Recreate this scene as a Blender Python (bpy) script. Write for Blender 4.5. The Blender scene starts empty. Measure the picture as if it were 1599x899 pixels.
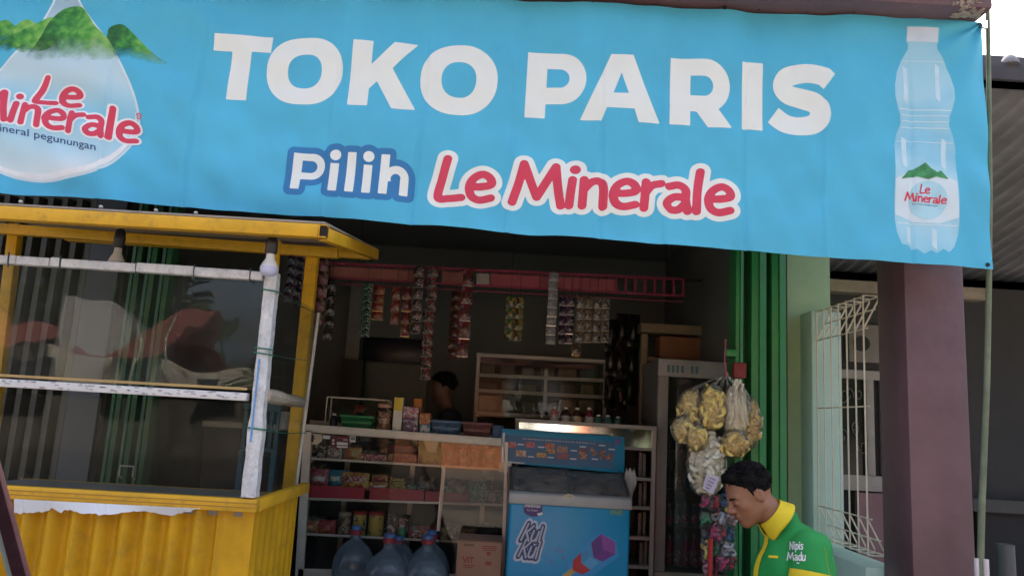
import bpy, bmesh, math, random
import numpy as np
from mathutils import Vector, Matrix
random.seed(7); np.random.seed(7)
C = bpy.context.scene.collection
SC = bpy.context.scene
R = math.radians
# ------------------------------------------------------------------ camera
F_PX = 1200.0
CAM = Vector((0, 0, 1.4))
Zc = Vector((400/1200, 6950/1200, -1)).normalized()          # world up seen by the camera
vx = (775-799.5)/F_PX
vy = -(Zc.x*vx - Zc.z)/Zc.y
Yc = Vector((vx, vy, -1)).normalized()
Xc = Yc.cross(Zc)
M_WC = Matrix((Xc, Yc, Zc)).transposed()
M_CW = M_WC.transposed()
cam = bpy.data.cameras.new('camera'); cam_o = bpy.data.objects.new('camera', cam); C.objects.link(cam_o)
cam.sensor_fit = 'HORIZONTAL'; cam.sensor_width = 36; cam.lens = 36*F_PX/1599
cam.clip_start = .05; cam.clip_end = 2000
cam_o.matrix_world = Matrix.Translation(CAM) @ M_CW.to_4x4()
SC.camera = cam_o
# ------------------------------------------------------------------ light
SUN_EL, SUN_AZ = R(58), R(12)          # the sun stands behind the shop
w = bpy.data.worlds.new('World'); SC.world = w; w.use_nodes = True
nt = w.node_tree; bg = nt.nodes['Background']
sky = nt.nodes.new('ShaderNodeTexSky'); sky.sky_type = 'NISHITA'; sky.sun_disc = False
sky.sun_elevation = SUN_EL; sky.sun_rotation = SUN_AZ; sky.dust_density = 8.0; sky.air_density = .8; sky.ozone_density = 0.3
nt.links.new(sky.outputs[0], bg.inputs[0]); bg.inputs[1].default_value = .15
sun = bpy.data.lights.new('sun', 'SUN'); sun.energy = 3.4; sun.angle = R(.5); sun.color = (1, .95, .87)
sun_o = bpy.data.objects.new('sun', sun); C.objects.link(sun_o)
sd = Vector((math.sin(SUN_AZ)*math.cos(SUN_EL), math.cos(SUN_AZ)*math.cos(SUN_EL), math.sin(SUN_EL)))
sun_o.rotation_euler = (-sd).to_track_quat('-Z', 'Y').to_euler(); sun_o.location = (0, 20, 30)
SC.view_settings.view_transform = 'Standard'; SC.view_settings.look = 'None'
SC.view_settings.exposure = 2.2; SC.view_settings.gamma = 1; SC.view_settings.use_curve_mapping = False
SC.cycles.transparent_max_bounces = 24; SC.cycles.max_bounces = 10

def P(px, py, Y):
    d = M_CW @ Vector(((px-799.5)/F_PX, (449.5-py)/F_PX, -1))
    return CAM + d*(Y/d.y)
def PXp(px, py, X):
    d = M_CW @ Vector(((px-799.5)/F_PX, (449.5-py)/F_PX, -1))
    return CAM + d*(X/d.x)
# ------------------------------------------------------------------ materials
_mc = {}
def M(col, rough=.6, metal=0, var=.12, vs=6., bump=0., bs=60., spec=.5, dirt=0., coat=0., weave=0., name='paint'):
    key = (tuple(col), rough, metal, var, vs, bump, bs, spec, dirt, coat, weave, name)
    if key in _mc: return _mc[key]
    m = bpy.data.materials.new(name); m.use_nodes = True; _mc[key] = m
    n = m.node_tree.nodes; l = m.node_tree.links; b = n['Principled BSDF']
    b.inputs['Roughness'].default_value = rough; b.inputs['Metallic'].default_value = metal
    b.inputs['Specular IOR Level'].default_value = spec; b.inputs['Coat Weight'].default_value = coat
    tc = n.new('ShaderNodeTexCoord'); ns = n.new('ShaderNodeTexNoise'); ns.inputs['Scale'].default_value = vs
    ns.inputs['Detail'].default_value = 6; ns.inputs['Roughness'].default_value = .65
    l.new(tc.outputs['Object'], ns.inputs['Vector'])
    mx = n.new('ShaderNodeMix'); mx.data_type = 'RGBA'
    mx.inputs[6].default_value = [max(0, c*(1-var)) for c in col]+[1]
    mx.inputs[7].default_value = [min(1, c*(1+var)) for c in col]+[1]
    mr = n.new('ShaderNodeMapRange'); mr.inputs[1].default_value = .3; mr.inputs[2].default_value = .7
    l.new(ns.outputs[0], mr.inputs[0]); l.new(mr.outputs[0], mx.inputs[0])
    out = mx.outputs[2]
    if dirt:
        n2 = n.new('ShaderNodeTexNoise'); n2.inputs['Scale'].default_value = vs*2.3; n2.inputs['Detail'].default_value = 8
        n2.inputs['Roughness'].default_value = .75; l.new(tc.outputs['Object'], n2.inputs['Vector'])
        m2 = n.new('ShaderNodeMapRange'); m2.inputs[1].default_value = .52; m2.inputs[2].default_value = .72; m2.inputs[4].default_value = dirt
        l.new(n2.outputs[0], m2.inputs[0])
        x2 = n.new('ShaderNodeMix'); x2.data_type = 'RGBA'; l.new(m2.outputs[0], x2.inputs[0]); l.new(out, x2.inputs[6])
        x2.inputs[7].default_value = (.09, .075, .06, 1); out = x2.outputs[2]
    l.new(out, b.inputs['Base Color'])
    mr2 = n.new('ShaderNodeMapRange'); mr2.inputs[3].default_value = max(.02, rough-.1); mr2.inputs[4].default_value = min(1, rough+.1)
    l.new(ns.outputs[0], mr2.inputs[0]); l.new(mr2.outputs[0], b.inputs['Roughness'])
    if bump:
        nb = n.new('ShaderNodeTexNoise'); nb.inputs['Scale'].default_value = bs; nb.inputs['Detail'].default_value = 4
        l.new(tc.outputs['Object'], nb.inputs['Vector'])
        bp = n.new('ShaderNodeBump'); bp.inputs['Strength'].default_value = bump; bp.inputs['Distance'].default_value = .01
        l.new(nb.outputs[0], bp.inputs['Height']); l.new(bp.outputs[0], b.inputs['Normal'])
    if weave:
        wv = []
        for ax in ('X', 'Z'):
            t = n.new('ShaderNodeTexWave'); t.bands_direction = ax; t.inputs['Scale'].default_value = weave; t.inputs['Distortion'].default_value = .6
            l.new(tc.outputs['Object'], t.inputs['Vector']); wv.append(t)
        ad = n.new('ShaderNodeMath'); l.new(wv[0].outputs['Fac'], ad.inputs[0]); l.new(wv[1].outputs['Fac'], ad.inputs[1])
        bp = n.new('ShaderNodeBump'); bp.inputs['Strength'].default_value = .25; bp.inputs['Distance'].default_value = .002
        l.new(ad.outputs[0], bp.inputs['Height']); l.new(bp.outputs[0], b.inputs['Normal'])
    return m
def PR(cols, scale=30, rough=.35, seed=0., stretch=(1, 1, 1), metal=0., name='printed_pack'):
    """printed packaging: patches of the given ink colours"""
    key = (tuple(map(tuple, cols)), scale, rough, seed, stretch, metal, name)
    if key in _mc: return _mc[key]
    m = bpy.data.materials.new(name); m.use_nodes = True; _mc[key] = m
    n = m.node_tree.nodes; l = m.node_tree.links; b = n['Principled BSDF']; b.inputs['Roughness'].default_value = rough
    b.inputs['Metallic'].default_value = metal
    tc = n.new('ShaderNodeTexCoord'); mp = n.new('ShaderNodeMapping'); mp.inputs['Scale'].default_value = stretch
    mp.inputs['Location'].default_value = (seed, seed*1.7, seed*.6)
    l.new(tc.outputs['Object'], mp.inputs[0])
    ns = n.new('ShaderNodeTexNoise'); ns.inputs['Scale'].default_value = scale; ns.inputs['Detail'].default_value = 2.5
    l.new(mp.outputs[0], ns.inputs['Vector'])
    cr = n.new('ShaderNodeValToRGB'); cr.color_ramp.interpolation = 'CONSTANT'
    e = cr.color_ramp.elements
    k = len(cols); pos = [0, .46, .54, .6, .66, .72][:k]
    while len(e) < k: e.new(.5)
    for i in range(k): e[i].position = pos[i]; e[i].color = list(cols[i])+[1]
    l.new(ns.outputs[0], cr.inputs[0]); l.new(cr.outputs[0], b.inputs['Base Color'])
    return m
def GLASS(tint=(1, 1, 1), gloss=1.0, rough=.01, wavy=0., ws=3., dust=0., f0=1.5, dc=(.5, .5, .47), name='glass'):
    key = ('g', tint, gloss, rough, wavy, ws, dust, f0, dc, name)
    if key in _mc: return _mc[key]
    m = bpy.data.materials.new(name); m.use_nodes = True; _mc[key] = m
    n = m.node_tree.nodes; l = m.node_tree.links
    n.remove(n['Principled BSDF']); o = n['Material Output']
    tr = n.new('ShaderNodeBsdfTransparent'); tr.inputs[0].default_value = (*tint, 1)
    gl = n.new('ShaderNodeBsdfGlossy'); gl.inputs['Roughness'].default_value = rough
    fr = n.new('ShaderNodeFresnel'); fr.inputs[0].default_value = f0
    mu = n.new('ShaderNodeMath'); mu.operation = 'MULTIPLY'; mu.inputs[1].default_value = gloss; l.new(fr.outputs[0], mu.inputs[0])
    mx = n.new('ShaderNodeMixShader'); l.new(mu.outputs[0], mx.inputs[0]); l.new(tr.outputs[0], mx.inputs[1]); l.new(gl.outputs[0], mx.inputs[2])
    out = mx
    tc = n.new('ShaderNodeTexCoord')
    if wavy:
        ns = n.new('ShaderNodeTexNoise'); ns.inputs['Scale'].default_value = ws; ns.inputs['Detail'].default_value = 1.5
        l.new(tc.outputs['Object'], ns.inputs['Vector'])
        bp = n.new('ShaderNodeBump'); bp.inputs['Strength'].default_value = 1; bp.inputs['Distance'].default_value = wavy
        l.new(ns.outputs[0], bp.inputs['Height']); l.new(bp.outputs[0], gl.inputs['Normal'])
    if dust:
        df = n.new('ShaderNodeBsdfDiffuse'); df.inputs[0].default_value = (*dc, 1)
        ns = n.new('ShaderNodeTexNoise'); ns.inputs['Scale'].default_value = 9; ns.inputs['Detail'].default_value = 7
        l.new(tc.outputs['Object'], ns.inputs['Vector'])
        mr = n.new('ShaderNodeMapRange'); mr.inputs[1].default_value = .3; mr.inputs[2].default_value = .75
        mr.inputs[3].default_value = dust*.4; mr.inputs[4].default_value = dust*1.5
        l.new(ns.outputs[0], mr.inputs[0])
        m2 = n.new('ShaderNodeMixShader'); l.new(mr.outputs[0], m2.inputs[0]); l.new(mx.outputs[0], m2.inputs[1]); l.new(df.outputs[0], m2.inputs[2]); out = m2
    l.new(out.outputs[0], o.inputs[0])
    return m
def PRINT(stops, axis='Z', lo=0., hi=1., alpha=None, noise=.0, nscale=20, ncol=None, name='print_ink'):
    """ink on the banner: colour by height in the artwork (object space), optional fade-out of the artwork"""
    m = bpy.data.materials.new(name); m.use_nodes = True
    n = m.node_tree.nodes; l = m.node_tree.links; b = n['Principled BSDF']; b.inputs['Roughness'].default_value = .65
    tc = n.new('ShaderNodeTexCoord'); sp = n.new('ShaderNodeSeparateXYZ'); l.new(tc.outputs['Object'], sp.inputs[0])
    mr = n.new('ShaderNodeMapRange'); mr.inputs[1].default_value = lo; mr.inputs[2].default_value = hi
    l.new(sp.outputs[axis], mr.inputs[0])
    src = mr.outputs[0]
    if noise:
        ns = n.new('ShaderNodeTexNoise'); ns.inputs['Scale'].default_value = nscale; ns.inputs['Detail'].default_value = 5
        l.new(tc.outputs['Object'], ns.inputs['Vector'])
        ma = n.new('ShaderNodeMath'); ma.operation = 'MULTIPLY_ADD'; ma.inputs[1].default_value = noise
        l.new(ns.outputs[0], ma.inputs[0])
        sb = n.new('ShaderNodeMath'); sb.operation = 'SUBTRACT'; sb.inputs[1].default_value = noise/2
        l.new(src, sb.inputs[0]); l.new(sb.outputs[0], ma.inputs[2]); src = ma.outputs[0]
    cr = n.new('ShaderNodeValToRGB'); e = cr.color_ramp.elements
    while len(e) < len(stops): e.new(.5)
    for i, (p, c) in enumerate(stops): e[i].position = p; e[i].color = (*c, 1)
    l.new(src, cr.inputs[0]); l.new(cr.outputs[0], b.inputs['Base Color'])
    if alpha:
        ca = n.new('ShaderNodeValToRGB'); e = ca.color_ramp.elements
        while len(e) < len(alpha): e.new(.5)
        for i, (p, a) in enumerate(alpha): e[i].position = p; e[i].color = (a, a, a, 1)
        l.new(mr.outputs[0], ca.inputs[0]); l.new(ca.outputs[0], b.inputs['Alpha'])
    return m
# ------------------------------------------------------------------ mesh helpers
OFF = {}
def props(o, label=None, cat=None, group=None, kind=None):
    if label: o['label'] = label
    if cat: o['category'] = cat
    if group: o['group'] = group
    if kind: o['kind'] = kind
    return o
def thing(name, label, cat, loc=(0, 0, 0), group=None):
    o = bpy.data.objects.new(name, None); C.objects.link(o); o.location = loc; o.empty_display_size = .1
    OFF[o.name] = Vector(loc)
    return props(o, label, cat, group)
class MB:
    def __init__(s): s.v = []; s.f = []
    def add(s, vs, fs):
        k = len(s.v); s.v += [tuple(p) for p in vs]; s.f += [tuple(i+k for i in f) for f in fs]; return s
    def box(s, x0, x1, y0, y1, z0, z1):
        if x0 > x1: x0, x1 = x1, x0
        if y0 > y1: y0, y1 = y1, y0
        if z0 > z1: z0, z1 = z1, z0
        v = [(x0,y0,z0),(x1,y0,z0),(x1,y1,z0),(x0,y1,z0),(x0,y0,z1),(x1,y0,z1),(x1,y1,z1),(x0,y1,z1)]
        return s.add(v, [(0,3,2,1),(4,5,6,7),(0,1,5,4),(1,2,6,5),(2,3,7,6),(3,0,4,7)])
    def bar(s, p0, p1, w, h, up=(0, 0, 1)):
        p0 = Vector(p0); p1 = Vector(p1); d = (p1-p0).normalized(); u = Vector(up)
        if abs(d.dot(u)) > .95: u = Vector((0, 1, 0))
        a = d.cross(u).normalized()*w/2; b = a.cross(d).normalized()*h/2
        v = [p0-a-b, p0+a-b, p0+a+b, p0-a+b, p1-a-b, p1+a-b, p1+a+b, p1-a+b]
        return s.add(v, [(0,1,2,3),(7,6,5,4),(0,4,5,1),(1,5,6,2),(2,6,7,3),(3,7,4,0)])
    def tube(s, pts, r, n=8, caps=True):
        pts = [Vector(p) for p in pts]; rs = r if isinstance(r, (list, tuple)) else [r]*len(pts)
        vs = []; a = None
        for i, p in enumerate(pts):
            d = (pts[min(i+1, len(pts)-1)]-pts[max(i-1, 0)]).normalized()
            if a is None:
                u = Vector((0, 0, 1)) if abs(d.z) < .9 else Vector((0, 1, 0)); a = d.cross(u).normalized()
            else: a = (a-d*a.dot(d)).normalized()
            b = d.cross(a)
            for k in range(n):
                t = 2*math.pi*k/n; vs.append(p+(a*math.cos(t)+b*math.sin(t))*rs[i])
        fs = []
        for i in range(len(pts)-1):
            for k in range(n): fs.append((i*n+k, i*n+(k+1)%n, (i+1)*n+(k+1)%n, (i+1)*n+k))
        if caps: fs += [tuple(range(n))[::-1], tuple((len(pts)-1)*n+k for k in range(n))]
        return s.add(vs, fs)
    def lathe(s, prof, c=(0, 0, 0), n=20, sq=None):
        vs = []; c = Vector(c)
        for r, z in prof:
            for k in range(n):
                t = 2*math.pi*k/n; vs.append((c.x+r*math.cos(t), c.y+r*math.sin(t), c.z+z))
        fs = [(i*n+k, i*n+(k+1)%n, (i+1)*n+(k+1)%n, (i+1)*n+k) for i in range(len(prof)-1) for k in range(n)]
        fs += [tuple(range(n))[::-1], tuple((len(prof)-1)*n+k for k in range(n))]
        return s.add(vs, fs)
    def prism(s, poly, y0, y1):          # polygon in XZ, extruded along Y
        n = len(poly); vs = [(x, y0, z) for x, z in poly]+[(x, y1, z) for x, z in poly]
        return s.add(vs, [tuple(range(n)), tuple(range(n, 2*n))[::-1]]+[(i, i+n, (i+1)%n+n, (i+1)%n) for i in range(n)])
    def prismx(s, poly, x0, x1):         # polygon in YZ, extruded along X
        n = len(poly); vs = [(x0, y, z) for y, z in poly]+[(x1, y, z) for y, z in poly]
        return s.add(vs, [tuple(range(n)), tuple(range(n, 2*n))[::-1]]+[(i, i+n, (i+1)%n+n, (i+1)%n) for i in range(n)])
    def prismz(s, poly, z0, z1):
        n = len(poly); vs = [(x, y, z0) for x, y in poly]+[(x, y, z1) for x, y in poly]
        return s.add(vs, [tuple(range(n)), tuple(range(n, 2*n))[::-1]]+[(i, i+n, (i+1)%n+n, (i+1)%n) for i in range(n)])
    def ball(s, c, r, n=12, m=8, jit=0.):
        c = Vector(c); r = (r, r, r) if isinstance(r, (int, float)) else r
        vs = [c+Vector((0, 0, -r[2]))]
        for i in range(1, m):
            a = math.pi*i/m-math.pi/2
            for k in range(n):
                t = 2*math.pi*k/n; j = 1+random.uniform(-jit, jit)
                vs.append(c+Vector((r[0]*math.cos(a)*math.cos(t)*j, r[1]*math.cos(a)*math.sin(t)*j, r[2]*math.sin(a)*j)))
        vs.append(c+Vector((0, 0, r[2]))); L = len(vs)-1; fs = []
        for k in range(n):
            fs.append((0, 1+(k+1)%n, 1+k)); fs.append((L, L-n+k, L-n+(k+1)%n))
        for i in range(m-2):
            for k in range(n): a = 1+i*n; fs.append((a+k, a+(k+1)%n, a+n+(k+1)%n, a+n+k))
        return s.add(vs, fs)
    def surf(s, fn, nu, nv):
        vs = [fn(i/nu, j/nv) for j in range(nv+1) for i in range(nu+1)]
        return s.add(vs, [(j*(nu+1)+i, j*(nu+1)+i+1, (j+1)*(nu+1)+i+1, (j+1)*(nu+1)+i) for j in range(nv) for i in range(nu)])
    def build(s, name, mat, parent=None, smooth=False, bevel=0., label=None, fix=True, seg=2, sharp=40):
        me = bpy.data.meshes.new(name)
        if parent is not None: off = OFF[parent.name]
        else:
            a = np.array(s.v); off = Vector((*(a[:, :2].min(0)+a[:, :2].max(0))/2, a[:, 2].min()))
        me.from_pydata([(p[0]-off.x, p[1]-off.y, p[2]-off.z) for p in s.v], [], s.f)
        if fix or bevel:
            bm = bmesh.new(); bm.from_mesh(me)
            if bevel:
                bmesh.ops.remove_doubles(bm, verts=bm.verts, dist=1e-5)
            if fix: bmesh.ops.recalc_face_normals(bm, faces=bm.faces)
            if bevel:
                es = [e for e in bm.edges if len(e.link_faces) == 2 and e.calc_face_angle(0) > .5]
                bmesh.ops.bevel(bm, geom=es, offset=bevel, segments=seg, profile=.5, affect='EDGES', clamp_overlap=True)
            bm.to_mesh(me); bm.free()
        if smooth or bevel:
            me.polygons.foreach_set('use_smooth', [True]*len(me.polygons))
            me.set_sharp_from_angle(angle=R(sharp))
        me.materials.append(mat)
        o = bpy.data.objects.new(name, me); C.objects.link(o)
        if parent is not None: o.parent = parent
        else: o.location = off
        OFF[o.name] = off
        if label: o['label'] = label
        return o
def subsurf(o, lv=1):
    m = o.modifiers.new('s', 'SUBSURF'); m.levels = lv; m.render_levels = lv
def pbox(mb, x0, x1, y0, y1, Y, dep):
    """box whose front face at depth Y covers the given picture rectangle"""
    a = P(x0, (y0+y1)/2, Y); b = P(x1, (y0+y1)/2, Y); xm = (x0+x1)/2
    return mb.box(a.x, b.x, Y, Y+dep, P(xm, y1, Y).z, P(xm, y0, Y).z)
# ------------------------------------------------------------------ flat artwork: signed distance shapes meshed by marching squares
def sd_poly(X, Z, pts):
    p = np.array(pts, float); d = np.full(X.shape, 1e9); ins = np.zeros(X.shape, bool)
    for i in range(len(p)):
        a = p[i]; b = p[i-1]; e = b-a; wx = X-a[0]; wz = Z-a[1]
        t = np.clip((wx*e[0]+wz*e[1])/(e@e+1e-12), 0, 1)
        d = np.minimum(d, (wx-e[0]*t)**2+(wz-e[1]*t)**2)
        c = ((a[1] > Z) != (b[1] > Z))
        with np.errstate(divide='ignore', invalid='ignore'):
            ins ^= c & (X < (b[0]-a[0])*(Z-a[1])/(b[1]-a[1]+1e-12)+a[0])
    d = np.sqrt(d); return np.where(ins, -d, d)
def spline(pts, k=6):
    p = [np.array(q, float) for q in pts]
    if len(p) < 3: return p
    p = [2*p[0]-p[1]]+p+[2*p[-1]-p[-2]]; out = []
    for i in range(1, len(p)-2):
        for j in range(k):
            t = j/k; a, b, c, d = p[i-1:i+3]
            out.append(.5*((2*b)+(-a+c)*t+(2*a-5*b+4*c-d)*t*t+(-a+3*b-3*c+d)*t**3))
    out.append(p[-2]); return out
def sd_line(X, Z, pts):
    d = np.full(X.shape, 1e9)
    if len(pts) == 1: return np.hypot(X-pts[0][0], Z-pts[0][1])
    for a, b in zip(pts[:-1], pts[1:]):
        a = np.array(a); e = np.array(b)-a; wx = X-a[0]; wz = Z-a[1]
        t = np.clip((wx*e[0]+wz*e[1])/(e@e+1e-12), 0, 1)
        d = np.minimum(d, (wx-e[0]*t)**2+(wz-e[1]*t)**2)
    return np.sqrt(d)
def ribbon(pts, hw):
    p = [np.array(q) for q in spline(pts, 8)]; l = []; r = []
    for i, q in enumerate(p):
        d = p[min(i+1, len(p)-1)]-p[max(i-1, 0)]; d = d/np.hypot(*d); nrm = np.array((-d[1], d[0]))
        l.append(q+nrm*hw); r.append(q-nrm*hw)
    return l+r[::-1]
def msq(D, xs, zs):
    """filled region D<0 -> verts2d, faces"""
    V = []; idx = {}; Fs = []
    def vert(key, x, z):
        if key not in idx: idx[key] = len(V); V.append((x, z))
        return idx[key]
    nz, nx = D.shape
    ins = D < 0
    act = ins[:-1, :-1] | ins[1:, :-1] | ins[:-1, 1:] | ins[1:, 1:]
    for j, i in zip(*np.nonzero(act)):
        cs = [(j, i), (j, i+1), (j+1, i+1), (j+1, i)]; poly = []
        for a, b in zip(cs, cs[1:]+cs[:1]):
            da, db = D[a], D[b]
            if da < 0: poly.append(vert(a, xs[a[1]], zs[a[0]]))
            if (da < 0) != (db < 0):
                t = da/(da-db); k = (min(a, b), max(a, b))
                poly.append(vert(k, xs[a[1]]+(xs[b[1]]-xs[a[1]])*t, zs[a[0]]+(zs[b[0]]-zs[a[0]])*t))
        if len(poly) >= 3: Fs.append(tuple(poly))
    return V, Fs
def art(fn, x0, x1, z0, z1, h):
    xs = np.arange(x0-h, x1+2*h, h); zs = np.arange(z0-h, z1+2*h, h); X, Z = np.meshgrid(xs, zs)
    return fn(X, Z), xs, zs
def quad_map(TL, TR, BR, BL, w, h):
    """artwork coordinates (0..w, 0..h) -> picture pixels of a quadrilateral"""
    def f(x, z):
        s = x/w; t = z/h
        a = ((1-s)*BL[0]+s*BR[0], (1-s)*BL[1]+s*BR[1]); b = ((1-s)*TL[0]+s*TR[0], (1-s)*TL[1]+s*TR[1])
        return a[0]+(b[0]-a[0])*t, a[1]+(b[1]-a[1])*t
    return f
def text2d(s, bold=0., shear=0., align=False):
    cu = bpy.data.curves.new('t', 'FONT'); cu.body = s; cu.offset = bold; cu.shear = shear; cu.resolution_u = 3
    o = bpy.data.objects.new('t', cu); C.objects.link(o)
    bpy.context.view_layer.update()
    me = bpy.data.meshes.new_from_object(o.evaluated_get(bpy.context.evaluated_depsgraph_get()))
    V = np.array([v.co[:2] for v in me.vertices]); Fs = [tuple(p.vertices) for p in me.polygons]
    bpy.data.objects.remove(o); bpy.data.meshes.remove(me)
    mn = V.min(0); mx = V.max(0); V = (V-mn)/(mx-mn)
    return [tuple(q) for q in V], Fs
GL = {'L': (.5, [[(.17, 1.0), (.10, .55), (.04, .06), (.25, .04), (.5, .08)]]),
 'e': (.54, [[(.09, .36), (.3, .37), (.49, .43), (.46, .58), (.31, .66), (.14, .56), (.06, .36), (.11, .14), (.27, .05), (.5, .11)]]),
 'M': (1.02, [[(.02, .03), (.12, .5), (.2, .97)], [(.2, .97), (.34, .6), (.5, .2)], [(.5, .2), (.68, .6), (.84, .95)], [(.84, .95), (.9, .5), (.99, .03)]]),
 'i': (.17, [[(.08, .65), (.06, .35), (.05, .04)], [(.12, .9)]]),
 'n': (.5, [[(.05, .66), (.05, .04)], [(.06, .42), (.2, .6), (.36, .62), (.44, .48), (.46, .04)]]),
 'r': (.36, [[(.06, .66), (.05, .04)], [(.06, .4), (.18, .58), (.36, .65)]]),
 'a': (.5, [[(.08, .6), (.28, .65), (.42, .54), (.43, .3), (.48, .04)], [(.43, .36), (.2, .36), (.06, .2), (.14, .06), (.3, .07), (.43, .22)]]),
 'l': (.15, [[(.11, 1.0), (.07, .5), (.07, .04)]]),
 'K': (.6, [[(.12, 1.02), (.03, .0)], [(.58, .95), (.32, .62), (.1, .48)], [(.2, .52), (.36, .3), (.56, .0)]]),
 'u': (.5, [[(.07, .66), (.03, .2), (.14, .03), (.3, .1), (.42, .3)], [(.46, .66), (.4, .05)]]),
 ' ': (.2, [])}
def word(s, gap=.085):
    x = 0; strokes = []
    for c in s:
        wd, st = GL[c]
        for p in st: strokes.append([(q[0]+x, q[1]) for q in (spline(p) if len(p) > 2 else p)])
        x += wd+gap
    return strokes, x-gap
def sd_word(strokes, hw, dot=1.25):
    def f(X, Z):
        d = np.full(X.shape, 1e9)
        for p in strokes: d = np.minimum(d, sd_line(X, Z, p)-(hw*dot if len(p) == 1 else hw))
        return d
    return f
# ------------------------------------------------------------------ volumes: smooth signed distance bodies meshed by surface nets
class Vol:
    def __init__(s, lo, hi, h):
        s.lo = np.array(lo, float); s.h = h; n = np.ceil((np.array(hi)-s.lo)/h).astype(int)+1
        s.F = np.full(n, .3); s.n = n
    def _sub(s, lo, hi, pad):
        a = np.clip(np.floor((np.array(lo)-pad-s.lo)/s.h).astype(int), 0, s.n-1); b = np.clip(np.ceil((np.array(hi)+pad-s.lo)/s.h).astype(int)+1, 1, s.n)
        g = np.meshgrid(*[s.lo[i]+s.h*np.arange(a[i], b[i]) for i in range(3)], indexing='ij')
        return tuple(slice(a[i], b[i]) for i in range(3)), g
    def _mix(s, sl, d, k, op):
        A = s.F[sl]
        if A.size == 0: return
        if op == 'sub': A = -A
        k = max(k, 1e-5); hh = np.clip(.5+.5*(A-d)/k, 0, 1); r = A*(1-hh)+d*hh-k*hh*(1-hh)
        s.F[sl] = -r if op == 'sub' else r
    def cap(s, a, b, ra, rb=None, k=.02, op='add'):
        rb = ra if rb is None else rb; a = np.array(a, float); b = np.array(b, float); m = max(ra, rb)
        sl, g = s._sub(np.minimum(a, b)-m, np.maximum(a, b)+m, k*2+.03); e = b-a
        t = np.clip(sum((g[i]-a[i])*e[i] for i in range(3))/(e@e+1e-12), 0, 1)
        d = np.sqrt(sum((g[i]-a[i]-e[i]*t)**2 for i in range(3)))-(ra+(rb-ra)*t); s._mix(sl, d, k, op); return s
    def ell(s, c, r, axes=None, k=.02, op='add'):
        c = np.array(c, float); m = max(r); sl, g = s._sub(c-m, c+m, k*2+.03)
        ax = np.eye(3) if axes is None else np.array([list(q) for q in axes])
        q = [sum((g[i]-c[i])*ax[j][i] for i in range(3)) for j in range(3)]
        k0 = np.sqrt(sum((q[j]/r[j])**2 for j in range(3))); k1 = np.sqrt(sum((q[j]/r[j]**2)**2 for j in range(3)))+1e-9
        s._mix(sl, k0*(k0-1)/k1, k, op); return s
    def cut(s, p, nrm):
        g = np.meshgrid(*[s.lo[i]+s.h*np.arange(s.n[i]) for i in range(3)], indexing='ij')
        s.F = np.maximum(s.F, sum((g[i]-p[i])*nrm[i] for i in range(3))); return s
    def mesh(s):
        F = s.F; n = s.n
        F[0] = F[-1] = .1; F[:, 0] = F[:, -1] = .1; F[:, :, 0] = F[:, :, -1] = .1
        S = F < 0; cnt = np.zeros(n-1); acc = np.zeros((*(n-1), 3))
        corner = [(i, j, k) for i in (0, 1) for j in (0, 1) for k in (0, 1)]
        def sl(c): return tuple(slice(c[i], n[i]-1+c[i]) for i in range(3))
        for c in corner:
            for ax in range(3):
                if c[ax] == 0:
                    d = list(c); d[ax] = 1; fa = F[sl(c)]; fb = F[sl(d)]; x = (fa < 0) != (fb < 0)
                    t = np.where(x, fa/(fa-fb+1e-20), 0); cnt += x
                    for a in range(3): acc[..., a] += np.where(x, c[a]+(t if a == ax else 0), 0)
        has = cnt > 0; ids = -np.ones(n-1, int); I = np.argwhere(has); ids[has] = np.arange(len(I))
        V = s.lo+s.h*(I+acc[has]/cnt[has][:, None]); Fs = []
        for ax in range(3):
            b, c = (ax+1) % 3, (ax+2) % 3
            a0 = [slice(None)]*3; a1 = [slice(None)]*3; a0[ax] = slice(0, n[ax]-1); a1[ax] = slice(1, n[ax])
            x = S[tuple(a0)] != S[tuple(a1)]
            for q in np.argwhere(x):
                if q[b] == 0 or q[c] == 0 or q[b] >= n[b]-1 or q[c] >= n[c]-1: continue
                f = []
                for db, dc in ((-1, -1), (0, -1), (0, 0), (-1, 0)):
                    r = q.copy(); r[b] += db; r[c] += dc; f.append(ids[tuple(r)])
                if not S[tuple(q)]: f = f[::-1]
                Fs.append(tuple(int(k) for k in f))
        return V, Fs
    def to(s, mb): V, Fs = s.mesh(); mb.add([tuple(map(float, v)) for v in V], Fs); return mb
def merged(mb):
    return mb
# ================================================================== SETTING
FZ = .2                                    # shop floor level
g = MB(); g.box(-80, 80, -90, 60, -.5, 0)
props(g.build('ground', M((.13, .115, .095), .9, var=.25, vs=1.5, bump=.4, bs=9, name='dusty_ground')), kind='structure')
g = MB(); g.box(-80, 80, -8.2, -2.6, 0, .004)
props(g.build('road', M((.06, .058, .055), .85, var=.2, vs=2, bump=.3, bs=50, name='asphalt')), kind='structure')
g = MB(); g.box(-7, 1.68, 2.2, 4.31, .002, FZ-.004)
props(g.build('porch_floor', M((.14, .13, .12), .6, var=.15, vs=3, name='worn_tiles'), bevel=.01), kind='structure')

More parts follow.
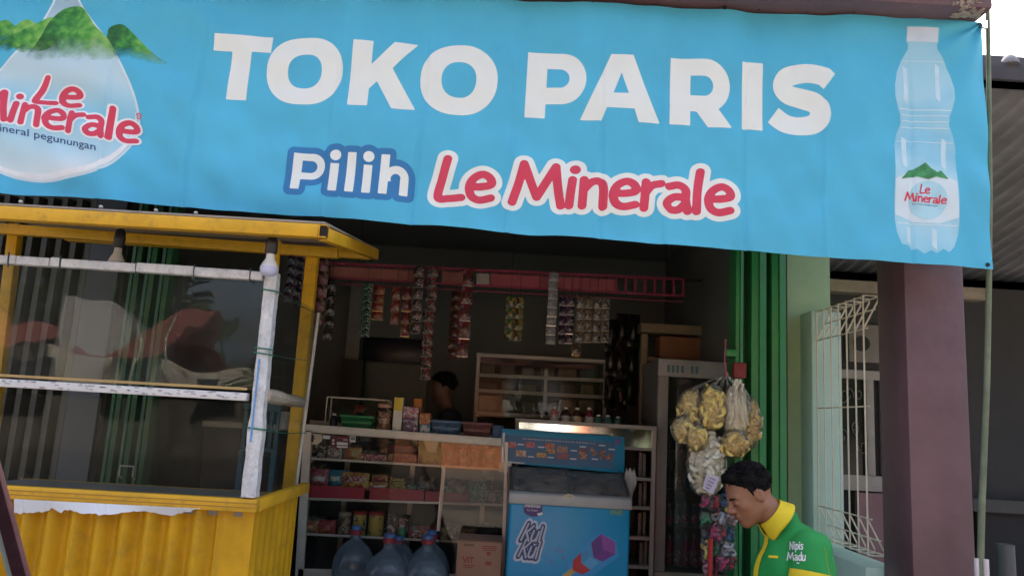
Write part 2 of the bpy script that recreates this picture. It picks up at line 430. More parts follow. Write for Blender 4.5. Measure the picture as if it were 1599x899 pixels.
WALL = M((.37, .54, .32), .75, var=.08, vs=3, bump=.15, bs=25, dirt=.12, name='pale_green_plaster')
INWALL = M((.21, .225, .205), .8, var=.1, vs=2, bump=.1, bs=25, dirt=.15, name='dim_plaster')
MAROON = M((.145, .080, .092), .45, var=.2, vs=3.5, bump=.2, bs=16, dirt=.3, name='maroon_paint')
GREEN = M((.028, .25, .07), .42, var=.12, vs=5, bump=.06, bs=20, dirt=.2, name='green_enamel')
YELLOW = M((.66, .37, .02), .45, var=.16, vs=7, bump=.12, bs=34, dirt=.45, spec=.35, name='yellow_enamel')
ALU = M((.50, .48, .44), .42, metal=.35, var=.1, vs=12, dirt=.25, name='brushed_frame')
WHITE = M((.72, .71, .68), .5, var=.06, vs=8, dirt=.15, name='white_plastic')
BLACK = M((.015, .015, .017), .4, name='black_plastic')

sb = thing('shop_building', 'pale green shop front with an open shutter doorway, dark inside, under the blue banner', 'building', (0, 4.3, 0))
XR0, XR1 = P(1230, 600, 4.445).x, P(1296, 450, 4.445).x
m = MB(); m.box(XR0, XR1, 4.445, 8.0, 0, 3.5); m.build('wall', WALL, sb)
xl = P(172, 560, 4.31).x
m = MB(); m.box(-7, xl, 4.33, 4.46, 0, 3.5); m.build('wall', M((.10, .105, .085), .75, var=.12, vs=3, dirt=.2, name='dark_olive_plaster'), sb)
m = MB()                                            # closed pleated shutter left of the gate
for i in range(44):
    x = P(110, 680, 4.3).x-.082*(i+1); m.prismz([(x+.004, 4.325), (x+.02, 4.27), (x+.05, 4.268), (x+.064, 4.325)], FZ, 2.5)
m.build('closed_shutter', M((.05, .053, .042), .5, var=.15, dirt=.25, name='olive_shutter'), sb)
m = MB(); m.box(xl, XR0, 4.36, 4.5, 2.75, 3.5); m.build('lintel', WALL, sb)
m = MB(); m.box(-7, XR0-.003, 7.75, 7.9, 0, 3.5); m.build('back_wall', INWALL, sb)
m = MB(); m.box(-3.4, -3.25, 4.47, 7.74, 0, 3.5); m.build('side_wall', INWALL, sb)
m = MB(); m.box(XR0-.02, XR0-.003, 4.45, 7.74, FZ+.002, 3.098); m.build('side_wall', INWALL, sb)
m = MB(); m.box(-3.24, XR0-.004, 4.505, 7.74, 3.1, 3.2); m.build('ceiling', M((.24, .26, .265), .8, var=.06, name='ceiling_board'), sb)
m = MB(); m.box(-3.24, XR0-.004, 4.312, 7.74, .01, FZ); m.build('shop_floor', M((.14, .13, .12), .5, var=.15, vs=2, name='shop_tiles'), sb)
m = MB(); m.box(-7.1, XR1+.1, 4.2, 9.5, 3.5, 3.75); m.build('roof_slab', MAROON, sb)
# porch slab over the banner, its right end chipped
zb = P(1400, 27, 3.2).z
xe = P(1549, 10, 3.09).x
m = MB()
m.box(-7.1, xe, 3.08, 4.32, zb, zb+.34)
sl = m.build('porch_slab', MAROON, sb, bevel=.012)
m = MB(); m.box(-7.1, xe-.02, 3.04, 3.078, zb+.05, zb+.13); m.build('fascia_trim', M((.33, .2, .22), .5, var=.15, dirt=.2, name='faded_maroon'), sb, bevel=.01)
m = MB()                                            # chipped plaster at the underside corner
for i in range(46):
    x = P(random.uniform(1485, 1528), 20, 3.1).x; m.ball((x, 3.078+random.uniform(0, .012), zb+random.uniform(.0, .06)), (random.uniform(.006, .016), .006, random.uniform(.004, .012)), 6, 4, .3)
for i in range(40):
    x = P(random.uniform(1490, 1530), 26, 3.15).x; m.ball((x, random.uniform(3.09, 3.17), zb-.001), (random.uniform(.006, .018), random.uniform(.006, .018), .004), 6, 4, .3)
m.build('chipped_plaster', M((.34, .29, .24), .9, var=.3, vs=30, bump=.5, bs=80, name='bare_plaster'), sb)
# maroon porch column
a = P(1417, 600, 3.4).x; b = P(1516, 680, 3.4).x
m = MB(); m.box(a, b, 3.4, 3.66, 0, zb-.002); m.build('porch_column', MAROON, sb, bevel=.012)
m = MB(); m.box(-6.6, -6.35, 3.4, 3.66, 0, zb-.002); m.build('porch_column', MAROON, sb, bevel=.012)

# folding gates: pleated green steel
GREEN2 = M((.014, .10, .036), .5, var=.15, vs=5, dirt=.3, name='dimmed_green_enamel')  # gate green darkened in colour for the dimness behind the cart glass
def gate(name, px0, px1, label, pleats, phase):
    x0, x1 = P(px0, 600, 4.27).x, P(px1, 600, 4.27).x
    t = thing(name, label, 'folding gate', ((x0+x1)/2, 4.25, FZ), 'folding shop gates')
    n = pleats; wd = (x1-x0)/n
    for i in range(n):
        xa = x0+i*wd
        m = MB()
        pts = [(xa+.002, 4.33), (xa+wd*.30, 4.335), (xa+wd*.34, 4.225), (xa+wd*.56, 4.22), (xa+wd*.60, 4.24), (xa+wd*.66, 4.222), (xa+wd*.96, 4.225), (xa+wd*.985, 4.30)]
        back = [(x, y+.012) for x, y in pts]
        m.prismz(pts+back[::-1], FZ, 2.74)
        m.build('folding_leaf', GREEN2, t)
    m = MB(); m.box(x0, x1, 4.215, 4.34, 2.70, 2.748); m.build('top_track', GREEN, t)
    return t
def gate2(label):
    x0, x1 = P(1147, 600, 4.27).x, P(1229, 600, 4.27).x; t = thing('folding_gate', label, 'folding gate', ((x0+x1)/2, 4.25, FZ), 'folding shop gates')
    for a, b, r_ in ((1147, 1161.5, None), (1172, 1198, 1183), (1204, 1229, 1218)):
        A, B = P(a, 600, 4.23).x, P(b, 600, 4.23).x; m = MB()
        pts = [(A, 4.335), (A+.002, 4.222), (A+(B-A)*.38, 4.216), (A+(B-A)*.42, 4.226), (A+(B-A)*.47, 4.226), (A+(B-A)*.5, 4.214), (B-.006, 4.226), (B, 4.335)]
        m.prismz(pts+[(x, y+.012) for x, y in pts][::-1] if False else pts, FZ, 2.70); m.build('folding_leaf', GREEN, t)
    for a, b in ((1161.5, 1172), (1198, 1204)):
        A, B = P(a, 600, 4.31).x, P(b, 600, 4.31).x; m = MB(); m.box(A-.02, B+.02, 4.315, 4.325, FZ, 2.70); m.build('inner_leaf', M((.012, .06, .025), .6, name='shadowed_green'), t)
    m = MB(); m.box(x0, x1, 4.215, 4.34, 2.702, 2.748); m.build('top_track', GREEN, t)
    return t
gr = gate2('green pleated steel gate folded against the pale green wall, behind the man')
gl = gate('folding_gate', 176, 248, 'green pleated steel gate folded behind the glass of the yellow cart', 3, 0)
m = MB(); x = P(205, 700, 4.2).x; z0, z1 = P(205, 748, 4.2).z, P(205, 727, 4.2).z
m.tube([(x-.035, 4.215, z0), (x-.035, 4.18, z0+.02), (x-.035, 4.18, z1), (x+.035, 4.18, z1), (x+.035, 4.18, z0+.02), (x+.035, 4.215, z0)], .005, 6); m.build('handle', ALU, gl, smooth=True)
m = MB(); pbox(m, 1146, 1166, 566, 590, 4.19, .04); m.build('lock_box', M((.25, .03, .03), .5, name='red_lock'), gr, bevel=.006)
m = MB(); pbox(m, 1134, 1152, 545, 556, 4.19, .05); m.build('bracket', GREEN, gr, bevel=.004)
# grey-blue door left of the gate
m = MB(); pbox(m, 118, 168, 300, 760, 4.27, .03); 
dr = m.build('panel_door', M((.06, .075, .095), .5, var=.1, dirt=.15, name='blue_grey_door')); props(dr, 'narrow blue grey door panel beside the folded gate, seen through the cart glass', 'door')

# ------------------------------------------------------------------ interior fittings
m = MB(); pbox(m, 566, 664, 528, 565, 7.6, .05); o = m.build('wall_board', M((.012, .014, .022), .35, name='dark_screen'), bevel=.005)
props(o, 'wide black board high on the dark back wall behind the counter', 'board')
m = MB(); pbox(m, 548, 664, 567, 690, 7.68, .05); o = m.build('wall_panel', M((.24, .27, .23), .7, name='pale_panel'), bevel=.004)
props(o, 'plain grey green panel on the back wall under the black board', 'panel')
m = MB(); pbox(m, 541, 562, 440, 620, 7.55, .12); o = m.build('pilaster', M((.33, .33, .29), .8, name='pale_trim')); props(o, 'narrow pale post on the back wall left of the black board', 'post')
m = MB(); pbox(m, 528, 562, 560, 700, 7.3, .12); o = m.build('door_leaf', M((.06, .06, .055), .6, name='dark_wood'), bevel=.004); props(o, 'dark door leaf standing ajar at the back left of the shop', 'door')

# ------------------------------------------------------------------ neighbour
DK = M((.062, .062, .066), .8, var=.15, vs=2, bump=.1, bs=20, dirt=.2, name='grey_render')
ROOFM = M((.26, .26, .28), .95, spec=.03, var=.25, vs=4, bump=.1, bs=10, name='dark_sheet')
nh = thing('neighbour_house', 'neighbouring house with dark corrugated roof and shaded porch right of the maroon column', 'house', (4, 6.5, 0))
def zat(px, py, Y): return P(px, py, Y).z
ze = zat(1570, 109, 3.75); zw = zat(1570, 447, 6.6)
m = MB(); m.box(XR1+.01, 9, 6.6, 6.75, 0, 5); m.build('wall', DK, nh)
zc_ = lambda y: ze+(zw-ze)*(y-3.75)/2.85          # the porch roof falls towards the house wall
def roof(u, v):
    y = 3.75+2.84*u; return (XR1+.12+v*7, y, zc_(y)+.014*abs(math.sin(v*math.pi*64)))
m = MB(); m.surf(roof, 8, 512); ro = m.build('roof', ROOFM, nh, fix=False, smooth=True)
md = ro.modifiers.new('t', 'SOLIDIFY'); md.thickness = .01; md.offset = 1
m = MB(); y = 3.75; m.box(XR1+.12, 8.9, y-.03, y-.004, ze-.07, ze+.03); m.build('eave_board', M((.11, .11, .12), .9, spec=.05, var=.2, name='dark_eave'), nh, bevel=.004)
xc = P(1576, 106, 3.74).x
m = MB(); m.lathe([(.045, -.012), (.045, 0), (.03, .03), (.012, .045)], (xc, 3.735, ze+.031), 14); m.build('roof_knob', ROOFM, nh, smooth=True)
for k, (px, dark) in enumerate(((165, 0), (205, 0), (243, 1), (300, 1), (345, 0), (395, 1))):
    lo_, hi_ = 3.8, 6.5
    for _ in range(30):                             # depth at which this batten shows at its height in the roof slope
        mid_ = (lo_+hi_)/2
        if zat(1570, px, mid_) > zc_(mid_): lo_ = mid_
        else: hi_ = mid_
    m = MB(); m.box(XR1+.12, 8.9, mid_-.03, mid_+.03, zc_(mid_)-.06, zc_(mid_)-.012); m.build('rafter', M([(.085, .082, .088), (.045, .042, .046)][dark], .7, name='dark_beam'), nh)
yb = 5.6
m = MB(); m.box(XR1+.02, P(1541, 460, yb).x, yb, yb+.12, zat(1330, 456, yb), zat(1330, 437, yb)); m.build('tie_beam', M((.30, .25, .19), .8, var=.25, vs=6, bump=.3, bs=30, name='weathered_beam'), nh, bevel=.006)
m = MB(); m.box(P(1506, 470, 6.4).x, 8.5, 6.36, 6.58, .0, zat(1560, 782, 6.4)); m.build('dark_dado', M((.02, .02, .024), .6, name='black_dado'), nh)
m = MB(); m.box(P(1506, 470, 6.3).x, 8.5, 6.3, 6.34, zat(1560, 800, 6.3), zat(1560, 780, 6.3)); m.build('rail', M((.10, .098, .095), .7, name='grey_rail'), nh)
WOODW = M((.46, .42, .39), .6, var=.1, dirt=.2, name='grimy_white_wood')
wf = MB(); yw = 6.5
pbox(wf, 1306, 1392, 578, 592, yw, .08); pbox(wf, 1354, 1366, 592, 742, yw, .08); pbox(wf, 1306, 1392, 742, 766, yw, .08); pbox(wf, 1300, 1312, 592, 742, yw, .08); pbox(wf, 1380, 1392, 592, 742, yw, .08)
wf_o = wf.build('window', WOODW, nh, bevel=.004)
m = MB(); pbox(m, 1312, 1354, 592, 742, yw+.05, .02); m.build('pane', M((.02, .022, .022), .12, name='dark_pane'), wf_o)
m = MB()
for i in range(7):
    cx, cy = random.uniform(1316, 1352), random.uniform(600, 735); c = P(cx, cy, yw+.035)
    pts = [(c.x+.04*math.cos(t*.6+i)*(1-t/14), c.y, c.z+.07*math.sin(t*.6+i)*(1-t/14)) for t in range(12)]
    m.tube(pts, .004, 5)
m.build('scroll_grille', M((.2, .2, .19), .5, name='iron_scroll'), wf_o)
m = MB(); pbox(m, 1340, 1392, 770, 880, 6.45, .05); m.build('pink_curtain', M((.35, .2, .22), .8, bump=.4, bs=14, name='pink_cloth'), nh)
m = MB(); pbox(m, 1326, 1392, 507, 566, 6.5, .07); v = m.build('vent_panel', M((.27, .25, .23), .7, name='drab_panel'), nh, bevel=.006)
c = P(1346, 536, 6.48); m = MB(); m.tube([(c.x, 6.47, c.z), (c.x, 6.5, c.z)], .065, 20); m.build('vent_opening', BLACK, v)

# pier, low wall and bent-top mesh fence
FENCEW = M((.50, .70, .57), .7, var=.06, vs=3, bump=.15, bs=22, dirt=.1, name='mint_plaster')
XP0, XP1 = P(1268.5, 650, 4.28).x, P(1316, 650, 4.28).x
ZP = P(1290, 486, 4.28).z
bw = thing('boundary_wall', 'mint green pier with a low wall running from it towards the maroon column', 'wall', (1.75, 4.0, 0))
m = MB(); m.box(XP0, XP1, 4.28, 4.444, 0, ZP); m.build('pier', FENCEW, bw, bevel=.006)
m = MB(); m.box(XP0-.01, XP1-.01, 3.668, 4.278, 0, PXp(1345, 884, 1.72).z); m.build('low_wall', FENCEW, bw, bevel=.006)
XF = 1.765; WIRE = M((.80, .77, .60), .4, var=.1, dirt=.2, name='cream_wire')
ft = P(1297, 482, 4.15).z; fb = PXp(1360, 868, XF).z-.0
mf = thing('mesh_fence', 'cream welded wire fence with bent triangular top on the low mint wall', 'fence', (XF, 3.8, fb))
yy = [3.70+.0925*i for i in range(7)]
TRI, TW = .165, .075
for y in yy:
    m = MB()
    pts = [(XF, y, ft-TRI), (XF+TW, y, ft-.02), (XF+TW, y, ft), (XF, y, ft), (XF, y, ft-TRI), (XF, y, fb+TRI), (XF, y, fb), (XF+TW, y, fb), (XF+TW, y, fb+.02), (XF, y, fb+TRI)]
    for q in (pts[:5], pts[4:6], pts[5:]): m.tube(q, .0044, 6)
    m.build('upright_wire', WIRE, mf, smooth=True)
mid = (PXp(1325, 635, XF).z)
for z, dx in ((ft-TRI, .006), (fb+TRI, .006), (mid, .006), (ft-.004, TW), (ft-.004, .005), (fb+.004, TW), (fb+.004, .005), (ft-.07, .045), (fb+.07, .045)):
    m = MB(); m.tube([(XF+dx, 3.67, z), (XF+dx, 4.275, z)], .004, 6); m.build('cross_wire', WIRE, mf)
# pale green pole with white sleeve at the banner's right end
t = thing('tall_pole', 'thin pale green pole in a white pipe sleeve at the banner right edge', 'pole', (P(1530, 880, 3.3).x, 3.3, 0))
pl = [P(1541.5, -30, 3.3), P(1544, 120, 3.3), P(1545.5, 300, 3.3), P(1544, 450, 3.3), P(1541, 600, 3.3), P(1536, 720, 3.3), P(1533, 790, 3.3), P(1531, 880, 3.3)]
pl.append(Vector((pl[-1].x-.01, 3.3, 0)))
m = MB(); m.tube([tuple(p) for p in pl], [.009, .010, .0115, .012, .0125, .013, .0135, .0135, .0135], 10); m.build('rod', M((.16, .19, .115), .7, var=.3, vs=10, name='green_bamboo'), t, smooth=True)
p0 = P(1534.5, 872, 3.29)
m = MB(); m.tube([(p0.x+.01, 3.285, p0.z), (p0.x+.004, 3.285, 0)], .011, 10); m.tube([(p0.x-.02, 3.30, p0.z), (p0.x-.028, 3.30, 0)], .010, 10); m.build('pipe_sleeve', M((.66, .6, .62), .5, name='white_pipe'), t, smooth=True)
p0 = P(1571, 849, 4.1)
m = MB(); m.tube([(p0.x, 4.1, 0), (p0.x-.004, 4.1, p0.z)], .042, 18); o = m.build('standing_pipe', M((.10, .105, .11), .5, var=.2, name='grey_pipe'), smooth=True)
props(o, 'short dark grey pipe standing upright in the shaded porch right of the pole', 'pipe')

# ------------------------------------------------------------------ across the street (seen in the glass)
RED = M((.13, .03, .02), .8, var=.25, vs=6, bump=.5, bs=12, name='red_tiles')
h = thing('tiled_house', 'white house with a red tiled roof across the street, mirrored in the cart glass', 'house', (-9, -16, 0))
m = MB(); m.box(-15, -5.2, -20, -14, 0, 2.5); m.build('wall', M((.38, .35, .28), .8, var=.1, name='cream_plaster'), h)
for xa_, xb_, zt_h in ((-15.2, -11.9, 3.7), (-10.3, -8.5, 4.1)):
    m = MB(); m.prismx([(-13.3, 2.45), (-17, zt_h), (-20.7, 2.45), (-17, zt_h-.2)], xa_, xb_)
    m.build('roof', RED, h)
m = MB(); m.box(-11.8, -10.4, -17, -15, 2.51, 4.0); m.build('upper_wall', M((.30, .29, .27), .8, var=.2, name='grey_plaster'), h)
for x in (-13.2, -9.2, -8.0):
    m = MB(); m.tube([(x, -13.2, 0), (x, -13.2, 3.6)], .05, 8); m.build('porch_post', M((.4, .38, .33), .6, name='pale_post'), h)
for x in (-12, -9.5, -7.2):
    m = MB(); m.box(x-.5, x+.5, -13.99, -13.95, .9, 2.2); m.build('window', BLACK, h)
h = thing('orange_house', 'orange walled house with white panels across the street', 'house', (0, -13, 0))
m = MB(); m.box(-3.4, .25, -14, -12, 0, 3.2); m.build('wall', M((.55, .22, .10), .8, var=.1, name='orange_plaster'), h)
m = MB(); m.box(.26, 2.1, -13.8, -12.1, 0, 3.0); m.build('white_panel', M((.8, .79, .75), .7, name='white_plaster'), h)
m = MB(); m.box(2.11, 2.7, -14, -12, 0, 3.2); m.build('wall', M((.55, .22, .10), .8, var=.1, name='orange_plaster'), h)
m = MB(); m.prismx([(-11.4, 3.15), (-13.2, 4.4), (-15, 3.15)], -3.6, 3.0); m.build('roof', RED, h)
def tree(x, y, hgt, r, label, n=1500, leaf=.16, low=.8):
    t = thing('street_tree', label, 'tree', (x, y, 0), 'trees across the street')
    m = MB(); m.tube([(x, y, 0), (x+.1, y, hgt*.35), (x, y+.1, hgt*.75)], [.03*hgt, .025*hgt, .012*hgt], 8); m.build('trunk', M((.12, .08, .05), .9, name='bark'), t)
    m = MB(); cl = [Vector((random.gauss(0, .55), random.gauss(0, .4), random.gauss(0, .5))) for _ in range(14)]
    for i in range(n):
        k = random.choice(cl); d = k*r*.8+Vector((random.gauss(0, 1), random.gauss(0, 1), random.gauss(0, .8))).normalized()*r*.5*random.uniform(.4, 1)
        c = Vector((x, y, hgt*low))+Vector((d.x, d.y, d.z*(hgt*.5/r if hgt*.5 > r else 1))); c.z = max(c.z, .25*hgt*(hgt > 5))
        u = Vector((random.gauss(0, 1), random.gauss(0, 1), random.gauss(0, 1))).normalized(); v = u.orthogonal().normalized()
        m.add([c-u*leaf, c+v*leaf*.45, c+u*leaf, c-v*leaf*.45], [(0, 1, 2, 3)])
    m.build('crown', M((.045, .085, .022), .6, var=.5, vs=1.5, name='leaves'), t, fix=False)
tree(3.6, -11.3, 2.6, 1.0, 'small leafy tree beside the orange house across the street')
tree(.95, -11.4, 2.0, .55, 'thin young tree before the white panel across the street', 260, .11)
tree(-4.4, -12.2, 3.6, 1.2, 'leafy tree between the tiled house and the orange house')
for k, (x, y, h_, r_, lb) in enumerate(((-27, -21, 11, 5, 'tall tree added as a sky screen, farthest left across the street'), (-18.5, -23, 12, 5, 'tall tree added as a sky screen behind the left end of the tiled house'), (-14.6, -24, 9, 3, 'slimmer tree added as a sky screen behind the tiled house roof'), (-2.8, -21, 11, 4.6, 'tall tree added as a sky screen behind the left half of the orange house'),
        (4.5, -20, 12, 5, 'tall tree added as a sky screen behind the right half of the orange house'), (8.3, -13.5, 7.5, 2.8, 'bushy tree added as a sky screen right of the orange house'), (13, -17, 11, 4.6, 'tall tree added as a sky screen, second from the right across the street'), (21, -19, 12, 5.5, 'tall tree added as a sky screen, farthest right across the street'))):
    tree(x, y, h_, r_, lb, 3600, .34, .55)  # unseen tree row added to block low sky light from the shop
# ================================================================== BANNER
YB = 3.2
qTL, qTR, qBR, qBL = P(-330, -58, YB), P(1534, 36, YB), P(1548, 421, YB), P(-330, 274, YB)
BR_FOLDS = [P(x, 200, YB).x for x in (170, 300, 520, 655, 800, 940, 1040, 1165, 1292, 1420)]
def bz(X, Z):
    y = .009*math.sin(5.1*X+.6*Z)+.006*math.sin(11.3*X+1.3+1.7*Z)+.004*math.sin(17*Z+3.1*X)+.003*math.sin(23*X-9*Z)+.0022*math.sin(37*X+14*Z+2*math.sin(5*Z))
    y += .0028*math.sin(29*Z+6*math.sin(2.3*X))*math.exp(-((X+.4*math.sin(3*Z))%1.1-.5)**2*9)
    for i, fx in enumerate(BR_FOLDS):
        d = (X-fx-.01*math.sin(Z*4+i))/.011
        y += (.0075 if i % 2 else -.0075)*math.exp(-d*d)*(1-math.exp(-((qTL.z-.25*(X-qTL.x)*0-Z)/.2)**2))
    # drag wrinkles radiating from the tied corner and from the slack left half
    cx, cz = qTR.x, qTR.z; dx, dz = X-cx, Z-cz; r = math.hypot(dx, dz)
    y += .010*math.exp(-r*2.2)*math.sin(math.atan2(dz, dx)*11)
    k = 1/(1+math.exp((X+.9)*5))
    y += k*(.008*math.sin(13*(X*.55+Z))+.0035*math.sin(31*(X*.4+Z)+1+2*math.sin(4*X)))
    y += .004*math.exp(-((Z-qTL.z-.02)/.12)**2)*math.sin(19*X)
    return YB+y
def bsurf(s, t):
    x = (qBL.x*(1-s)+qBR.x*s)*(1-t)+(qTL.x*(1-s)+qTR.x*s)*t
    z = (qBL.z*(1-s)+qBR.z*s)*(1-t)+(qTL.z*(1-s)+qTR.z*s)*t
    z += .006*math.sin(s*60)*((1-t)**6)*(.5+.5*math.sin(s*13))
    return (x, bz(x, z), z)
BANC = M((.080, .49, .71), .62, var=.085, vs=2.2, dirt=.05, weave=160, name='blue_banner_cloth')
bn = thing('shop_banner', 'wide sky blue cloth banner lettered TOKO PARIS, hung under the porch slab', 'banner', (0, YB, qBL.z))
m = MB(); m.surf(bsurf, 1150, 240); cl = m.build('cloth', BANC, bn, fix=False, smooth=True)
LAY = .0007
def flat(name, V2, Fs, f, mat, layer, parent=bn, tess=0, Y=YB, surf=None):
    """artwork outline -> mesh lying on the banner (or any other front) a hair above what is under it"""
    m = MB(); vs = []
    for x, z in V2:
        px, py = f(x, z); p = P(px, py, Y)
        y = (bz(p.x, p.z) if surf is None else surf(p.x, p.z))-LAY*layer
        vs.append((p.x, y, p.z))
    m.add(vs, Fs)
    me = bpy.data.meshes.new(name); off = OFF[parent.name]
    me.from_pydata([(p[0]-off.x, p[1]-off.y, p[2]-off.z) for p in m.v], [], m.f)
    bm = bmesh.new(); bm.from_mesh(me)
    for fc in bm.faces:
        fc.normal_update()
        if fc.normal.y > 0: fc.normal_flip()
    bm.to_mesh(me); bm.free(); me.materials.append(mat)
    o = bpy.data.objects.new(name, me); C.objects.link(o); o.parent = parent; OFF[o.name] = off
    return o
def shape(name, fn, box_, f, mat, layer, parent=bn, h=.02, Y=YB, surf=None):
    D, xs, zs = art(fn, *box_, h); V2, Fs = msq(D, xs, zs)
    return flat(name, V2, Fs, f, mat, layer, parent, Y=Y, surf=surf)
INK_W = M((.84, .88, .815), .62, var=.03, vs=4, weave=160, name='white_ink')
INK_R = M((.70, .050, .10), .62, var=.06, vs=6, weave=160, name='red_ink')
INK_B = M((.03, .20, .45), .62, var=.06, weave=160, name='deep_blue_ink')
INK_N = M((.02, .06, .2), .62, name='navy_ink')
ident = lambda x, z: (x, z)
# --- big white letters, each traced in its own frame (units of letter height)
def tri(*p): return list(p)
def L_T(X, Z): return np.minimum(sd_poly(X, Z, [(0, .75), (.95, .75), (.95, 1), (0, 1)]), sd_poly(X, Z, [(.31, 0), (.64, 0), (.64, .8), (.31, .8)]))
def sup(X, Z, cx, cz, rx, rz, n=2.25): return ((np.abs((X-cx)/rx)**n+np.abs((Z-cz)/rz)**n)**(1/n)-1)*min(rx, rz)
def L_O(X, Z): return np.maximum(sup(X, Z, .59, .5, .59, .53), -sup(X, Z, .59, .5, .265, .265))
def L_K(X, Z):
    d = sd_poly(X, Z, [(0, 0), (.32, 0), (.32, 1), (0, 1)])
    d = np.minimum(d, sd_poly(X, Z, [(.28, .22), (.28, .60), (.66, 1), (1.03, 1), (.58, .52), (.46, .42)]))
    return np.minimum(d, sd_poly(X, Z, [(.40, .44), (.62, .66), (1.07, 0), (.69, 0)]))
def _bowl(X, Z):
    d = np.minimum(sd_poly(X, Z, [(0, 0), (.32, 0), (.32, 1), (0, 1)]), sd_poly(X, Z, [(.2, .22), (.55, .22), (.55, 1), (.2, 1)]))
    d = np.minimum(d, np.hypot(X-.55, Z-.61)-.39)
    hole = np.minimum(sd_poly(X, Z, [(.32, .465), (.54, .465), (.54, .755), (.32, .755)]), np.hypot(X-.53, Z-.61)-.145)
    return np.maximum(d, -hole)
def L_P(X, Z): return _bowl(X, Z)
def L_R(X, Z): return np.minimum(_bowl(X, Z), sd_poly(X, Z, [(.38, .27), (.60, 0), (.97, 0), (.70, .36), (.5, .4)]))
def L_A(X, Z):
    d = sd_poly(X, Z, [(0, 0), (.45, 1), (.80, 1), (1.25, 0), (.915, 0), (.84, .19), (.41, .19), (.335, 0)])
    return np.maximum(d, -sd_poly(X, Z, [(.505, .42), (.625, .735), (.745, .42)]))
def L_I(X, Z): return sd_poly(X, Z, [(0, 0), (.32, 0), (.32, 1), (0, 1)])
S_R = ribbon([(.86, .78), (.74, .86), (.50, .895), (.27, .83), (.19, .69), (.27, .58), (.47, .525), (.66, .46), (.745, .33), (.66, .17), (.44, .11), (.24, .14), (.06, .26)], .142)
def L_S(X, Z): return sd_poly(X, Z, S_R)
letters = [(L_T, .95, 329, 420, 0), (L_O, 1.18, 416.5, 535.5, .03), (L_K, 1.07, 548, 653, 0), (L_O, 1.18, 656.5, 777, .03), (L_P, .94, 822, 915, 0),
           (L_A, 1.25, 908, 1031, 0), (L_R, .97, 1046, 1143, 0), (L_I, .32, 1158.5, 1191.5, 0), (L_S, .93, 1203, 1303, .03)]
for fn, wd, x0, x1, over in letters:
    xm = (x0+x1)/2; 
    top = lambda x: 53.5+(x-330)*.0527; bot = lambda x: 154.5+(x-360)*.0597
    sh = lambda x: -(1200-x)/7000*100*1.15
    f = quad_map((x0-sh(x0)/2, top(x0)), (x1-sh(x1)/2, top(x1)), (x1+sh(x1)/2, bot(x1)), (x0+sh(x0)/2, bot(x0)), wd, 1)
    shape('letter', fn, (-.1, wd+.1, -.1, 1.1), f, INK_W, 1, h=.0125)
# --- Pilih
def L_pilih(X, Z):
    bx = lambda a, b, c, d: sd_poly(X, Z, [(a, c), (b, c), (b, d), (a, d)])
    d = bx(0, .24, 0, 1)
    bowl = np.minimum(bx(.1, .5, .28, 1), np.hypot(X-.5, Z-.64)-.36); hole = np.minimum(bx(.24, .49, .475, .805), np.hypot(X-.48, Z-.64)-.165)
    d = np.minimum(d, np.maximum(bowl, -hole))
    x = 1.0
    d = np.minimum(d, bx(x, x+.23, 0, .76)); d = np.minimum(d, np.hypot(X-x-.115, Z-.98)-.145)
    d = np.minimum(d, bx(x+.44, x+.67, 0, 1.07))
    d = np.minimum(d, bx(x+.88, x+1.11, 0, .76)); d = np.minimum(d, np.hypot(X-x-.995, Z-.98)-.145)
    d = np.minimum(d, bx(x+1.32, x+1.55, 0, 1.07))
    arch = np.maximum(np.maximum(np.hypot(X-x-1.74, Z-.44)-.34, -(np.hypot(X-x-1.74, Z-.44)-.13)), .36-Z)
    d = np.minimum(d, arch); d = np.minimum(d, bx(x+1.86, x+2.08, 0, .44))
    return d
fpil = quad_map((459, 237.5), (641, 249), (636, 307), (452, 294), 3.08, 1)
shape('lettering', lambda X, Z: L_pilih(X, Z)-.17, (-.3, 3.4, -.3, 1.5), fpil, INK_B, 1, h=.02)
shape('lettering', L_pilih, (-.2, 3.3, -.2, 1.4), fpil, INK_W, 2, h=.02)
# --- Le Minerale
st, wd = word('Le Minerale')
def le_min(f, hw=.088, halo=.12, lay=1, h=.02, parent=bn, st=st, wd=wd, red=None, halo_mat=None, Y=YB, surf=None):
    d = sd_word(st, hw)
    if halo: shape('lettering', lambda X, Z: d(X, Z)-halo, (-.35, wd+.35, -.35, 1.4), f, halo_mat or INK_W, lay, parent, h=h, Y=Y, surf=surf)
    shape('lettering', d, (-.2, wd+.2, -.2, 1.3), f, red or INK_R, lay+1, parent, h=h, Y=Y, surf=surf)
le_min(quad_map((686, 247), (1146, 271), (1142, 337), (680, 311), wd, 1))
# --- water-drop emblem
em_c = P(95, 150, YB)
drop = spline([(96, -45), (112, -28), (128, 8), (150, 38), (180, 78), (205, 128), (218, 175), (216, 208), (198, 240), (162, 266), (112, 280), (60, 284), (14, 276), (-20, 258), (-42, 225), (-44, 185), (-30, 145), (-5, 110), (35, 72), (64, 40), (82, 2)], 6)
dp = [(float(q[0]), float(q[1])) for q in drop]
z_lo, z_hi = P(60, 284, YB).z-qBL.z, P(96, -20, YB).z-qBL.z
DROP = PRINT([(0, (.82, .88, .86)), (.16, (.46, .70, .80)), (.36, (.26, .60, .76)), (.52, (.50, .70, .77)), (.75, (.48, .64, .70)), (1, (.26, .46, .58))], 'Z', z_lo, z_hi, noise=.22, nscale=2.2, name='drop_ink')
def dsd(o): return lambda X, Z: sd_poly(X, Z, dp)+o
shape('emblem_drop', dsd(0), (-60, 230, -60, 300), ident, M((.66, .80, .85), .62, name='pale_rim_ink'), 1, h=1.7)
shape('emblem_drop', dsd(3.4), (-60, 230, -60, 300), ident, DROP, 2, h=1.7)
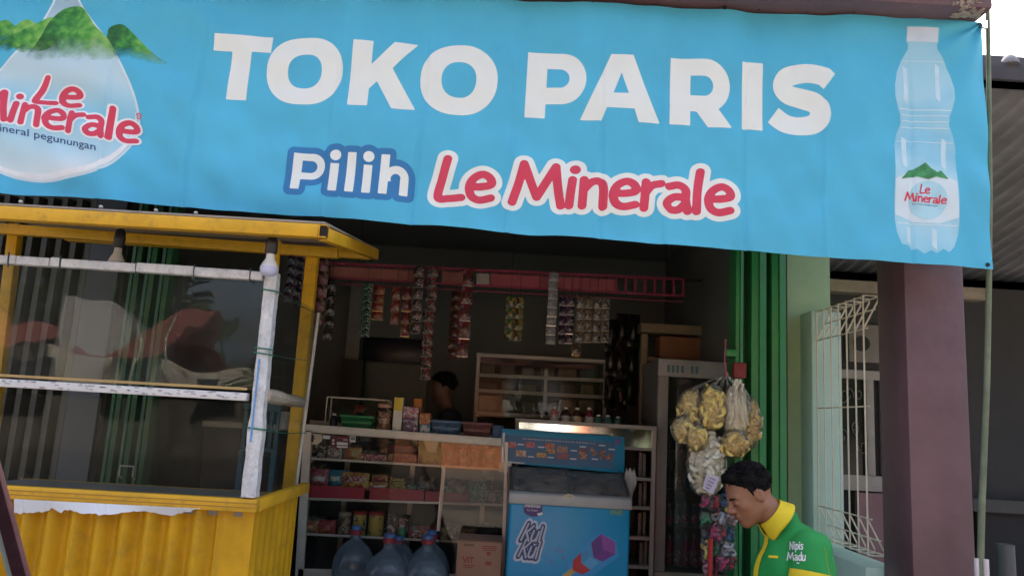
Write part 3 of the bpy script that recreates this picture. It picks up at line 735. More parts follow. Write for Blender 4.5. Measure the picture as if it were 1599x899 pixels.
def crescent(X, Z): return np.maximum(sd_poly(X, Z, dp)+5, -(sd_poly(X, Z, [(x-3, y-9) for x, y in dp])+4))
shape('emblem_shine', lambda X, Z: np.maximum(crescent(X, Z), 150-Z), (-60, 230, 140, 300), ident, M((.84, .87, .87), .62, name='shine_ink'), 3, h=1.5)
def hill(pts, lay, lo, hi, dark=0):
    MT = PRINT([(0, (.012, .09, .018)), (.3, (.022, .17, .03)), (.5, (.06, .31, .04)), (.7, (.14, .42, .06)), (1, (.28, .54, .12))], 'X', P(min(p[0] for p in pts), 50, YB).x, P(max(p[0] for p in pts), 50, YB).x,
               alpha=None, noise=1.3, nscale=30, name='mountain_ink')
    q = [(float(a), float(b)) for a, b in spline(pts, 5)]
    n = MT.node_tree.nodes; l = MT.node_tree.links; b = n['Principled BSDF']
    tc = n['Texture Coordinate']; sp = n['Separate XYZ']
    mr = n.new('ShaderNodeMapRange'); mr.inputs[1].default_value = lo; mr.inputs[2].default_value = hi
    ns = n.new('ShaderNodeTexNoise'); ns.inputs['Scale'].default_value = 26; l.new(tc.outputs['Object'], ns.inputs[0])
    ad = n.new('ShaderNodeMath'); ad.operation = 'MULTIPLY_ADD'; ad.inputs[1].default_value = .08; l.new(ns.outputs[0], ad.inputs[0]); l.new(sp.outputs['Z'], ad.inputs[2])
    sb = n.new('ShaderNodeMath'); sb.operation = 'SUBTRACT'; sb.inputs[1].default_value = .04; l.new(ad.outputs[0], sb.inputs[0])
    l.new(sb.outputs[0], mr.inputs[0]); l.new(mr.outputs[0], b.inputs['Alpha'])
    return shape('emblem_mountain', lambda X, Z: sd_poly(X, Z, q), (min(p[0] for p in pts)-4, max(p[0] for p in pts)+4, min(p[1] for p in pts)-4, max(p[1] for p in pts)+4), ident, MT, lay, h=1.5)
zz = lambda x, y: P(x, y, YB).z-qBL.z
hill([(-60, 70), (-42, 40), (-25, 34), (-8, 36), (2, 33), (14, 33), (25, 42), (34, 36), (45, 32), (54, 36), (58, 44), (62, 66), (20, 78), (-30, 80)], 1.6, zz(0, 76), zz(0, 50))
hill([(-20, 78), (5, 62), (30, 52), (55, 40), (85, 28), (95, 48), (80, 76), (30, 84)], 2.6, zz(30, 84), zz(30, 66))
hill([(38, 92), (62, 62), (82, 32), (97, 15), (112, 9), (127, 11), (138, 24), (150, 42), (166, 58), (177, 74), (184, 94), (150, 98), (80, 98)], 3.4, zz(110, 97), zz(110, 58))
hill([(160, 92), (168, 60), (171, 44), (186, 38), (198, 43), (212, 57), (229, 74), (243, 86), (258, 97), (225, 98), (180, 98)], 1.6, zz(210, 99), zz(210, 72))
# drop lettering: Le / Minerale / air mineral pegunungan
s1, w1 = word('Le'); le_min(quad_map((64, 120), (131, 127), (124, 169), (51, 159), w1, 1), hw=.088, halo=.06, lay=4, h=.03, st=s1, wd=w1, halo_mat=M((.82, .86, .87), .62, name='soft_white_ink'))
s2, w2 = word('Minerale')
def fm(x, z):                                        # the word dips and rises along the drop
    s = x/w2; bx = -52+s*266; by = 179+47*s; hgt = 47
    return bx+z*9*(1-s*.4), by-z*hgt
le_min(fm, hw=.083, halo=.06, lay=4, h=.03, st=s2, wd=w2, halo_mat=M((.82, .86, .87), .62, name='soft_white_ink'))
V2, Fs = text2d('air mineral pegunungan', .004)
flat('lettering', V2, Fs, lambda x, z: (-42+x*195, 203.5+x*38-2.5*math.sin(x*3.1)-z*15), INK_N, 4)
shape('trademark_ring', lambda X, Z: np.abs(np.hypot(X-217, Z-182)-4)-.7, (210, 224, 175, 190), ident, INK_R, 3, h=.8)
V2, Fs = text2d('R', .01); flat('trademark_letter', V2, Fs, lambda x, z: (215.3+x*3.4, 184.3-z*4.6), INK_R, 3)
# --- bottle picture
half = [(24.5, 44), (25, 66), (22, 70), (22, 78), (33, 96), (42, 116), (47, 138), (47, 154), (42, 172), (38, 182), (37, 196), (43, 210), (47, 226), (48, 260), (50, 300), (51, 345), (49, 366), (42, 384), (33, 393)]
def bpt(dx, y): return (1439.5+(y-44)*.0225+dx, y+dx*.05)
out = [bpt(d, y) for d, y in half]+[bpt(24, 388), bpt(14, 395), bpt(5, 391), bpt(-5, 397), bpt(-16, 390), bpt(-25, 392), bpt(-33, 385)]+[bpt(-d, y) for d, y in half[::-1][1:]]
zb0, zb1 = zz(1440, 400), zz(1440, 44)
BOT = PRINT([(0, (.30, .62, .76)), (.3, (.42, .70, .80)), (.5, (.24, .58, .76)), (.7, (.38, .67, .78)), (1, (.32, .62, .74))], 'Z', zb0, zb1, noise=.5, nscale=7, name='bottle_ink')
shape('bottle_picture', lambda X, Z: sd_poly(X, Z, out), (1385, 1505, 38, 404), ident, BOT, 1, h=1.6)
LB = M((.66, .78, .83), .62, var=.05, name='label_ink')
def qd(x0, x1, y0, y1): return [bpt(x0, y0), bpt(x1, y0), bpt(x1, y1), bpt(x0, y1)]
shape('bottle_cap_picture', lambda X, Z: sd_poly(X, Z, qd(-24, 24, 45, 66)), (1400, 1480, 40, 72), ident, M((.60, .70, .80), .62, name='cap_ink'), 2, h=1.6)
shape('bottle_label', lambda X, Z: sd_poly(X, Z, [bpt(-48, 282), bpt(-20, 268), bpt(20, 268), bpt(48, 282), bpt(50, 338), bpt(20, 348), bpt(-20, 348), bpt(-50, 338)]), (1380, 1510, 255, 360), ident, LB, 2, h=1.6)
for y, hh in ((96, 1), (172, 1.5), (181, 1.2), (190, 1.2), (200, 1.2), (350, 1.5), (222, 1)):
    wd_ = {96: 31, 172: 40, 181: 36, 190: 35, 200: 36, 222: 44, 350: 48}[y]
    shape('bottle_ring', lambda X, Z: sd_poly(X, Z, qd(-wd_, wd_, y, y+hh)), (1385, 1505, y-6, y+10), ident, LB, 2, h=.7)
for dx, y0, y1 in ((-30, 105, 165), (20, 100, 160), (-34, 215, 265), (28, 215, 265), (-30, 355, 385), (10, 355, 390)):
    shape('bottle_shine', lambda X, Z: sd_poly(X, Z, [bpt(dx-2, y0), bpt(dx+5, y0+5), bpt(dx+4, y1), bpt(dx-3, y1-6)]), (1385, 1505, y0-5, y1+5), ident, M((.58, .77, .84), .62, name='shine_ink'), 2, h=1.2)
shape('bottle_label_drop', lambda X, Z: np.hypot((X-1447)/31, (Z-313)/30)*30-30, (1410, 1484, 278, 348), ident, M((.42, .70, .80), .62, var=.15, vs=9, name='label_drop_ink'), 3, h=1.4)
hill2 = [(1404, 281), (1416, 268), (1424, 266), (1432, 262), (1443, 255), (1452, 264), (1462, 270), (1468, 267), (1480, 281), (1460, 277), (1448, 281), (1430, 277)]
shape('bottle_label_mountain', lambda X, Z: sd_poly(X, Z, hill2), (1400, 1484, 250, 285), ident, M((.05, .26, .09), .62, var=.5, vs=30, name='label_hill_ink'), 4, h=1)
s3, w3 = word('Le'); le_min(quad_map((1434.5, 289), (1451, 290.5), (1450.5, 303.5), (1434, 303), w3, 1), hw=.085, halo=0, lay=3, h=.05, st=s3, wd=w3)
s3, w3 = word('Minerale'); le_min(quad_map((1411, 301), (1477, 307), (1476, 319), (1411, 314.5), w3, 1), hw=.085, halo=0, lay=3, h=.05, st=s3, wd=w3)
V2, Fs = text2d('air mineral pegunungan'); flat('lettering', V2, Fs, lambda x, z: (1424+x*40, 321+x*2.5-z*3.5), INK_N, 4)
# eyelets and ties
for px, py in ((1540, 414), (1529, 41), (1131, 14)):
    c = P(px, py, YB); y = bz(c.x, c.z)
    m = MB(); m.tube([(c.x, y-.004, c.z), (c.x, y+.004, c.z)], .009, 12); m.build('eyelet', BLACK, bn)
for px, py in ((925, 3), (1186, 12), (1330, 20)):
    c = P(px, py, YB); y = bz(c.x, c.z)
    m = MB(); m.tube([(c.x, y-.006, c.z-.012), (c.x+.004, y-.008, c.z), (c.x-.004, y-.004, c.z+.012), (c.x+.006, y+.01, c.z+.03)], .0028, 6); m.build('tie_cord', BLACK, bn)
c = P(1526, 42, YB); e = P(1541, 33, 3.3)
m = MB(); m.tube([tuple(c), ((c.x+e.x)/2, 3.22, c.z+.005), tuple(e)], .004, 6); m.build('tie_cord', BLACK, bn)
# ================================================================== FOOD CART
YF, YR = 3.0, 3.75
TAPE = M((.62, .63, .63), .5, var=.2, vs=18, bump=.7, bs=55, dirt=.55, name='torn_white_tape')
CLEAR = GLASS((.88, .90, .88), .6, .015, wavy=.012, ws=2.2, dust=.02, name='acrylic_pane')
TIE = M((.02, .16, .10), .4, name='green_tie')
ct = thing('food_cart', 'yellow food cart with clear panes and corrugated front, parked under the left of the banner', 'food cart', (P(150, 800, 3.2).x, 3.3, 0))
XL = P(-140, 700, YF).x; XR = P(402, 790, YF).x
zc = P(400, 800, YF).z; zt = P(400, 779, YF).z
# corrugated body
def corr(u, v):
    x = XL+.02+(XR-.035-XL)*u; ph = (P(322, 850, YF).x-x)/.0915
    a = .021*math.cos(2*math.pi*ph) if x < P(332, 850, YF).x else .004*math.cos(6*ph)+.004
    return (x, YF+.025+a, .28+(zc-.28)*v)
m = MB(); m.surf(corr, 300, 3); CORR = M((.58, .315, .010), .45, spec=.25, var=.16, vs=5, bump=.06, bs=30, dirt=.32, name='yellow_sheet')
m.build('front_sheet', CORR, ct, fix=False, smooth=True)
m = MB(); m.surf(lambda u, v: (XR-.03+.006*math.sin(u*2*math.pi*8), YF+.03+(YR-.02-YF-.03)*u, .28+(zc-.28)*v), 120, 3); m.build('side_sheet', CORR, ct, fix=False, smooth=True)
m = MB(); m.box(XL, XR-.05, YR-.03, YR-.015, .28, zc); m.build('back_sheet', CORR, ct)
m = MB(); m.box(XL, XR, YF-.01, YF+.03, zc, zt); m.box(XR-.035, XR+.002, YF+.031, YR+.06, zc+.0, zt-.002); m.box(XL, XR-.04, YR, YR+.03, zc-.03, zt-.052); m.build('counter_edge', YELLOW, ct, bevel=.005)
m = MB()
for z in (zc+(zt-zc)*.36, zc+(zt-zc)*.68): m.box(XL, XR-.001, YF-.0125, YF-.0102, z-.002, z+.002)
m.build('edge_groove', M((.36, .2, .02), .5, name='worn_groove'), ct)
m = MB(); m.box(XL+.01, XR-.036, YF+.031, YR-.001, zt-.07, zt-.05); m.build('counter_top', M((.24, .235, .225), .7, spec=.2, var=.15, vs=4, dirt=.3, name='grey_laminate'), ct)
# torn paper strip below the edge
m = MB(); pts = []
for i in range(60):
    px = 22+i*(312-22)/59; t = (px-22)/290
    yb_ = 797.5+t*5.0+3.2*math.sin(px*.05)+random.choice((-1.6, -.6, 0, .5, 1.8)); yb_ = yb_ if not 78 < px < 100 else yb_-3+abs(px-97)*(-.1)+(px-78)*.42
    if px > 268: yb_ -= (px-268)*.25
    pts.append((px, 778.5+t*15, yb_))
for i, (a, b) in enumerate(zip(pts[:-1], pts[1:])):
    f = lambda q, z: P(q[0], q[1+z], YF-.014+.012*math.sin(q[0]*.03)*z)
    m.add([f(a, 0), f(b, 0), f(b, 1), f(a, 1)], [(0, 1, 2, 3)])
o = m.build('torn_paper_strip', M((.68, .72, .76), .7, var=.05, bump=.3, bs=20, name='torn_paper'), ct)
so = o.modifiers.new('t', 'SOLIDIFY'); so.thickness = .0015
# posts
def bar_px(mb, p, q, Yp, Yq, w_, h_): return mb.bar(P(*p, Yp), P(*q, Yq), w_, h_, up=(0, 1, 0))
m = MB(); bar_px(m, (433, 376), (394, 778), YF+.03, YF+.03, .028, .03); m.build('front_post', YELLOW, ct, bevel=.003)
m = MB()                                            # tape wrapping on the post: irregular sleeve
pA, pB = P(424, 425, YF), P(388, 776, YF)
rows = []
for i in range(41):
    t = i/40; c = pA.lerp(pB, t); wv = .0235+.0008*math.sin(i*.7)+random.uniform(-.0009, .0009)+(.003 if i > 26 else 0)
    dx = random.uniform(-.0007, .0007)
    rows.append([(c.x-wv+dx, YF-.006), (c.x-wv*.4+dx, YF-.014), (c.x+wv*.45, YF-.013), (c.x+wv, YF-.004), (c.x+wv, YF+.045), (c.x-wv, YF+.045)])
vs = []
for i, r in enumerate(rows):
    z = pA.z+(pB.z-pA.z)*i/40
    vs += [(x, y, z+random.uniform(-.002, .002)) for x, y in r]
n = 6
m.add(vs, [(i*n+k, i*n+(k+1) % n, (i+1)*n+(k+1) % n, (i+1)*n+k) for i in range(40) for k in range(n)]+[tuple(range(n)), tuple(40*n+k for k in range(n))])
m.build('tape_wrap', TAPE, ct)
m = MB(); bar_px(m, (405, 560), (391, 690), YF-.018, YF-.018, .006, .003); m.build('blue_tape', M((.10, .3, .6), .5, name='blue_tape'), ct)
m = MB(); bar_px(m, (490, 385), (452, 768), YR, YR, .058, .05); m.build('rear_post', YELLOW, ct, bevel=.004)
m = MB(); bar_px(m, (26, 350), (-22, 745), YR, YR, .052, .05); m.build('rear_post', YELLOW, ct, bevel=.004)
m = MB(); bar_px(m, (-150, 385), (-192, 776), YF+.03, YF+.03, .05, .05); m.build('front_post', YELLOW, ct, bevel=.004)
# rails
m = MB()
segs = [(-140, 18), (18, 30), (30, 82), (82, 99), (99, 216), (216, 306), (306, 393), (393, 412)]
ry = lambda x: 405+x*.0645
for k, (a, b) in enumerate(segs):
    o = random.uniform(-.6, .6); bar_px(m, (a+.6, ry(a)+o), (b-.6, ry(b)+o), YF, YF, .032+random.uniform(0, .004), .046+random.uniform(-.004, .004))
m.build('top_rail', TAPE, ct, bevel=.004)
for x in (18, 98, 216, 306, 393):
    m = MB(); c = P(x, ry(x), YF); m.tube([(c.x-.001, YF-.02, c.z+.028), (c.x, YF-.021, c.z), (c.x+.003, YF-.018, c.z-.032)], .0032, 6)
    m.build('cable_tie', M((.015, .04, .05), .4, name='dark_tie'), ct)
for y, tl in ((455, 1), (548, 1), (556, 1), (672, 1)):
    m = MB(); t = (y-425)/351; c = pA.lerp(pB, t)
    m.tube([(c.x-.032, YF+.02, c.z), (c.x-.031, YF-.014, c.z+.002), (c.x+.031, YF-.016, c.z-.003), (c.x+.033, YF+.02, c.z-.004)], .0032, 6); m.build('green_tie', TIE, ct)
for y0, y1 in ((452, 488), (551, 562), (672, 676)):
    a = P(428 if y0 < 500 else 412, y0, YF+.02); b = P(491 if y0 < 500 else 478, y1, YR-.04)
    m = MB(); m.tube([tuple(a), tuple((a+b)/2-Vector((0, 0, .006))), tuple(b)], .002, 5); m.build('side_cord', TIE, ct)
mr_ = lambda x: 597+x*.056
m = MB(); bar_px(m, (-140, mr_(-140)), (387, mr_(387)+1), YF, YF, .03, .046); rl = m.build('shelf_rail', M((.66, .66, .65), .4, var=.05, dirt=.1, name='printed_white_tape'), ct, bevel=.003)
for k in range(30):                                 # blurred grey marks printed on the tape
    px = 6+k*13+random.uniform(-3, 3)
    if px > 372: continue
    m = MB()
    for j in range(2):
        c = P(px+random.uniform(-4, 4), mr_(px)+random.uniform(-5, 5), YF-.0163); wq = random.uniform(.004, .011)
        m.box(c.x-wq, c.x+wq, YF-.0245, YF-.0235, c.z-.0022, c.z+.0022)
    m.build('tape_mark', M((.36, .37, .39), .5, name='grey_print'), rl)
m = MB(); bar_px(m, (-140, mr_(-140)-11.5), (386, mr_(386)-11.5), YF+.005, YF+.005, .01, .012); m.build('wood_strip', M((.40, .27, .10), .6, var=.2, bump=.2, name='wood_strip'), ct)
m = MB(); a = P(414, 626, YF+.02); b = P(473, 640, YR-.02)
a = P(412, 617, YF+.03); b = P(471, 628, YR-.01)
m.tube([tuple(a.lerp(b, t)) for t in (0, .2, .4, .45, .7, 1)], [.028, .032, .03, .026, .027, .026], 10); m.build('wrapped_side_rail', M((.42, .36, .28), .8, var=.2, vs=20, bump=.5, bs=40, name='cloth_wrap'), ct)
# panes
zA = lambda x, y: P(x, y, YF).z
m = MB(); q = [P(-140, 405, YF), P(418, 430, YF), P(397, 608, YF), P(-140, 590, YF)]
ac = lambda t: (q[0].x+(q[1].x-q[0].x)*t)
m.add([(p.x, YF+.004, p.z) for p in q]+[(p.x, YF+.008, p.z) for p in q], [(0, 1, 2, 3), (7, 6, 5, 4), (0, 4, 5, 1), (1, 5, 6, 2), (2, 6, 7, 3), (3, 7, 4, 0)]); m.build('front_pane', CLEAR, ct)
q = [P(-140, 608, YF), P(388, 628, YF), P(383, 776, YF), P(-140, 752, YF)]
LOWER = GLASS((.86, .87, .85), .14, .015, wavy=.006, ws=1.6, dust=.008, dc=(.4, .38, .33), name='lower_pane')
m = MB(); m.add([(p.x, YF+.004, p.z) for p in q]+[(p.x, YF+.008, p.z) for p in q], [(0, 1, 2, 3), (7, 6, 5, 4), (0, 4, 5, 1), (1, 5, 6, 2), (2, 6, 7, 3), (3, 7, 4, 0)]); m.build('front_pane', LOWER, ct)
m = MB(); q = [P(436, 450, YF+.04), P(496, 487, YR-.02), P(462, 764, YR-.02), P(398, 782, YF+.04)]
m.add([tuple(p) for p in q]+[(p.x+.003, p.y, p.z) for p in q], [(0, 1, 2, 3), (7, 6, 5, 4), (0, 4, 5, 1), (1, 5, 6, 2), (2, 6, 7, 3), (3, 7, 4, 0)])
m.build('side_pane', GLASS((.86, .88, .86), .12, .02, dust=.012, name='side_acrylic'), ct)
m = MB(); a = P(494, 488, YR-.03); b = P(458, 764, YR-.03); m.bar(tuple(a+Vector((.012, 0, 0))), tuple(b+Vector((.012, 0, 0))), .012, .012, up=(0, 1, 0)); m.build('pane_trim', ALU, ct)
# hot food glass rolls and a clear tub on the inner shelf
# roof
Y0 = 2.86
fr = P(512, 363, Y0); rr_ = P(585, 397, 3.9); fl = P(-140, 325, Y0); rl_ = Vector((fl.x, 3.9, rr_.z+(fl.z-fr.z)))
TB = .05
m = MB(); m.bar(tuple(fl), tuple(fr-Vector((.032, 0, 0))), TB, TB, up=(0, 0, 1))
# open square end of the tube
x1 = fr.x
for dx0, dx1, z0, z1 in ((-.03, 0, -.025, -.021), (-.03, 0, .021, .025)): m.box(x1+dx0, x1, Y0-.025, Y0+.025, fr.z+z0, fr.z+z1)
m.box(x1-.03, x1, Y0+.021, Y0+.025, fr.z-.025, fr.z+.025); m.box(x1-.03, x1-.026, Y0-.025, Y0-.021, fr.z-.025, fr.z+.025)
m.build('roof_front_beam', YELLOW, ct, bevel=.002)
m = MB(); m.box(x1-.0305, x1-.004, Y0-.0195, Y0+.0195, fr.z-.0195, fr.z+.0195); m.build('tube_mouth_shade', M((.02, .012, .01), .9, name='hollow_shade'), ct)  # near-black block stands in for the shade inside the hollow beam end
m = MB(); m.bar((fr.x-.02, Y0+.03, fr.z-.002), tuple(rr_), .04, TB, up=(0, 0, 1)); m.build('roof_side_beam', YELLOW, ct, bevel=.002)
m = MB(); m.bar(tuple(rl_), tuple(rr_-Vector((.024, .0, .002))), .045, .05, up=(0, 0, 1)); m.build('roof_rear_beam', YELLOW, ct, bevel=.002)
m = MB(); a = P(-140, 347, YR-.05); b = P(528, 396, YR-.05); m.bar(tuple(a), tuple(b), .04, .048, up=(0, 0, 1)); m.build('cross_beam', YELLOW, ct, bevel=.002)
m = MB()
e0 = fl+Vector((0, -.02, .028)); e1 = fr+Vector((-.01, -.02, .028)); e2 = rr_+Vector((.01, .03, .028)); e3 = rl_+Vector((0, .03, .028))
m.add([tuple(e0), tuple(e1), tuple(e2), tuple(e3)]+[tuple(p+Vector((0, 0, .008))) for p in (e0, e1, e2, e3)], [(0, 1, 2, 3), (7, 6, 5, 4), (0, 4, 5, 1), (1, 5, 6, 2), (2, 6, 7, 3), (3, 7, 4, 0)])
m.build('roof_sheet', M((.28, .25, .22), .7, var=.2, vs=4, dirt=.3, name='ply_sheet'), ct)
for px in (33, 158, 306, 244):
    m = MB(); c = P(px, 325+(px)*.0635, Y0); m.ball((c.x, Y0-.01, c.z+.028), (.008, .008, .006), 8, 5)
    m.build('rivet', ALU, ct, smooth=True)
for x in (XL+.06, XR-.12):
    for y in (YF+.08, YR-.08):
        m = MB(); m.box(x-.02, x+.02, y-.02, y+.02, 0, .279); m.build('leg', YELLOW, ct)
# bulbs
SOCK = M((.02, .02, .022), .4, name='black_socket')
def bulb(px, ytop, ys, yb, Y, label):
    c = P(px, ytop, Y); s = P(px-1, ys, Y); e = P(px-2, yb, Y); k = s.z-e.z
    t = thing('light_bulb', label, 'light bulb', (s.x, Y, e.z), 'bulbs hanging from the cart roof')
    zr = fr.z+(fl.z-fr.z)*((fr.x-s.x)/(fr.x-fl.x))+.02
    m = MB(); m.tube([(s.x, Y, zr), (s.x, Y, c.z)], .004, 6); m.build('cord', BLACK, t)
    m = MB(); m.lathe([(.010, c.z-s.z+.0), (.021, c.z-s.z-.012), (.025, .034), (.023, .030), (.024, .004), (.019, -.004)], (s.x, Y, s.z), 16); m.build('socket', SOCK, t, smooth=True)
    m = MB(); m.lathe([(.015, 0), (.017, -.06*k/.095*.4), (.026, -.42*k), (.034, -.60*k)], (s.x, Y, s.z), 20); m.build('collar', M((.75, .74, .71), .4, name='bulb_collar'), t, smooth=True)
    m = MB(); m.lathe([(.0335, -.602*k), (.035, -.68*k), (.032, -.82*k), (.023, -.94*k), (.009, -.995*k), (.001, -k)], (s.x, Y, s.z), 20); m.build('diffuser', M((.52, .54, .72), .35, name='bulb_diffuser'), t, smooth=True)
bulb(424, 369, 395, 432, 2.93, 'white bulb in a black socket hanging before the taped cart post')
bulb(186, 357, 386, 424, 3.35, 'white bulb half hidden behind the taped top rail of the cart')
# leaning dark bar in the near left corner
t = thing('leaning_bar', 'dark maroon painted bar leaning across the bottom left corner before the yellow cart', 'bar', (P(60, 920, 1.5).x, 1.5, 0))
DM = M((.022, .009, .012), .7, spec=.05, var=.15, vs=20, dirt=.1, name='dark_maroon')
a, b = P(-19, 700, 1.5), P(34, 899, 1.5); d = (b-a); b2 = a+d*((a.z-.0)/(a.z-b.z))
m = MB(); m.bar(tuple(a-d*.6), tuple(b2), .026, .018, up=(0, 1, 0)); m.build('painted_bar', DM, t, bevel=.005)
m = MB(); o_ = Vector((-.026, .015, 0)); m.bar(tuple(a-d*.6+o_), tuple(b2+o_), .012, .02, up=(0, 1, 0)); m.build('edge_strip', M((.10, .13, .13), .4, name='grey_strip'), t, bevel=.003)
# ================================================================== GOODS AND FITTINGS IN THE SHOP
def top(o, label, cat, group=None): return props(o, label, cat, group)
RC = {'red': (.50, .03, .035), 'cyan': (.03, .32, .45), 'yel': (.72, .48, .04), 'org': (.65, .20, .04), 'wht': (.68, .67, .64), 'brn': (.16, .075, .04), 'pnk': (.62, .16, .26), 'pur': (.20, .07, .22), 'blu': (.05, .18, .42), 'grn': (.04, .26, .10), 'blk': (.03, .03, .03), 'slv': (.5, .5, .5), 'tan': (.5, .34, .2)}
def pal(*k): return [RC[c] for c in k]
_seed = [0]
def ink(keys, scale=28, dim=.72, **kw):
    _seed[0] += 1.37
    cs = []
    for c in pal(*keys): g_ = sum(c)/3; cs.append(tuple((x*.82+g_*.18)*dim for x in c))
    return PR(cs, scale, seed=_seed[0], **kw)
def frame_rect(x0, x1, y0, y1, Y): a = P(x0, (y0+y1)/2, Y); b = P(x1, (y0+y1)/2, Y); return a.x, b.x, P((x0+x1)/2, y1, Y).z, P((x0+x1)/2, y0, Y).z
def carton(name, label, x0, x1, y0, y1, Y, dep, mat, group=None, band=None, tilt=0, cat='box', lid=None):
    X0, X1, z0, z1 = frame_rect(x0, x1, y0, y1, Y)
    t = thing(name, label, cat, ((X0+X1)/2, Y+dep/2, z0), group)
    m = MB(); m.box(X0, X1, Y, Y+dep, z0, z1); m.build('body', mat, t, bevel=.002)
    if band:
        c, a, b = band; m = MB(); m.box(X0+.002, X1-.002, Y-.0014, Y-.0004, z0+(z1-z0)*a, z0+(z1-z0)*b); m.build('printed_band', c, t)
    t.rotation_euler.z = tilt; return t
def pouch(name, label, x0, x1, y0, y1, Y, mat, group=None, bulge=.03, lean=0, cat='pack', band=None):
    X0, X1, z0, z1 = frame_rect(x0, x1, y0, y1, Y); w_, h_ = X1-X0, z1-z0
    t = thing(name, label, cat, ((X0+X1)/2, Y, z0), group); rs = random.Random(int(x0*7+y0))
    ph = rs.uniform(0, 6)
    def half(sg):
        def f(u, v):
            e = min(1, min(u, 1-u)*5)*min(1, min(v, 1-v)*5); b = (math.sin(math.pi*u)*math.sin(math.pi*v))**.6*bulge
            wr = .0025*math.sin(u*17+ph)*math.sin(v*13+ph)*e
            edge = .0035*math.sin(v*40+ph)*(1-e) if (u in (0, 1)) else 0
            return ((u-.5)*w_*(1-.05*math.sin(math.pi*v))+edge+lean*(v)*w_, sg*(b*e+wr), v*h_+.002*math.sin(u*23+ph)*(1-min(1, (1-v)*6)))
        return f
    m = MB()
    for sg in (-1, 1): m.surf(lambda u, v, s=sg: tuple(Vector(half(s)(u, v))+Vector(((X0+X1)/2, Y, z0))), 14, 12)
    m.build('wrapper', mat, t, smooth=True, fix=True, sharp=60)
    if band:
        c, a, b = band; m = MB()
        m.surf(lambda u, v: tuple(Vector(half(-1)(.12+.76*u, a+(b-a)*v))+Vector(((X0+X1)/2, Y-.0022, z0))), 12, 6); m.build('printed_band', c, t, smooth=True, fix=False)
    return t
def can(name, label, x0, x1, y0, y1, Y, body, lid, group=None, cat='tin', n=20):
    X0, X1, z0, z1 = frame_rect(x0, x1, y0, y1, Y); r = (X1-X0)/2; h_ = z1-z0; c = ((X0+X1)/2, Y+r, z0)
    t = thing(name, label, cat, c, group)
    m = MB(); m.lathe([(r*.96, 0), (r, .004), (r, h_*.86)], c, n); m.build('body', body, t, smooth=True)
    m = MB(); m.lathe([(r*1.03, h_*.865), (r*1.04, h_*.97), (r*.9, h_)], c, n); m.build('lid', lid, t, smooth=True)
    return t
def bottle(name, label, x0, x1, y0, y1, Y, body, cap, lab=None, group=None, cat='bottle'):
    X0, X1, z0, z1 = frame_rect(x0, x1, y0, y1, Y); r = (X1-X0)/2; h_ = z1-z0; c = ((X0+X1)/2, Y+r, z0)
    t = thing(name, label, cat, c, group)
    m = MB(); m.lathe([(r*.9, 0), (r, h_*.03), (r, h_*.55), (r*.9, h_*.66), (r*.45, h_*.8), (r*.4, h_*.87)], c, 14); m.build('body', body, t, smooth=True)
    m = MB(); m.lathe([(r*.46, h_*.872), (r*.46, h_*.99), (r*.4, h_)], c, 12); m.build('cap', cap, t, smooth=True)
    if lab: m = MB(); m.lathe([(r*1.015, h_*.14), (r*1.015, h_*.48)], c, 14); m.build('label', lab, t, smooth=True)
    return t
def basket(name, label, x0, x1, y0, y1, Y, dep, mat, group=None):
    X0, X1, z0, z1 = frame_rect(x0, x1, y0, y1, Y); t = thing(name, label, 'basket', ((X0+X1)/2, Y+dep/2, z0), group)
    h_ = z1-z0; tp = .1*(X1-X0); m = MB()
    def wall(p, q, pi, qi):                         # slats from the base ring to the rim
        n = 14
        for i in range(n+1):
            s = i/n; a = Vector(pi).lerp(Vector(qi), s); b = Vector(p).lerp(Vector(q), s); m.bar(tuple(a), tuple(b), .006, .004, up=(0, 1, 0) if abs(a.y-b.y) < .02 else (1, 0, 0))
    T = [(X0, Y, z1), (X1, Y, z1), (X1, Y+dep, z1), (X0, Y+dep, z1)]; B = [(X0+tp, Y+.02, z0+.004), (X1-tp, Y+.02, z0+.004), (X1-tp, Y+dep-.02, z0+.004), (X0+tp, Y+dep-.02, z0+.004)]
    for i in range(4): wall(T[i], T[(i+1) % 4], B[i], B[(i+1) % 4])
    for f in (.0, .5):
        for i in range(4):
            a = Vector(B[i]).lerp(Vector(T[i]), f); b = Vector(B[(i+1) % 4]).lerp(Vector(T[(i+1) % 4]), f); m.bar(tuple(a), tuple(b), .006, .012)
    m.build('lattice', mat, t)
    m = MB()
    for i in range(4): m.bar(T[i], T[(i+1) % 4], .014, .016)
    m.build('rim', mat, t, bevel=.003)
    m = MB(); m.box(X0+tp, X1-tp, Y+.02, Y+dep-.02, z0, z0+.004); m.build('base', mat, t)
    return t
PANE = GLASS((.90, .92, .91), .22, .01, dust=.008, wavy=.0015, ws=2, name='cabinet_glass')
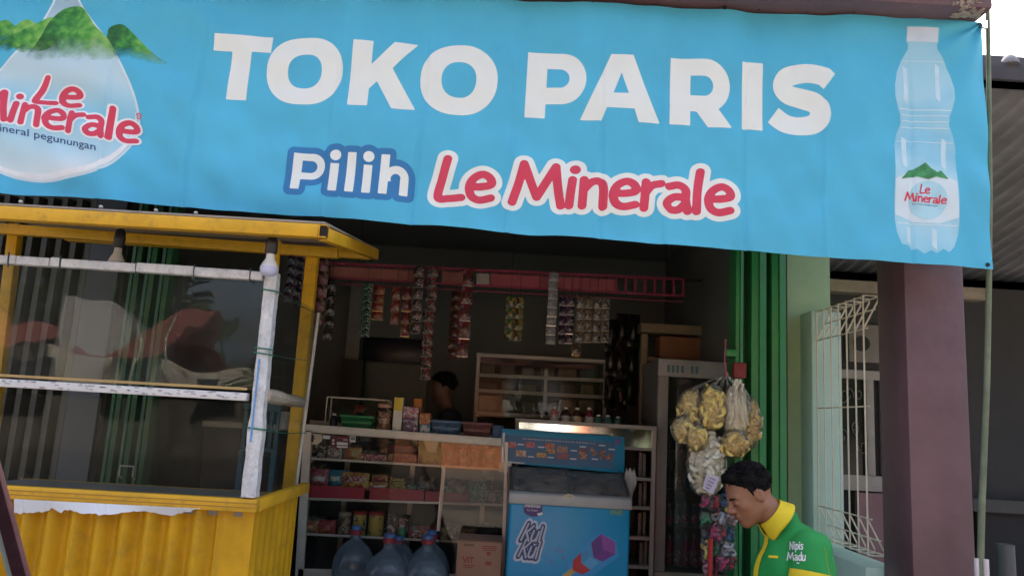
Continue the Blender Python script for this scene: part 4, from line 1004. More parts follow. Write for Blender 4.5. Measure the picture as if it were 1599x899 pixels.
# ------------------------------------------------------------------ long display counter
YD, DD = 5.0, .45
dc = thing('display_counter', 'long glass display counter with pale metal frame and snack shelves inside the doorway', 'display counter', (P(630, 899, 5).x, 5.2, FZ))
xl0, xr0 = P(478, 700, YD).x, P(791, 700, YD).x
def zl(y0, x0, y1, x1, Y=YD): return P(x0, y0, Y).z, P(x1, y1, Y).z
def hbar(name, p, q, Y, w_, h_, mat, root, bevel=.002):
    m = MB(); m.bar(tuple(P(*p, Y)), tuple(P(*q, Y)), w_, h_, up=(0, 0, 1)); return m.build(name, mat, root, bevel=bevel)
ALU2 = M((.60, .55, .47), .42, metal=.2, var=.1, vs=12, dirt=.2, name='pale_frame')
hbar('top_rail', (474, 667.5), (783, 690), YD, .03, .05, ALU2, dc); hbar('top_rail', (484, 660), (783, 684), YD+DD, .03, .04, ALU2, dc)
m = MB(); a, b = P(481, 672, YD), P(470, 899, YD); m.bar(tuple(a), (b.x, YD, FZ), .05, .03, up=(0, 1, 0)); m.build('corner_post', ALU2, dc)
m = MB(); a, b = P(791, 690, YD), P(787, 899, YD); m.bar(tuple(a), (b.x, YD, FZ), .02, .03, up=(0, 1, 0)); m.build('corner_post', ALU2, dc)
m = MB(); m.bar(tuple(P(693.5, 728, YD)), tuple(P(684.5, 828, YD)), .022, .02, up=(0, 1, 0)); m.build('mullion', ALU2, dc)
for x in (490, 546, 648, 760):
    m = MB(); a = P(x, 680, YD+DD); m.box(a.x-.016, a.x+.016, YD+DD, YD+DD+.02, FZ, a.z); m.build('rear_upright', ALU2, dc)
hbar('bottom_rail', (466, 893), (790, 905), YD, .03, .05, ALU2, dc)
shelf_lines = [((480, 715), (790, 733)), ((478, 778), (790, 788)), ((468, 832.5), (790, 849))]
for k, (p, q) in enumerate(shelf_lines):
    a, b = P(*p, YD+.02), P(*q, YD+.02)
    m = MB(); e = [a, b, b+Vector((0, DD-.03, 0)), a+Vector((0, DD-.03, 0))]
    m.add([tuple(v) for v in e]+[tuple(v-Vector((0, 0, .008))) for v in e], [(0, 1, 2, 3), (7, 6, 5, 4), (0, 4, 5, 1), (1, 5, 6, 2), (2, 6, 7, 3), (3, 7, 4, 0)])
    m.build('shelf', GLASS((.75, .85, .8), 1.0, .02, dust=.15, name='glass_shelf'), dc)
    hbar('shelf_edge', p, q, YD+.012, .008, .014, ALU, dc, 0)
m = MB(); q = [P(482, 672, YD), P(692, 688, YD), P(687, 893, YD), P(474, 890, YD)]
m.add([(p.x, YD-.004, p.z) for p in q]+[(p.x, YD, p.z) for p in q], [(0, 1, 2, 3), (7, 6, 5, 4)]); m.build('front_pane', PANE, dc)
m = MB(); q = [P(690, 690, YD), P(786, 697, YD), P(786, 900, YD), P(684, 893, YD)]
m.add([(p.x, YD-.012, p.z) for p in q]+[(p.x, YD-.008, p.z) for p in q], [(0, 1, 2, 3), (7, 6, 5, 4)]); m.build('sliding_pane', GLASS((.78, .76, .72), .95, .01, wavy=.002, ws=2, dust=.01, name='sliding_glass'), dc)
tp0, tp1 = P(474, 664, YD), P(783, 687, YD)
m = MB(); m.add([tuple(tp0), tuple(tp1), tuple(tp1+Vector((0, DD, 0))), tuple(tp0+Vector((0, DD, 0)))]+[tuple(v+Vector((0, 0, .006))) for v in (tp0, tp1, tp1+Vector((0, DD, 0)), tp0+Vector((0, DD, 0)))], [(0, 1, 2, 3), (7, 6, 5, 4), (0, 4, 5, 1), (1, 5, 6, 2), (2, 6, 7, 3), (3, 7, 4, 0)])
m.build('glass_top', GLASS((.8, .88, .84), 1, .02, dust=.1, name='counter_glass'), dc)
m = MB(); m.box(xl0+.02, xr0-.01, YD+DD+.022, YD+DD+.03, FZ, P(600, 690, YD+DD).z); m.build('back_board', M((.05, .05, .05), .7, name='dark_board'), dc)
# trays and their packs
g2 = 'red trays on the middle counter shelf'
TR = M((.36, .02, .045), .45, var=.15, name='red_tray')
def tray(label, x0, x1, y0, y1):
    X0, X1, z0, z1 = frame_rect(x0, x1, y0, y1, YD+.035); t = thing('snack_tray', label, 'tray', ((X0+X1)/2, YD+.15, z0), g2)
    m = MB(); d = .3
    for bx_ in ((X0, X1, YD+.035, YD+.04, z0, z1), (X0, X1, YD+.335, YD+.34, z0, z1), (X0, X0+.005, YD+.041, YD+.334, z0, z1), (X1-.005, X1, YD+.041, YD+.334, z0, z1), (X0+.006, X1-.006, YD+.041, YD+.334, z0, z0+.004)): m.box(*bx_)
    m.build('body', TR, t); m = MB(); m.box(X0-.003, X1+.003, YD+.03, YD+.0345, z1-.006, z1+.002); m.build('lip', TR, t)
tray('longest red tray, at the left end of the middle shelf', 478, 569, 759, 779)
tray('red tray in the middle of the middle shelf, under the yellow red packs', 577, 662, 763, 783)
tray('red tray at the right, ending behind the sliding pane', 664, 731, 769, 787)
YT = YD+.09
pouch('snack_pouch', 'red snack pouch at the left end of the middle shelf', 480, 513, 731, 760, YT, ink(['red', 'pnk', 'red']), bulge=.03, band=(ink(['pnk', 'wht'], 40), .35, .6))
pouch('snack_pouch', 'cyan snack pouch between the red one and the yellow one', 511, 546, 733, 762, YT+.02, ink(['cyan', 'blu', 'cyan']), bulge=.035, band=(ink(['blu', 'wht'], 40), .4, .65))
pouch('snack_pouch', 'largest yellow pouch with red lettered band on the middle shelf', 533, 577, 737, 764, YT-.02, ink(['yel', 'org', 'yel', 'red']), bulge=.035, band=(ink(['red', 'wht', 'red'], 45), .45, .8))
pouch('snack_pouch', 'green brown pouch lying behind the red snack pouch', 483, 510, 722, 735, YT+.14, ink(['brn', 'grn', 'yel']), bulge=.02)
pouch('snack_pack', 'pink yellow pack, upper of the two at the tray middle', 580, 606, 741, 753, YT+.03, ink(['yel', 'pnk', 'yel']), bulge=.02, band=(ink(['pnk', 'red'], 40), .2, .7))
pouch('snack_pack', 'pink yellow pack, lower of the two at the tray middle', 576, 606, 753, 766, YT-.01, ink(['yel', 'pnk', 'yel', 'red']), bulge=.02, band=(ink(['pnk', 'wht'], 40), .2, .7))
for k in range(4): pouch('snack_pack', ['olive yellow pack at the bottom of the flat pile', 'olive yellow pack second from the bottom of the flat pile', 'olive yellow pack third from the bottom of the flat pile', 'olive yellow pack on top of the flat pile'][k], 607+k*.5, 634-k*.7, 758-k*4.4, 764.5-k*4.4, YT, ink(['yel', 'brn', 'yel'], 40), bulge=.03, group='flat pile of olive packs')
pouch('snack_pack', 'dark flat pack with white edge on the middle tray', 635, 661, 757, 766, YT, ink(['blk', 'slv', 'grn'], 40), bulge=.02)
pouch('snack_pack', 'dark brown pack lying in the right red tray', 666, 691, 763, 772, YT, ink(['brn', 'blk', 'red'], 40), bulge=.02)
pouch('snack_pack', 'white pack behind the sliding pane in the right tray', 692, 713, 760, 773, YT, ink(['wht', 'slv', 'grn'], 40), bulge=.02)
pouch('snack_pack', 'yellow pack at the right end of the right tray', 712, 727, 758, 774, YT, ink(['yel', 'wht', 'org'], 40), bulge=.02)
pouch('snack_bag', 'green topped clear bag right of the trays', 731, 760, 752, 785, YT, ink(['grn', 'wht', 'grn'], 30), bulge=.035)
pouch('snack_bag', 'pale green bag at the right end of the middle shelf', 752, 787, 765, 788, YT, ink(['grn', 'tan', 'slv'], 30), bulge=.035)
# top shelf of the counter
YS = YD+.08
sl1 = lambda x: 714.5+(x-480)*.058
pouch('foil_pack', 'dull brown foil pack at the left end of the top shelf', 487, 509, 693, sl1(498), YS, ink(['brn', 'slv', 'blk']), bulge=.015)
pouch('foil_pack', 'silver white foil pack right of the brown one', 511, 534, 696, sl1(522), YS, ink(['wht', 'slv', 'red', 'wht'], 40), bulge=.015)
pouch('biscuit_pack', 'orange yellow biscuit bag on the top shelf', 537, 565, 698, sl1(551), YS, ink(['org', 'yel', 'tan'], 22), bulge=.02)
carton('biscuit_roll', 'red biscuit roll lying on the top shelf', 564, 604, 709, sl1(584), YS, .06, ink(['red', 'red', 'wht', 'pnk'], 35), band=(ink(['wht', 'red', 'pnk'], 40), .3, .75), cat='biscuit roll')
carton('biscuit_box', 'small yellow box beside the red biscuit roll', 606, 613, 708, sl1(610), YS, .06, ink(['yel', 'org'], 25))
carton('biscuit_box', 'long red box on the top shelf right of the yellow box', 614, 651, 708, sl1(632), YS, .1, ink(['red', 'org', 'red'], 25), band=(ink(['org', 'red'], 40), .3, .6))
carton('biscuit_box', 'second red box lying deeper behind the long red box', 606, 652, 696, 708, YS+.15, .1, ink(['red', 'pur'], 25))
carton('yellow_card', 'tall yellow display card box on the top shelf', 653, 690, 688, sl1(672), YS, .06, ink(['yel', 'yel', 'yel', 'org'], 12), band=(ink(['org', 'yel'], 30), .05, .4))
m = MB(); q = [P(660, 685, YD-.008), P(685, 687, YD-.008), P(681, 706, YD-.008), P(668, 705, YD-.008)]; m.add([tuple(p) for p in q]+[tuple(p+Vector((0, .002, 0))) for p in q], [(0, 1, 2, 3), (7, 6, 5, 4), (0, 4, 5, 1), (1, 5, 6, 2), (2, 6, 7, 3), (3, 7, 4, 0)])
top(m.build('paper_tag', M((.72, .45, .22), .7, name='peach_paper')), 'peach paper tag stuck on the counter glass before the yellow card', 'tag')
for k, x in enumerate((702, 722, 742, 765)):
    can('glass_jar', ['leftmost jar of the four behind the sliding pane', 'second jar from the left behind the sliding pane', 'third jar from the left behind the sliding pane', 'rightmost jar of the four behind the sliding pane'][k], x-8, x+8, 698+k, sl1(x)+1, YS, ink(['brn', 'grn', 'tan']), M((.3, .12, .06), .5, name='jar_lid'), 'jars behind the sliding pane', 'jar')
# stickers on the glass
YG = YD-.0062
def sticker(name, label, pts, mat, extra=None):
    V = [P(*p, YG) for p in pts]; t = thing(name, label, 'sticker', tuple(sum(V, Vector())/len(V)))
    m = MB(); m.prism([(v.x, v.z) for v in V], YG, YG+.0012); m.build('sheet', mat, t)
    if extra:
        for nm, rects, mt in extra:
            m = MB()
            for x0, x1, y0, y1 in rects: X0, X1, z0, z1 = frame_rect(x0, x1, y0, y1, YG); m.box(X0, X1, YG-.0012, YG-.0004, z0, z1)
            m.build(nm, mt, t)
CREAM = M((.6, .5, .36), .6, name='cream_paper'); PW = M((.68, .66, .63), .6, name='white_paper'); BR = M((.11, .03, .04), .6, name='maroon_card')
sticker('hand_sticker', 'cream sticker with a black hand print at the counter left corner', [(482, 676), (503, 678), (503, 688), (495, 694), (485, 692)], CREAM, [('hand_print', [(484, 490, 679, 690), (484.5, 485.4, 677.2, 680), (486.3, 487.2, 676.6, 680), (488, 488.9, 677, 680), (490, 492.5, 683.5, 685)], BLACK)])
sticker('maroon_card', 'maroon card with pale printed panels stuck on the counter glass', [(516, 679.5), (546, 681.5), (545, 700), (516, 698)], BR, [('pale_panel', [(526, 543, 690, 694.5), (526, 543, 696, 698.5), (519, 522, 685.5, 688.5), (519, 522, 690.5, 693.5), (536, 543, 685.5, 687)], PW), ('red_line', [(528, 541, 682.5, 684)], M((.4, .05, .05), .6, name='red_print'))])
sticker('price_slip', 'small white paper slip between the hand sticker and the maroon card', [(504, 679), (515.5, 679.6), (515, 685.2), (504, 684.6)], PW)
sticker('barcode_slip', 'white slip with black bars right of the maroon card', [(546.2, 680), (555.5, 680.6), (555, 690), (546.2, 689.5)], PW, [('bars', [(547.5+i*1.05, 548+i*1.05+.1*(i % 3), 681.8, 687) for i in range(7)], BLACK)])
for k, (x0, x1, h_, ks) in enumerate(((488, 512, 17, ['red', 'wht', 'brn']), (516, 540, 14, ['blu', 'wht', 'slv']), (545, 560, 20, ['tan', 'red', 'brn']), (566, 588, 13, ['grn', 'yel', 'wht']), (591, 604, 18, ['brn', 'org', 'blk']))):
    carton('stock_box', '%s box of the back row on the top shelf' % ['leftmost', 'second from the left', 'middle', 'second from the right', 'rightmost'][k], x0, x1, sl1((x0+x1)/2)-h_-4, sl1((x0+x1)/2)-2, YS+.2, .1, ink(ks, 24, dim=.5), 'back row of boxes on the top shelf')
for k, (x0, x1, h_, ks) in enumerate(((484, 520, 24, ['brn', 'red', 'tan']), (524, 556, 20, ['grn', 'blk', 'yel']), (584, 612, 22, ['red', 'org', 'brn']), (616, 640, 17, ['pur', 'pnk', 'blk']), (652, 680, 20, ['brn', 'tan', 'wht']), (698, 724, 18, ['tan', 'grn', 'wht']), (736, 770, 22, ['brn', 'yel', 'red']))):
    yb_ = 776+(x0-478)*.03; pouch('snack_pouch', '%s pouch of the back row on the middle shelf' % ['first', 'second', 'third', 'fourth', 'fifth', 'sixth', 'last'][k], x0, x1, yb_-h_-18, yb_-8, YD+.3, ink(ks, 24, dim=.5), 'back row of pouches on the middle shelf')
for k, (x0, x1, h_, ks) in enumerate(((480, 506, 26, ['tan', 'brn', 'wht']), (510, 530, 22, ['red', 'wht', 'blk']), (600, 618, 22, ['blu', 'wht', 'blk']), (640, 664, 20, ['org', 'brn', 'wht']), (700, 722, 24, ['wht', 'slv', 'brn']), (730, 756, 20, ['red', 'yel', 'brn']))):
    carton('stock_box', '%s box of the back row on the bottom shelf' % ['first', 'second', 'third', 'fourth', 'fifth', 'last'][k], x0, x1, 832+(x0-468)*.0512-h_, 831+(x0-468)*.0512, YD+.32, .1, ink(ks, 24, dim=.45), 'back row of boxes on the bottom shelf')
# bottom shelf
sl3 = lambda x: 832.5+(x-468)*.0512
YW = YD+.1
pouch('snack_bag', 'orange brown bag at the left end of the bottom shelf', 469, 498, 812, sl3(483), YW, ink(['org', 'tan', 'org'], 18), bulge=.05)
pouch('snack_bag', 'red orange bag beside the orange brown one on the bottom shelf', 497, 524, 811, sl3(510), YW, ink(['red', 'org', 'red'], 18), bulge=.05)
can('spread_jar', 'brown jar with pale label band on the bottom shelf', 526, 546, 800, sl3(536), YW, ink(['brn', 'tan', 'brn', 'wht'], 16), M((.4, .3, .2), .5, name='tan_lid'), cat='jar')
can('wafer_tin', 'yellow wafer tin with red lid, left one of the pair', 549, 570, 798, sl3(560)+1, YW, ink(['yel', 'yel', 'brn', 'wht'], 20), M((.4, .03, .03), .4, name='red_lid'), 'yellow tins')
can('wafer_tin', 'yellow wafer tin with red lid, right one of the pair', 573, 597, 799, sl3(585)+1, YW, ink(['yel', 'yel', 'brn', 'slv'], 20), M((.4, .03, .03), .4, name='red_lid'), 'yellow tins')
can('dark_jar', 'dark jar with pale spots, left of the two dark jars', 604, 620, 802, sl3(612), YW+.05, ink(['brn', 'blk', 'pnk', 'wht'], 30), BLACK, 'dark jars', 'jar')
can('dark_jar', 'dark jar with pale spots, right of the two dark jars', 622, 638, 804, sl3(630), YW+.05, ink(['brn', 'pnk', 'wht', 'red'], 30), BLACK, 'dark jars', 'jar')
bottle('green_bottle', 'small green bottle in front of the dark jars', 620, 633, 820, sl3(627)+1, YW-.05, M((.05, .25, .12), .2, name='green_plastic'), WHITE)
pouch('red_pack', 'flat red pack on the bottom shelf left of the bottle cap', 638, 657, 827, sl3(648), YW, ink(['red', 'wht', 'red'], 30), bulge=.03)
pouch('red_pack', 'larger red pack behind the water bottle cap', 655, 683, 820, sl3(669), YW+.06, ink(['red', 'brn', 'red'], 30), bulge=.04)
pouch('yellow_pack', 'yellow snack pack just right of the counter mullion', 688, 712, 823, sl3(700), YW, ink(['yel', 'tan', 'brn'], 25), bulge=.03)
pouch('yellow_pack', 'yellow snack pack above the cardboard box', 714, 742, 825, sl3(728), YW, ink(['yel', 'brn', 'tan'], 25), bulge=.03)
m = MB(); c = P(760, 838, YW+.1); m.ball((c.x, YW+.12, c.z), (.09, .07, .075), 16, 10); m.lathe([(.05, .06), (.03, .085)], (c.x, YW+.12, c.z), 12); top(m.build('black_pot', M((.02, .02, .022), .3, name='black_pot'), smooth=True), 'round black pot at the right end of the bottom shelf', 'pot')
# ------------------------------------------------------------------ on the counter
b0 = lambda x: 663.5+(x-478)*.0745
YO = YD+.07
basket('basket', 'green plastic basket on the counter top', 531, 582, 650, b0(556), YO, .2, M((.02, .2, .07), .45, name='green_plastic'))
basket('basket', 'blue plastic basket on the counter top right of the small boxes', 673, 719, 658, b0(696), YO, .2, M((.07, .16, .30), .45, name='blue_plastic'))
basket('basket', 'brown purple basket on the counter top beside the blue header sign', 722, 767, 661, b0(745), YO, .2, M((.17, .06, .06), .45, name='brown_plastic'))
carton('dark_blue_tub', 'dark blue tub between the brown basket and the freezer header sign', 769, 786, 664, b0(777), YO, .15, M((.04, .09, .2), .5, name='navy_tub'), cat='tub')
m = MB()
for i in range(14): c = P(random.uniform(728, 762), random.uniform(661, 672), YO+.1); m.ball(tuple(c), (.025, .03, .018), 8, 5, .2)
top(m.build('packet_heap', ink(['brn', 'red', 'pnk'], 25), smooth=True), 'heap of small dark packets filling the brown basket', 'packets')
m = MB()
for i in range(14): c = P(random.uniform(680, 712), random.uniform(661, 676), YO+.1); m.ball(tuple(c), (.025, .03, .018), 8, 5, .2)
top(m.build('packet_heap', ink(['blu', 'blk', 'slv'], 25), smooth=True), 'heap of dark packets filling the blue basket', 'packets')
t = thing('candy_jar', 'clear jar of peach sweets left of the tall yellow box', 'jar', tuple(P(599, b0(599), YO+.07)))
c = P(599, b0(599), YO+.07); rj = .058
m = MB(); m.lathe([(rj*.9, .002), (rj, .01), (rj, .13), (rj*.8, .15)], tuple(c), 18); m.build('jar_wall', GLASS((.95, .9, .85), 1.2, .03, dust=.06, name='jar_plastic'), t, smooth=True)
m = MB()
for i in range(60):
    a = random.uniform(0, 6.28); r_ = rj*.78*math.sqrt(random.random()); m.ball((c.x+r_*math.cos(a), c.y+r_*math.sin(a), c.z+.015+random.random()*.105), (.012, .012, .009), 6, 4, .2)
m.build('sweets', M((.75, .42, .28), .5, var=.4, vs=40, name='peach_sweets'), t, smooth=True)
m = MB(); m.lathe([(rj*.82, .151), (rj*.84, .172), (rj*.7, .176)], tuple(c), 18); m.build('lid', M((.6, .33, .22), .4, name='peach_lid'), t, smooth=True)
carton('tall_box', 'tall slim yellow and white box standing on the counter', 614, 628, 620, b0(621), YO, .06, M((.74, .70, .6), .5, name='cream_box'), band=(M((.70, .52, .03), .5, name='yellow_print'), .62, .99))
carton('sachet_box', 'pink and white box on top of the purple pair', 629.5, 653.5, 635, 652, YO, .1, ink(['pnk', 'wht', 'pnk', 'red'], 30), 'stack of small boxes')
carton('sachet_box', 'purple box in the middle of the small stack', 629, 652.5, 652.3, 663.5, YO, .1, ink(['pur', 'slv', 'pur'], 30), 'stack of small boxes')
carton('sachet_box', 'purple box at the bottom of the small stack', 629, 653, 663.8, b0(641), YO, .1, ink(['pur', 'pur', 'wht', 'slv'], 30), 'stack of small boxes')
carton('orange_box', 'orange box standing behind the small stack', 644.5, 657.5, 622, b0(651)-8, YO+.12, .06, M((.62, .2, .04), .5, name='orange_card'))
carton('red_small_box', 'red orange box set on a blue box beside the stack', 655, 672, 644.5, 662, YO, .08, ink(['red', 'org', 'red', 'yel'], 40))
carton('blue_small_box', 'light blue box under the red orange one', 655, 672, 662.4, b0(663), YO, .08, ink(['blu', 'cyan', 'wht'], 30))
# clear case behind the counter goods
t = thing('clear_case', 'clear case of dark goods standing behind the green basket', 'case', tuple(P(560, 668, YO+.26)))
X0, X1, z0, z1 = frame_rect(509, 605, 622, 666, YO+.26)
m = MB()
for x in (X0, X1):
    for y in (YO+.26, YO+.4): m.box(x-.004, x+.004, y-.004, y+.004, z0, z1)
for y in (YO+.26, YO+.4):
    for z in (z0, z1): m.box(X0, X1, y-.004, y+.004, z-.004, z+.004)
m.build('frame', ALU, t); m = MB(); m.box(X0, X1, YO+.255, YO+.257, z0, z1); m.build('pane', PANE, t)
pouch('dark_pack', 'dark red pack inside the clear case', 552, 578, 632, 655, YO+.33, ink(['red', 'brn', 'blk'], 20), bulge=.03)
bottle('dark_bottle', 'small dark bottle beside the green basket', 514, 526, 645, b0(520), YO+.1, M((.03, .03, .035), .25, name='dark_bottle'), WHITE)
# ------------------------------------------------------------------ ice-cream freezer
YZ, YZR = 4.6, 5.08
fz = thing('ice_cream_freezer', 'blue ice cream chest freezer with curved glass lid and picture front', 'freezer', (P(885, 899, 4.8).x, 4.85, FZ))
xa, xb = P(792, 850, YZ).x, P(983, 860, YZ).x
zf1 = P(888, 787, YZ).z; zband = P(888, 771, YZ).z; zback = P(880, 731, YZR).z
FBLUE = M((.003, .29, .53), .35, var=.04, vs=2, name='blue_wrap')
m = MB(); m.box(xa, xb, YZ, YZR+.1, FZ+.04, zf1-.004); m.build('body', FBLUE, fz, bevel=.018, seg=3)
GREYP = M((.42, .42, .40), .4, var=.1, vs=5, dirt=.2, name='grey_plastic')
def lidz(s): return zband+(zback-zband)*(1-(1-s)**1.9)
m = MB(); prof = [(YZ-.012, zf1-.012), (YZ-.012, zband-.012), (YZ+.01, zband), (YZ+.06, zband+.0), (YZ+.06, zf1-.02)]
m.prismx(prof, xa-.006, xb+.006); m.build('front_band', GREYP, fz, bevel=.008)
for xs in ((xa-.004, xa+.014), (xb-.014, xb+.004)):
    m = MB(); pr = [(YZ+.062+(YZR-YZ-.06)*i/14, lidz(i/14)+.004) for i in range(15)]; m.prismx(pr+[(YZR+.002, zf1-.01), (YZ+.062, zf1-.01)], *xs); m.build('side_cheek', M((.10, .10, .095), .4, name='dark_cheek'), fz)
m = MB(); xm = (xa+xb)/2
for x0, x1, dz in ((xa+.015, xm+.02, .002), (xm-.02, xb-.015, -.008)):
    m.surf(lambda u, v: (x0+(x1-x0)*u, YZ+.06+(YZR-YZ-.06)*v, lidz(v)+dz), 2, 14)
lid = m.build('glass_lid', GLASS((.7, .72, .71), 1.0, .12, dust=.5, dc=(.44, .42, .385), name='lid_glass'), fz, fix=False, smooth=True)
for x in (xm, xa+.02, xb-.02):
    m = MB(); m.tube([(x, YZ+.06+(YZR-YZ-.06)*i/14, lidz(i/14)+.004) for i in range(15)], .0045, 6)
    m.build('lid_frame', M((.16, .16, .155), .4, name='dull_trim'), fz, smooth=True)
m = MB(); m.box(xa+.035, xb-.035, YZ+.07, YZR-.01, zf1-.035, zf1-.03); m.build('inner_tray', M((.08, .09, .1), .6, name='dark_inner'), fz)
m = MB()
for i in range(12): m.box(*(lambda a, b: (a, a+.08, b, b+.05, zf1-.029, zf1-.01-random.random()*.012))(random.uniform(xa+.06, xb-.15), random.uniform(YZ+.1, YZR-.1)))
m.build('ice_cream_packs', ink(['brn', 'blk', 'slv', 'pur'], 25), fz)
cB = P(889, 774, YZ-.014)
m = MB()

m.surf(lambda u, v: (cB.x+.03*math.cos(2*math.pi*u)*v, YZ-.0145, cB.z+.011*math.sin(2*math.pi*u)*v), 20, 2); bd = m.build('badge', M((.5, .46, .3), .35, metal=.4, name='gold_badge'), fz, fix=False)
m = MB(); m.surf(lambda u, v: (cB.x+.024*math.cos(2*math.pi*u)*v, YZ-.0155, cB.z+.007*math.sin(2*math.pi*u)*v), 20, 2); m.build('badge_plate', M((.3, .3, .22), .35, name='olive_badge'), bd, fix=False)
# front artwork
fs = lambda lay: (lambda x, z: YZ)
def fshape(name, fn, box_, f, mat, lay, h): return shape(name, fn, box_, f, mat, lay, fz, h=h, Y=YZ, surf=lambda x, z: YZ)
def fpoly(name, pts, mat, lay, h=.7):
    X_ = [p[0] for p in pts]; Y_ = [p[1] for p in pts]
    return fshape(name, lambda X, Z: sd_poly(X, Z, pts), (min(X_)-2, max(X_)+2, min(Y_)-2, max(Y_)+2), ident, mat, lay, h)
bad = [(817, 781.5), (847, 783.5), (847, 797), (844, 802), (838, 806), (831, 806), (824, 804), (818, 799)]
fpoly('maker_badge', bad, M((.06, .025, .16), .4, name='violet_print'), 1)
PWI = M((.72, .72, .74), .45, name='white_print')
for s_, x0, y0, w_, h_, bo in (('Indofood', 819, 791, 25, 6.5, .02), ('Ice Cream', 823, 797, 17, 3.2, .0)):
    V2, Fs = text2d(s_, bo, .15); flat('maker_lettering', V2, Fs, lambda x, z: (x0+x*w_, y0+x*w_*.055-z*h_), PWI, 2, fz, Y=YZ, surf=lambda x, z: YZ)
fpoly('maker_ribbon', [(838, 801), (847, 799), (847.5, 802.5), (841, 804.5)], PWI, 2, .5)
fpoly('green_seal', [(952.5, 789.5), (972.5, 791), (972, 805), (962, 803), (953, 803)], M((.10, .27, .22), .45, var=.4, vs=60, name='green_seal_print'), 1)
sk, wk = word('Kul', .06)
for kq, f in enumerate((quad_map((823, 817), (848.5, 822), (843, 846), (813, 842), wk, 1), quad_map((819, 842), (844.5, 846), (838, 872), (809, 867), wk, 1))):
    d = sd_word(sk, .07)
    fshape('flavour_lettering', lambda X, Z: d(X, Z)-.27, (-.5, wk+.5, -.5, 1.6), f, M((.50, .56, .66), .45, name='pale_halo'), 1+.6*kq, .05)
for kq, f in enumerate((quad_map((823, 817), (848.5, 822), (843, 846), (813, 842), wk, 1), quad_map((819, 842), (844.5, 846), (838, 872), (809, 867), wk, 1))):
    d = sd_word(sk, .07)
    fshape('flavour_lettering', lambda X, Z: d(X, Z)-.12, (-.3, wk+.3, -.3, 1.4), f, M((.03, .05, .13), .45, name='navy_print'), 2.4+.6*kq, .04)
    fshape('flavour_lettering', d, (-.2, wk+.2, -.2, 1.3), f, M((.42, .47, .55), .45, name='silver_print'), 3.8+.6*kq, .03)
# ice cream bar on its stick
fpoly('ice_glow', [(888, 880), (925, 838), (936, 830), (962, 842), (967, 868), (945, 884), (915, 905), (880, 915)], PRINT([(0, (.06, .33, .62)), (1, (.03, .26, .56))], 'Z', 0, 1.2, name='glow_print'), 1)
fpoly('ice_block', [(907.5, 862), (926, 845), (930, 870), (942, 876), (921, 888), (907, 879)], M((.05, .30, .55), .4, var=.1, vs=10, name='blue_ice'), 2)
fpoly('ice_block', [(907, 882), (922, 868), (936, 878), (920, 889)], M((.09, .38, .62), .4, name='pale_ice'), 3)
fpoly('ice_tip', [(923, 847), (938.5, 832.5), (941.5, 857), (927, 869.5)], M((.115, .04, .20), .4, name='violet_ice'), 3)
fpoly('ice_tip', [(938.5, 832.5), (960, 845), (961, 864), (941.5, 857)], M((.27, .07, .33), .4, name='purple_ice'), 3)
fpoly('ice_tip', [(927, 869.5), (941.5, 857), (961, 864), (941, 876)], M((.17, .04, .25), .4, name='deep_purple_ice'), 3)
fpoly('red_sleeve', [(895, 874), (907, 862), (907.5, 878), (922, 889), (909, 896), (894, 889)], M((.50, .03, .035), .4, name='red_print'), 4)
fpoly('wooden_stick', [(876, 899), (893, 886), (899, 891), (884, 905)], M((.55, .35, .10), .5, name='stick_print'), 3)
for i in range(16):
    px, py = random.uniform(838, 880), random.uniform(846, 885); r_ = random.uniform(.8, 2)
    fpoly('splash_fleck', [(px-r_, py), (px, py-r_*1.6), (px+r_, py), (px, py+r_)], M([(.25, .12, .2), (.1, .14, .4), (.08, .2, .5), (.3, .12, .16)][i % 4], .45, name='fleck_print'), 1, .5)
# header sign
YH = 5.02
hd = thing('header_sign', 'blue lightbox style menu sign with small product pictures standing behind the freezer lid', 'sign', tuple(P(880, 735, YH+.05)))
q = [P(783, 668.5, YH), P(976, 682, YH), P(975, 739, YH), P(780.5, 721.5, YH)]
m = MB(); m.prism([(p.x, p.z) for p in q], YH, YH+.07); m.build('case', M((.008, .24, .42), .4, var=.06, name='blue_case'), hd, bevel=.004)
def hs(name, pts, mat, lay, h=.8):
    X_ = [p[0] for p in pts]; Y_ = [p[1] for p in pts]
    return shape(name, lambda X, Z: sd_poly(X, Z, pts), (min(X_)-2, max(X_)+2, min(Y_)-2, max(Y_)+2), ident, mat, lay, hd, h=h, Y=YH, surf=lambda x, z: YH)
hs('face_print', [(789, 678.5), (960, 690), (959, 732), (786.5, 719)], M((.006, .12, .27), .4, name='dark_blue_print'), 1)
hs('white_edge', [(785, 675), (788.5, 675), (786.5, 719), (819, 722), (819, 724), (782.5, 721)], M((.6, .62, .64), .45, name='white_edge'), 2)
hy = lambda x, y: y+(x-880)*.068
def blk(x0, x1, y0, y1, mat): hs('picture', [(x0, hy(x0, y0)), (x1, hy(x1, y0)), (x1, hy(x1, y1)), (x0, hy(x0, y1))], mat, 2, .6)
for i in range(26): blk(816+i*4.4, 816+i*4.4+random.uniform(2, 3.9), 687.8, 689.8, M((.35, .42, .55), .5, name='pale_blue_print'))
pics = [(793, 806, 695, 704, ['red', 'pnk']), (806, 822, 707, 717, ['tan', 'org', 'wht']), (821, 835, 693, 702, ['red', 'pnk']), (838, 853, 709, 716, ['org', 'yel']), (851, 866, 693, 701, ['red', 'org']), (853, 868, 702, 709, ['yel', 'org', 'brn']), (870, 886, 696, 707, ['tan', 'pur', 'org']), (870, 888, 708, 716, ['pur', 'red']), (904, 917, 698, 714, ['brn', 'red', 'tan'])]
for x0, x1, y0, y1, k in pics: blk(x0, x1, y0, y1, ink(k, 60))
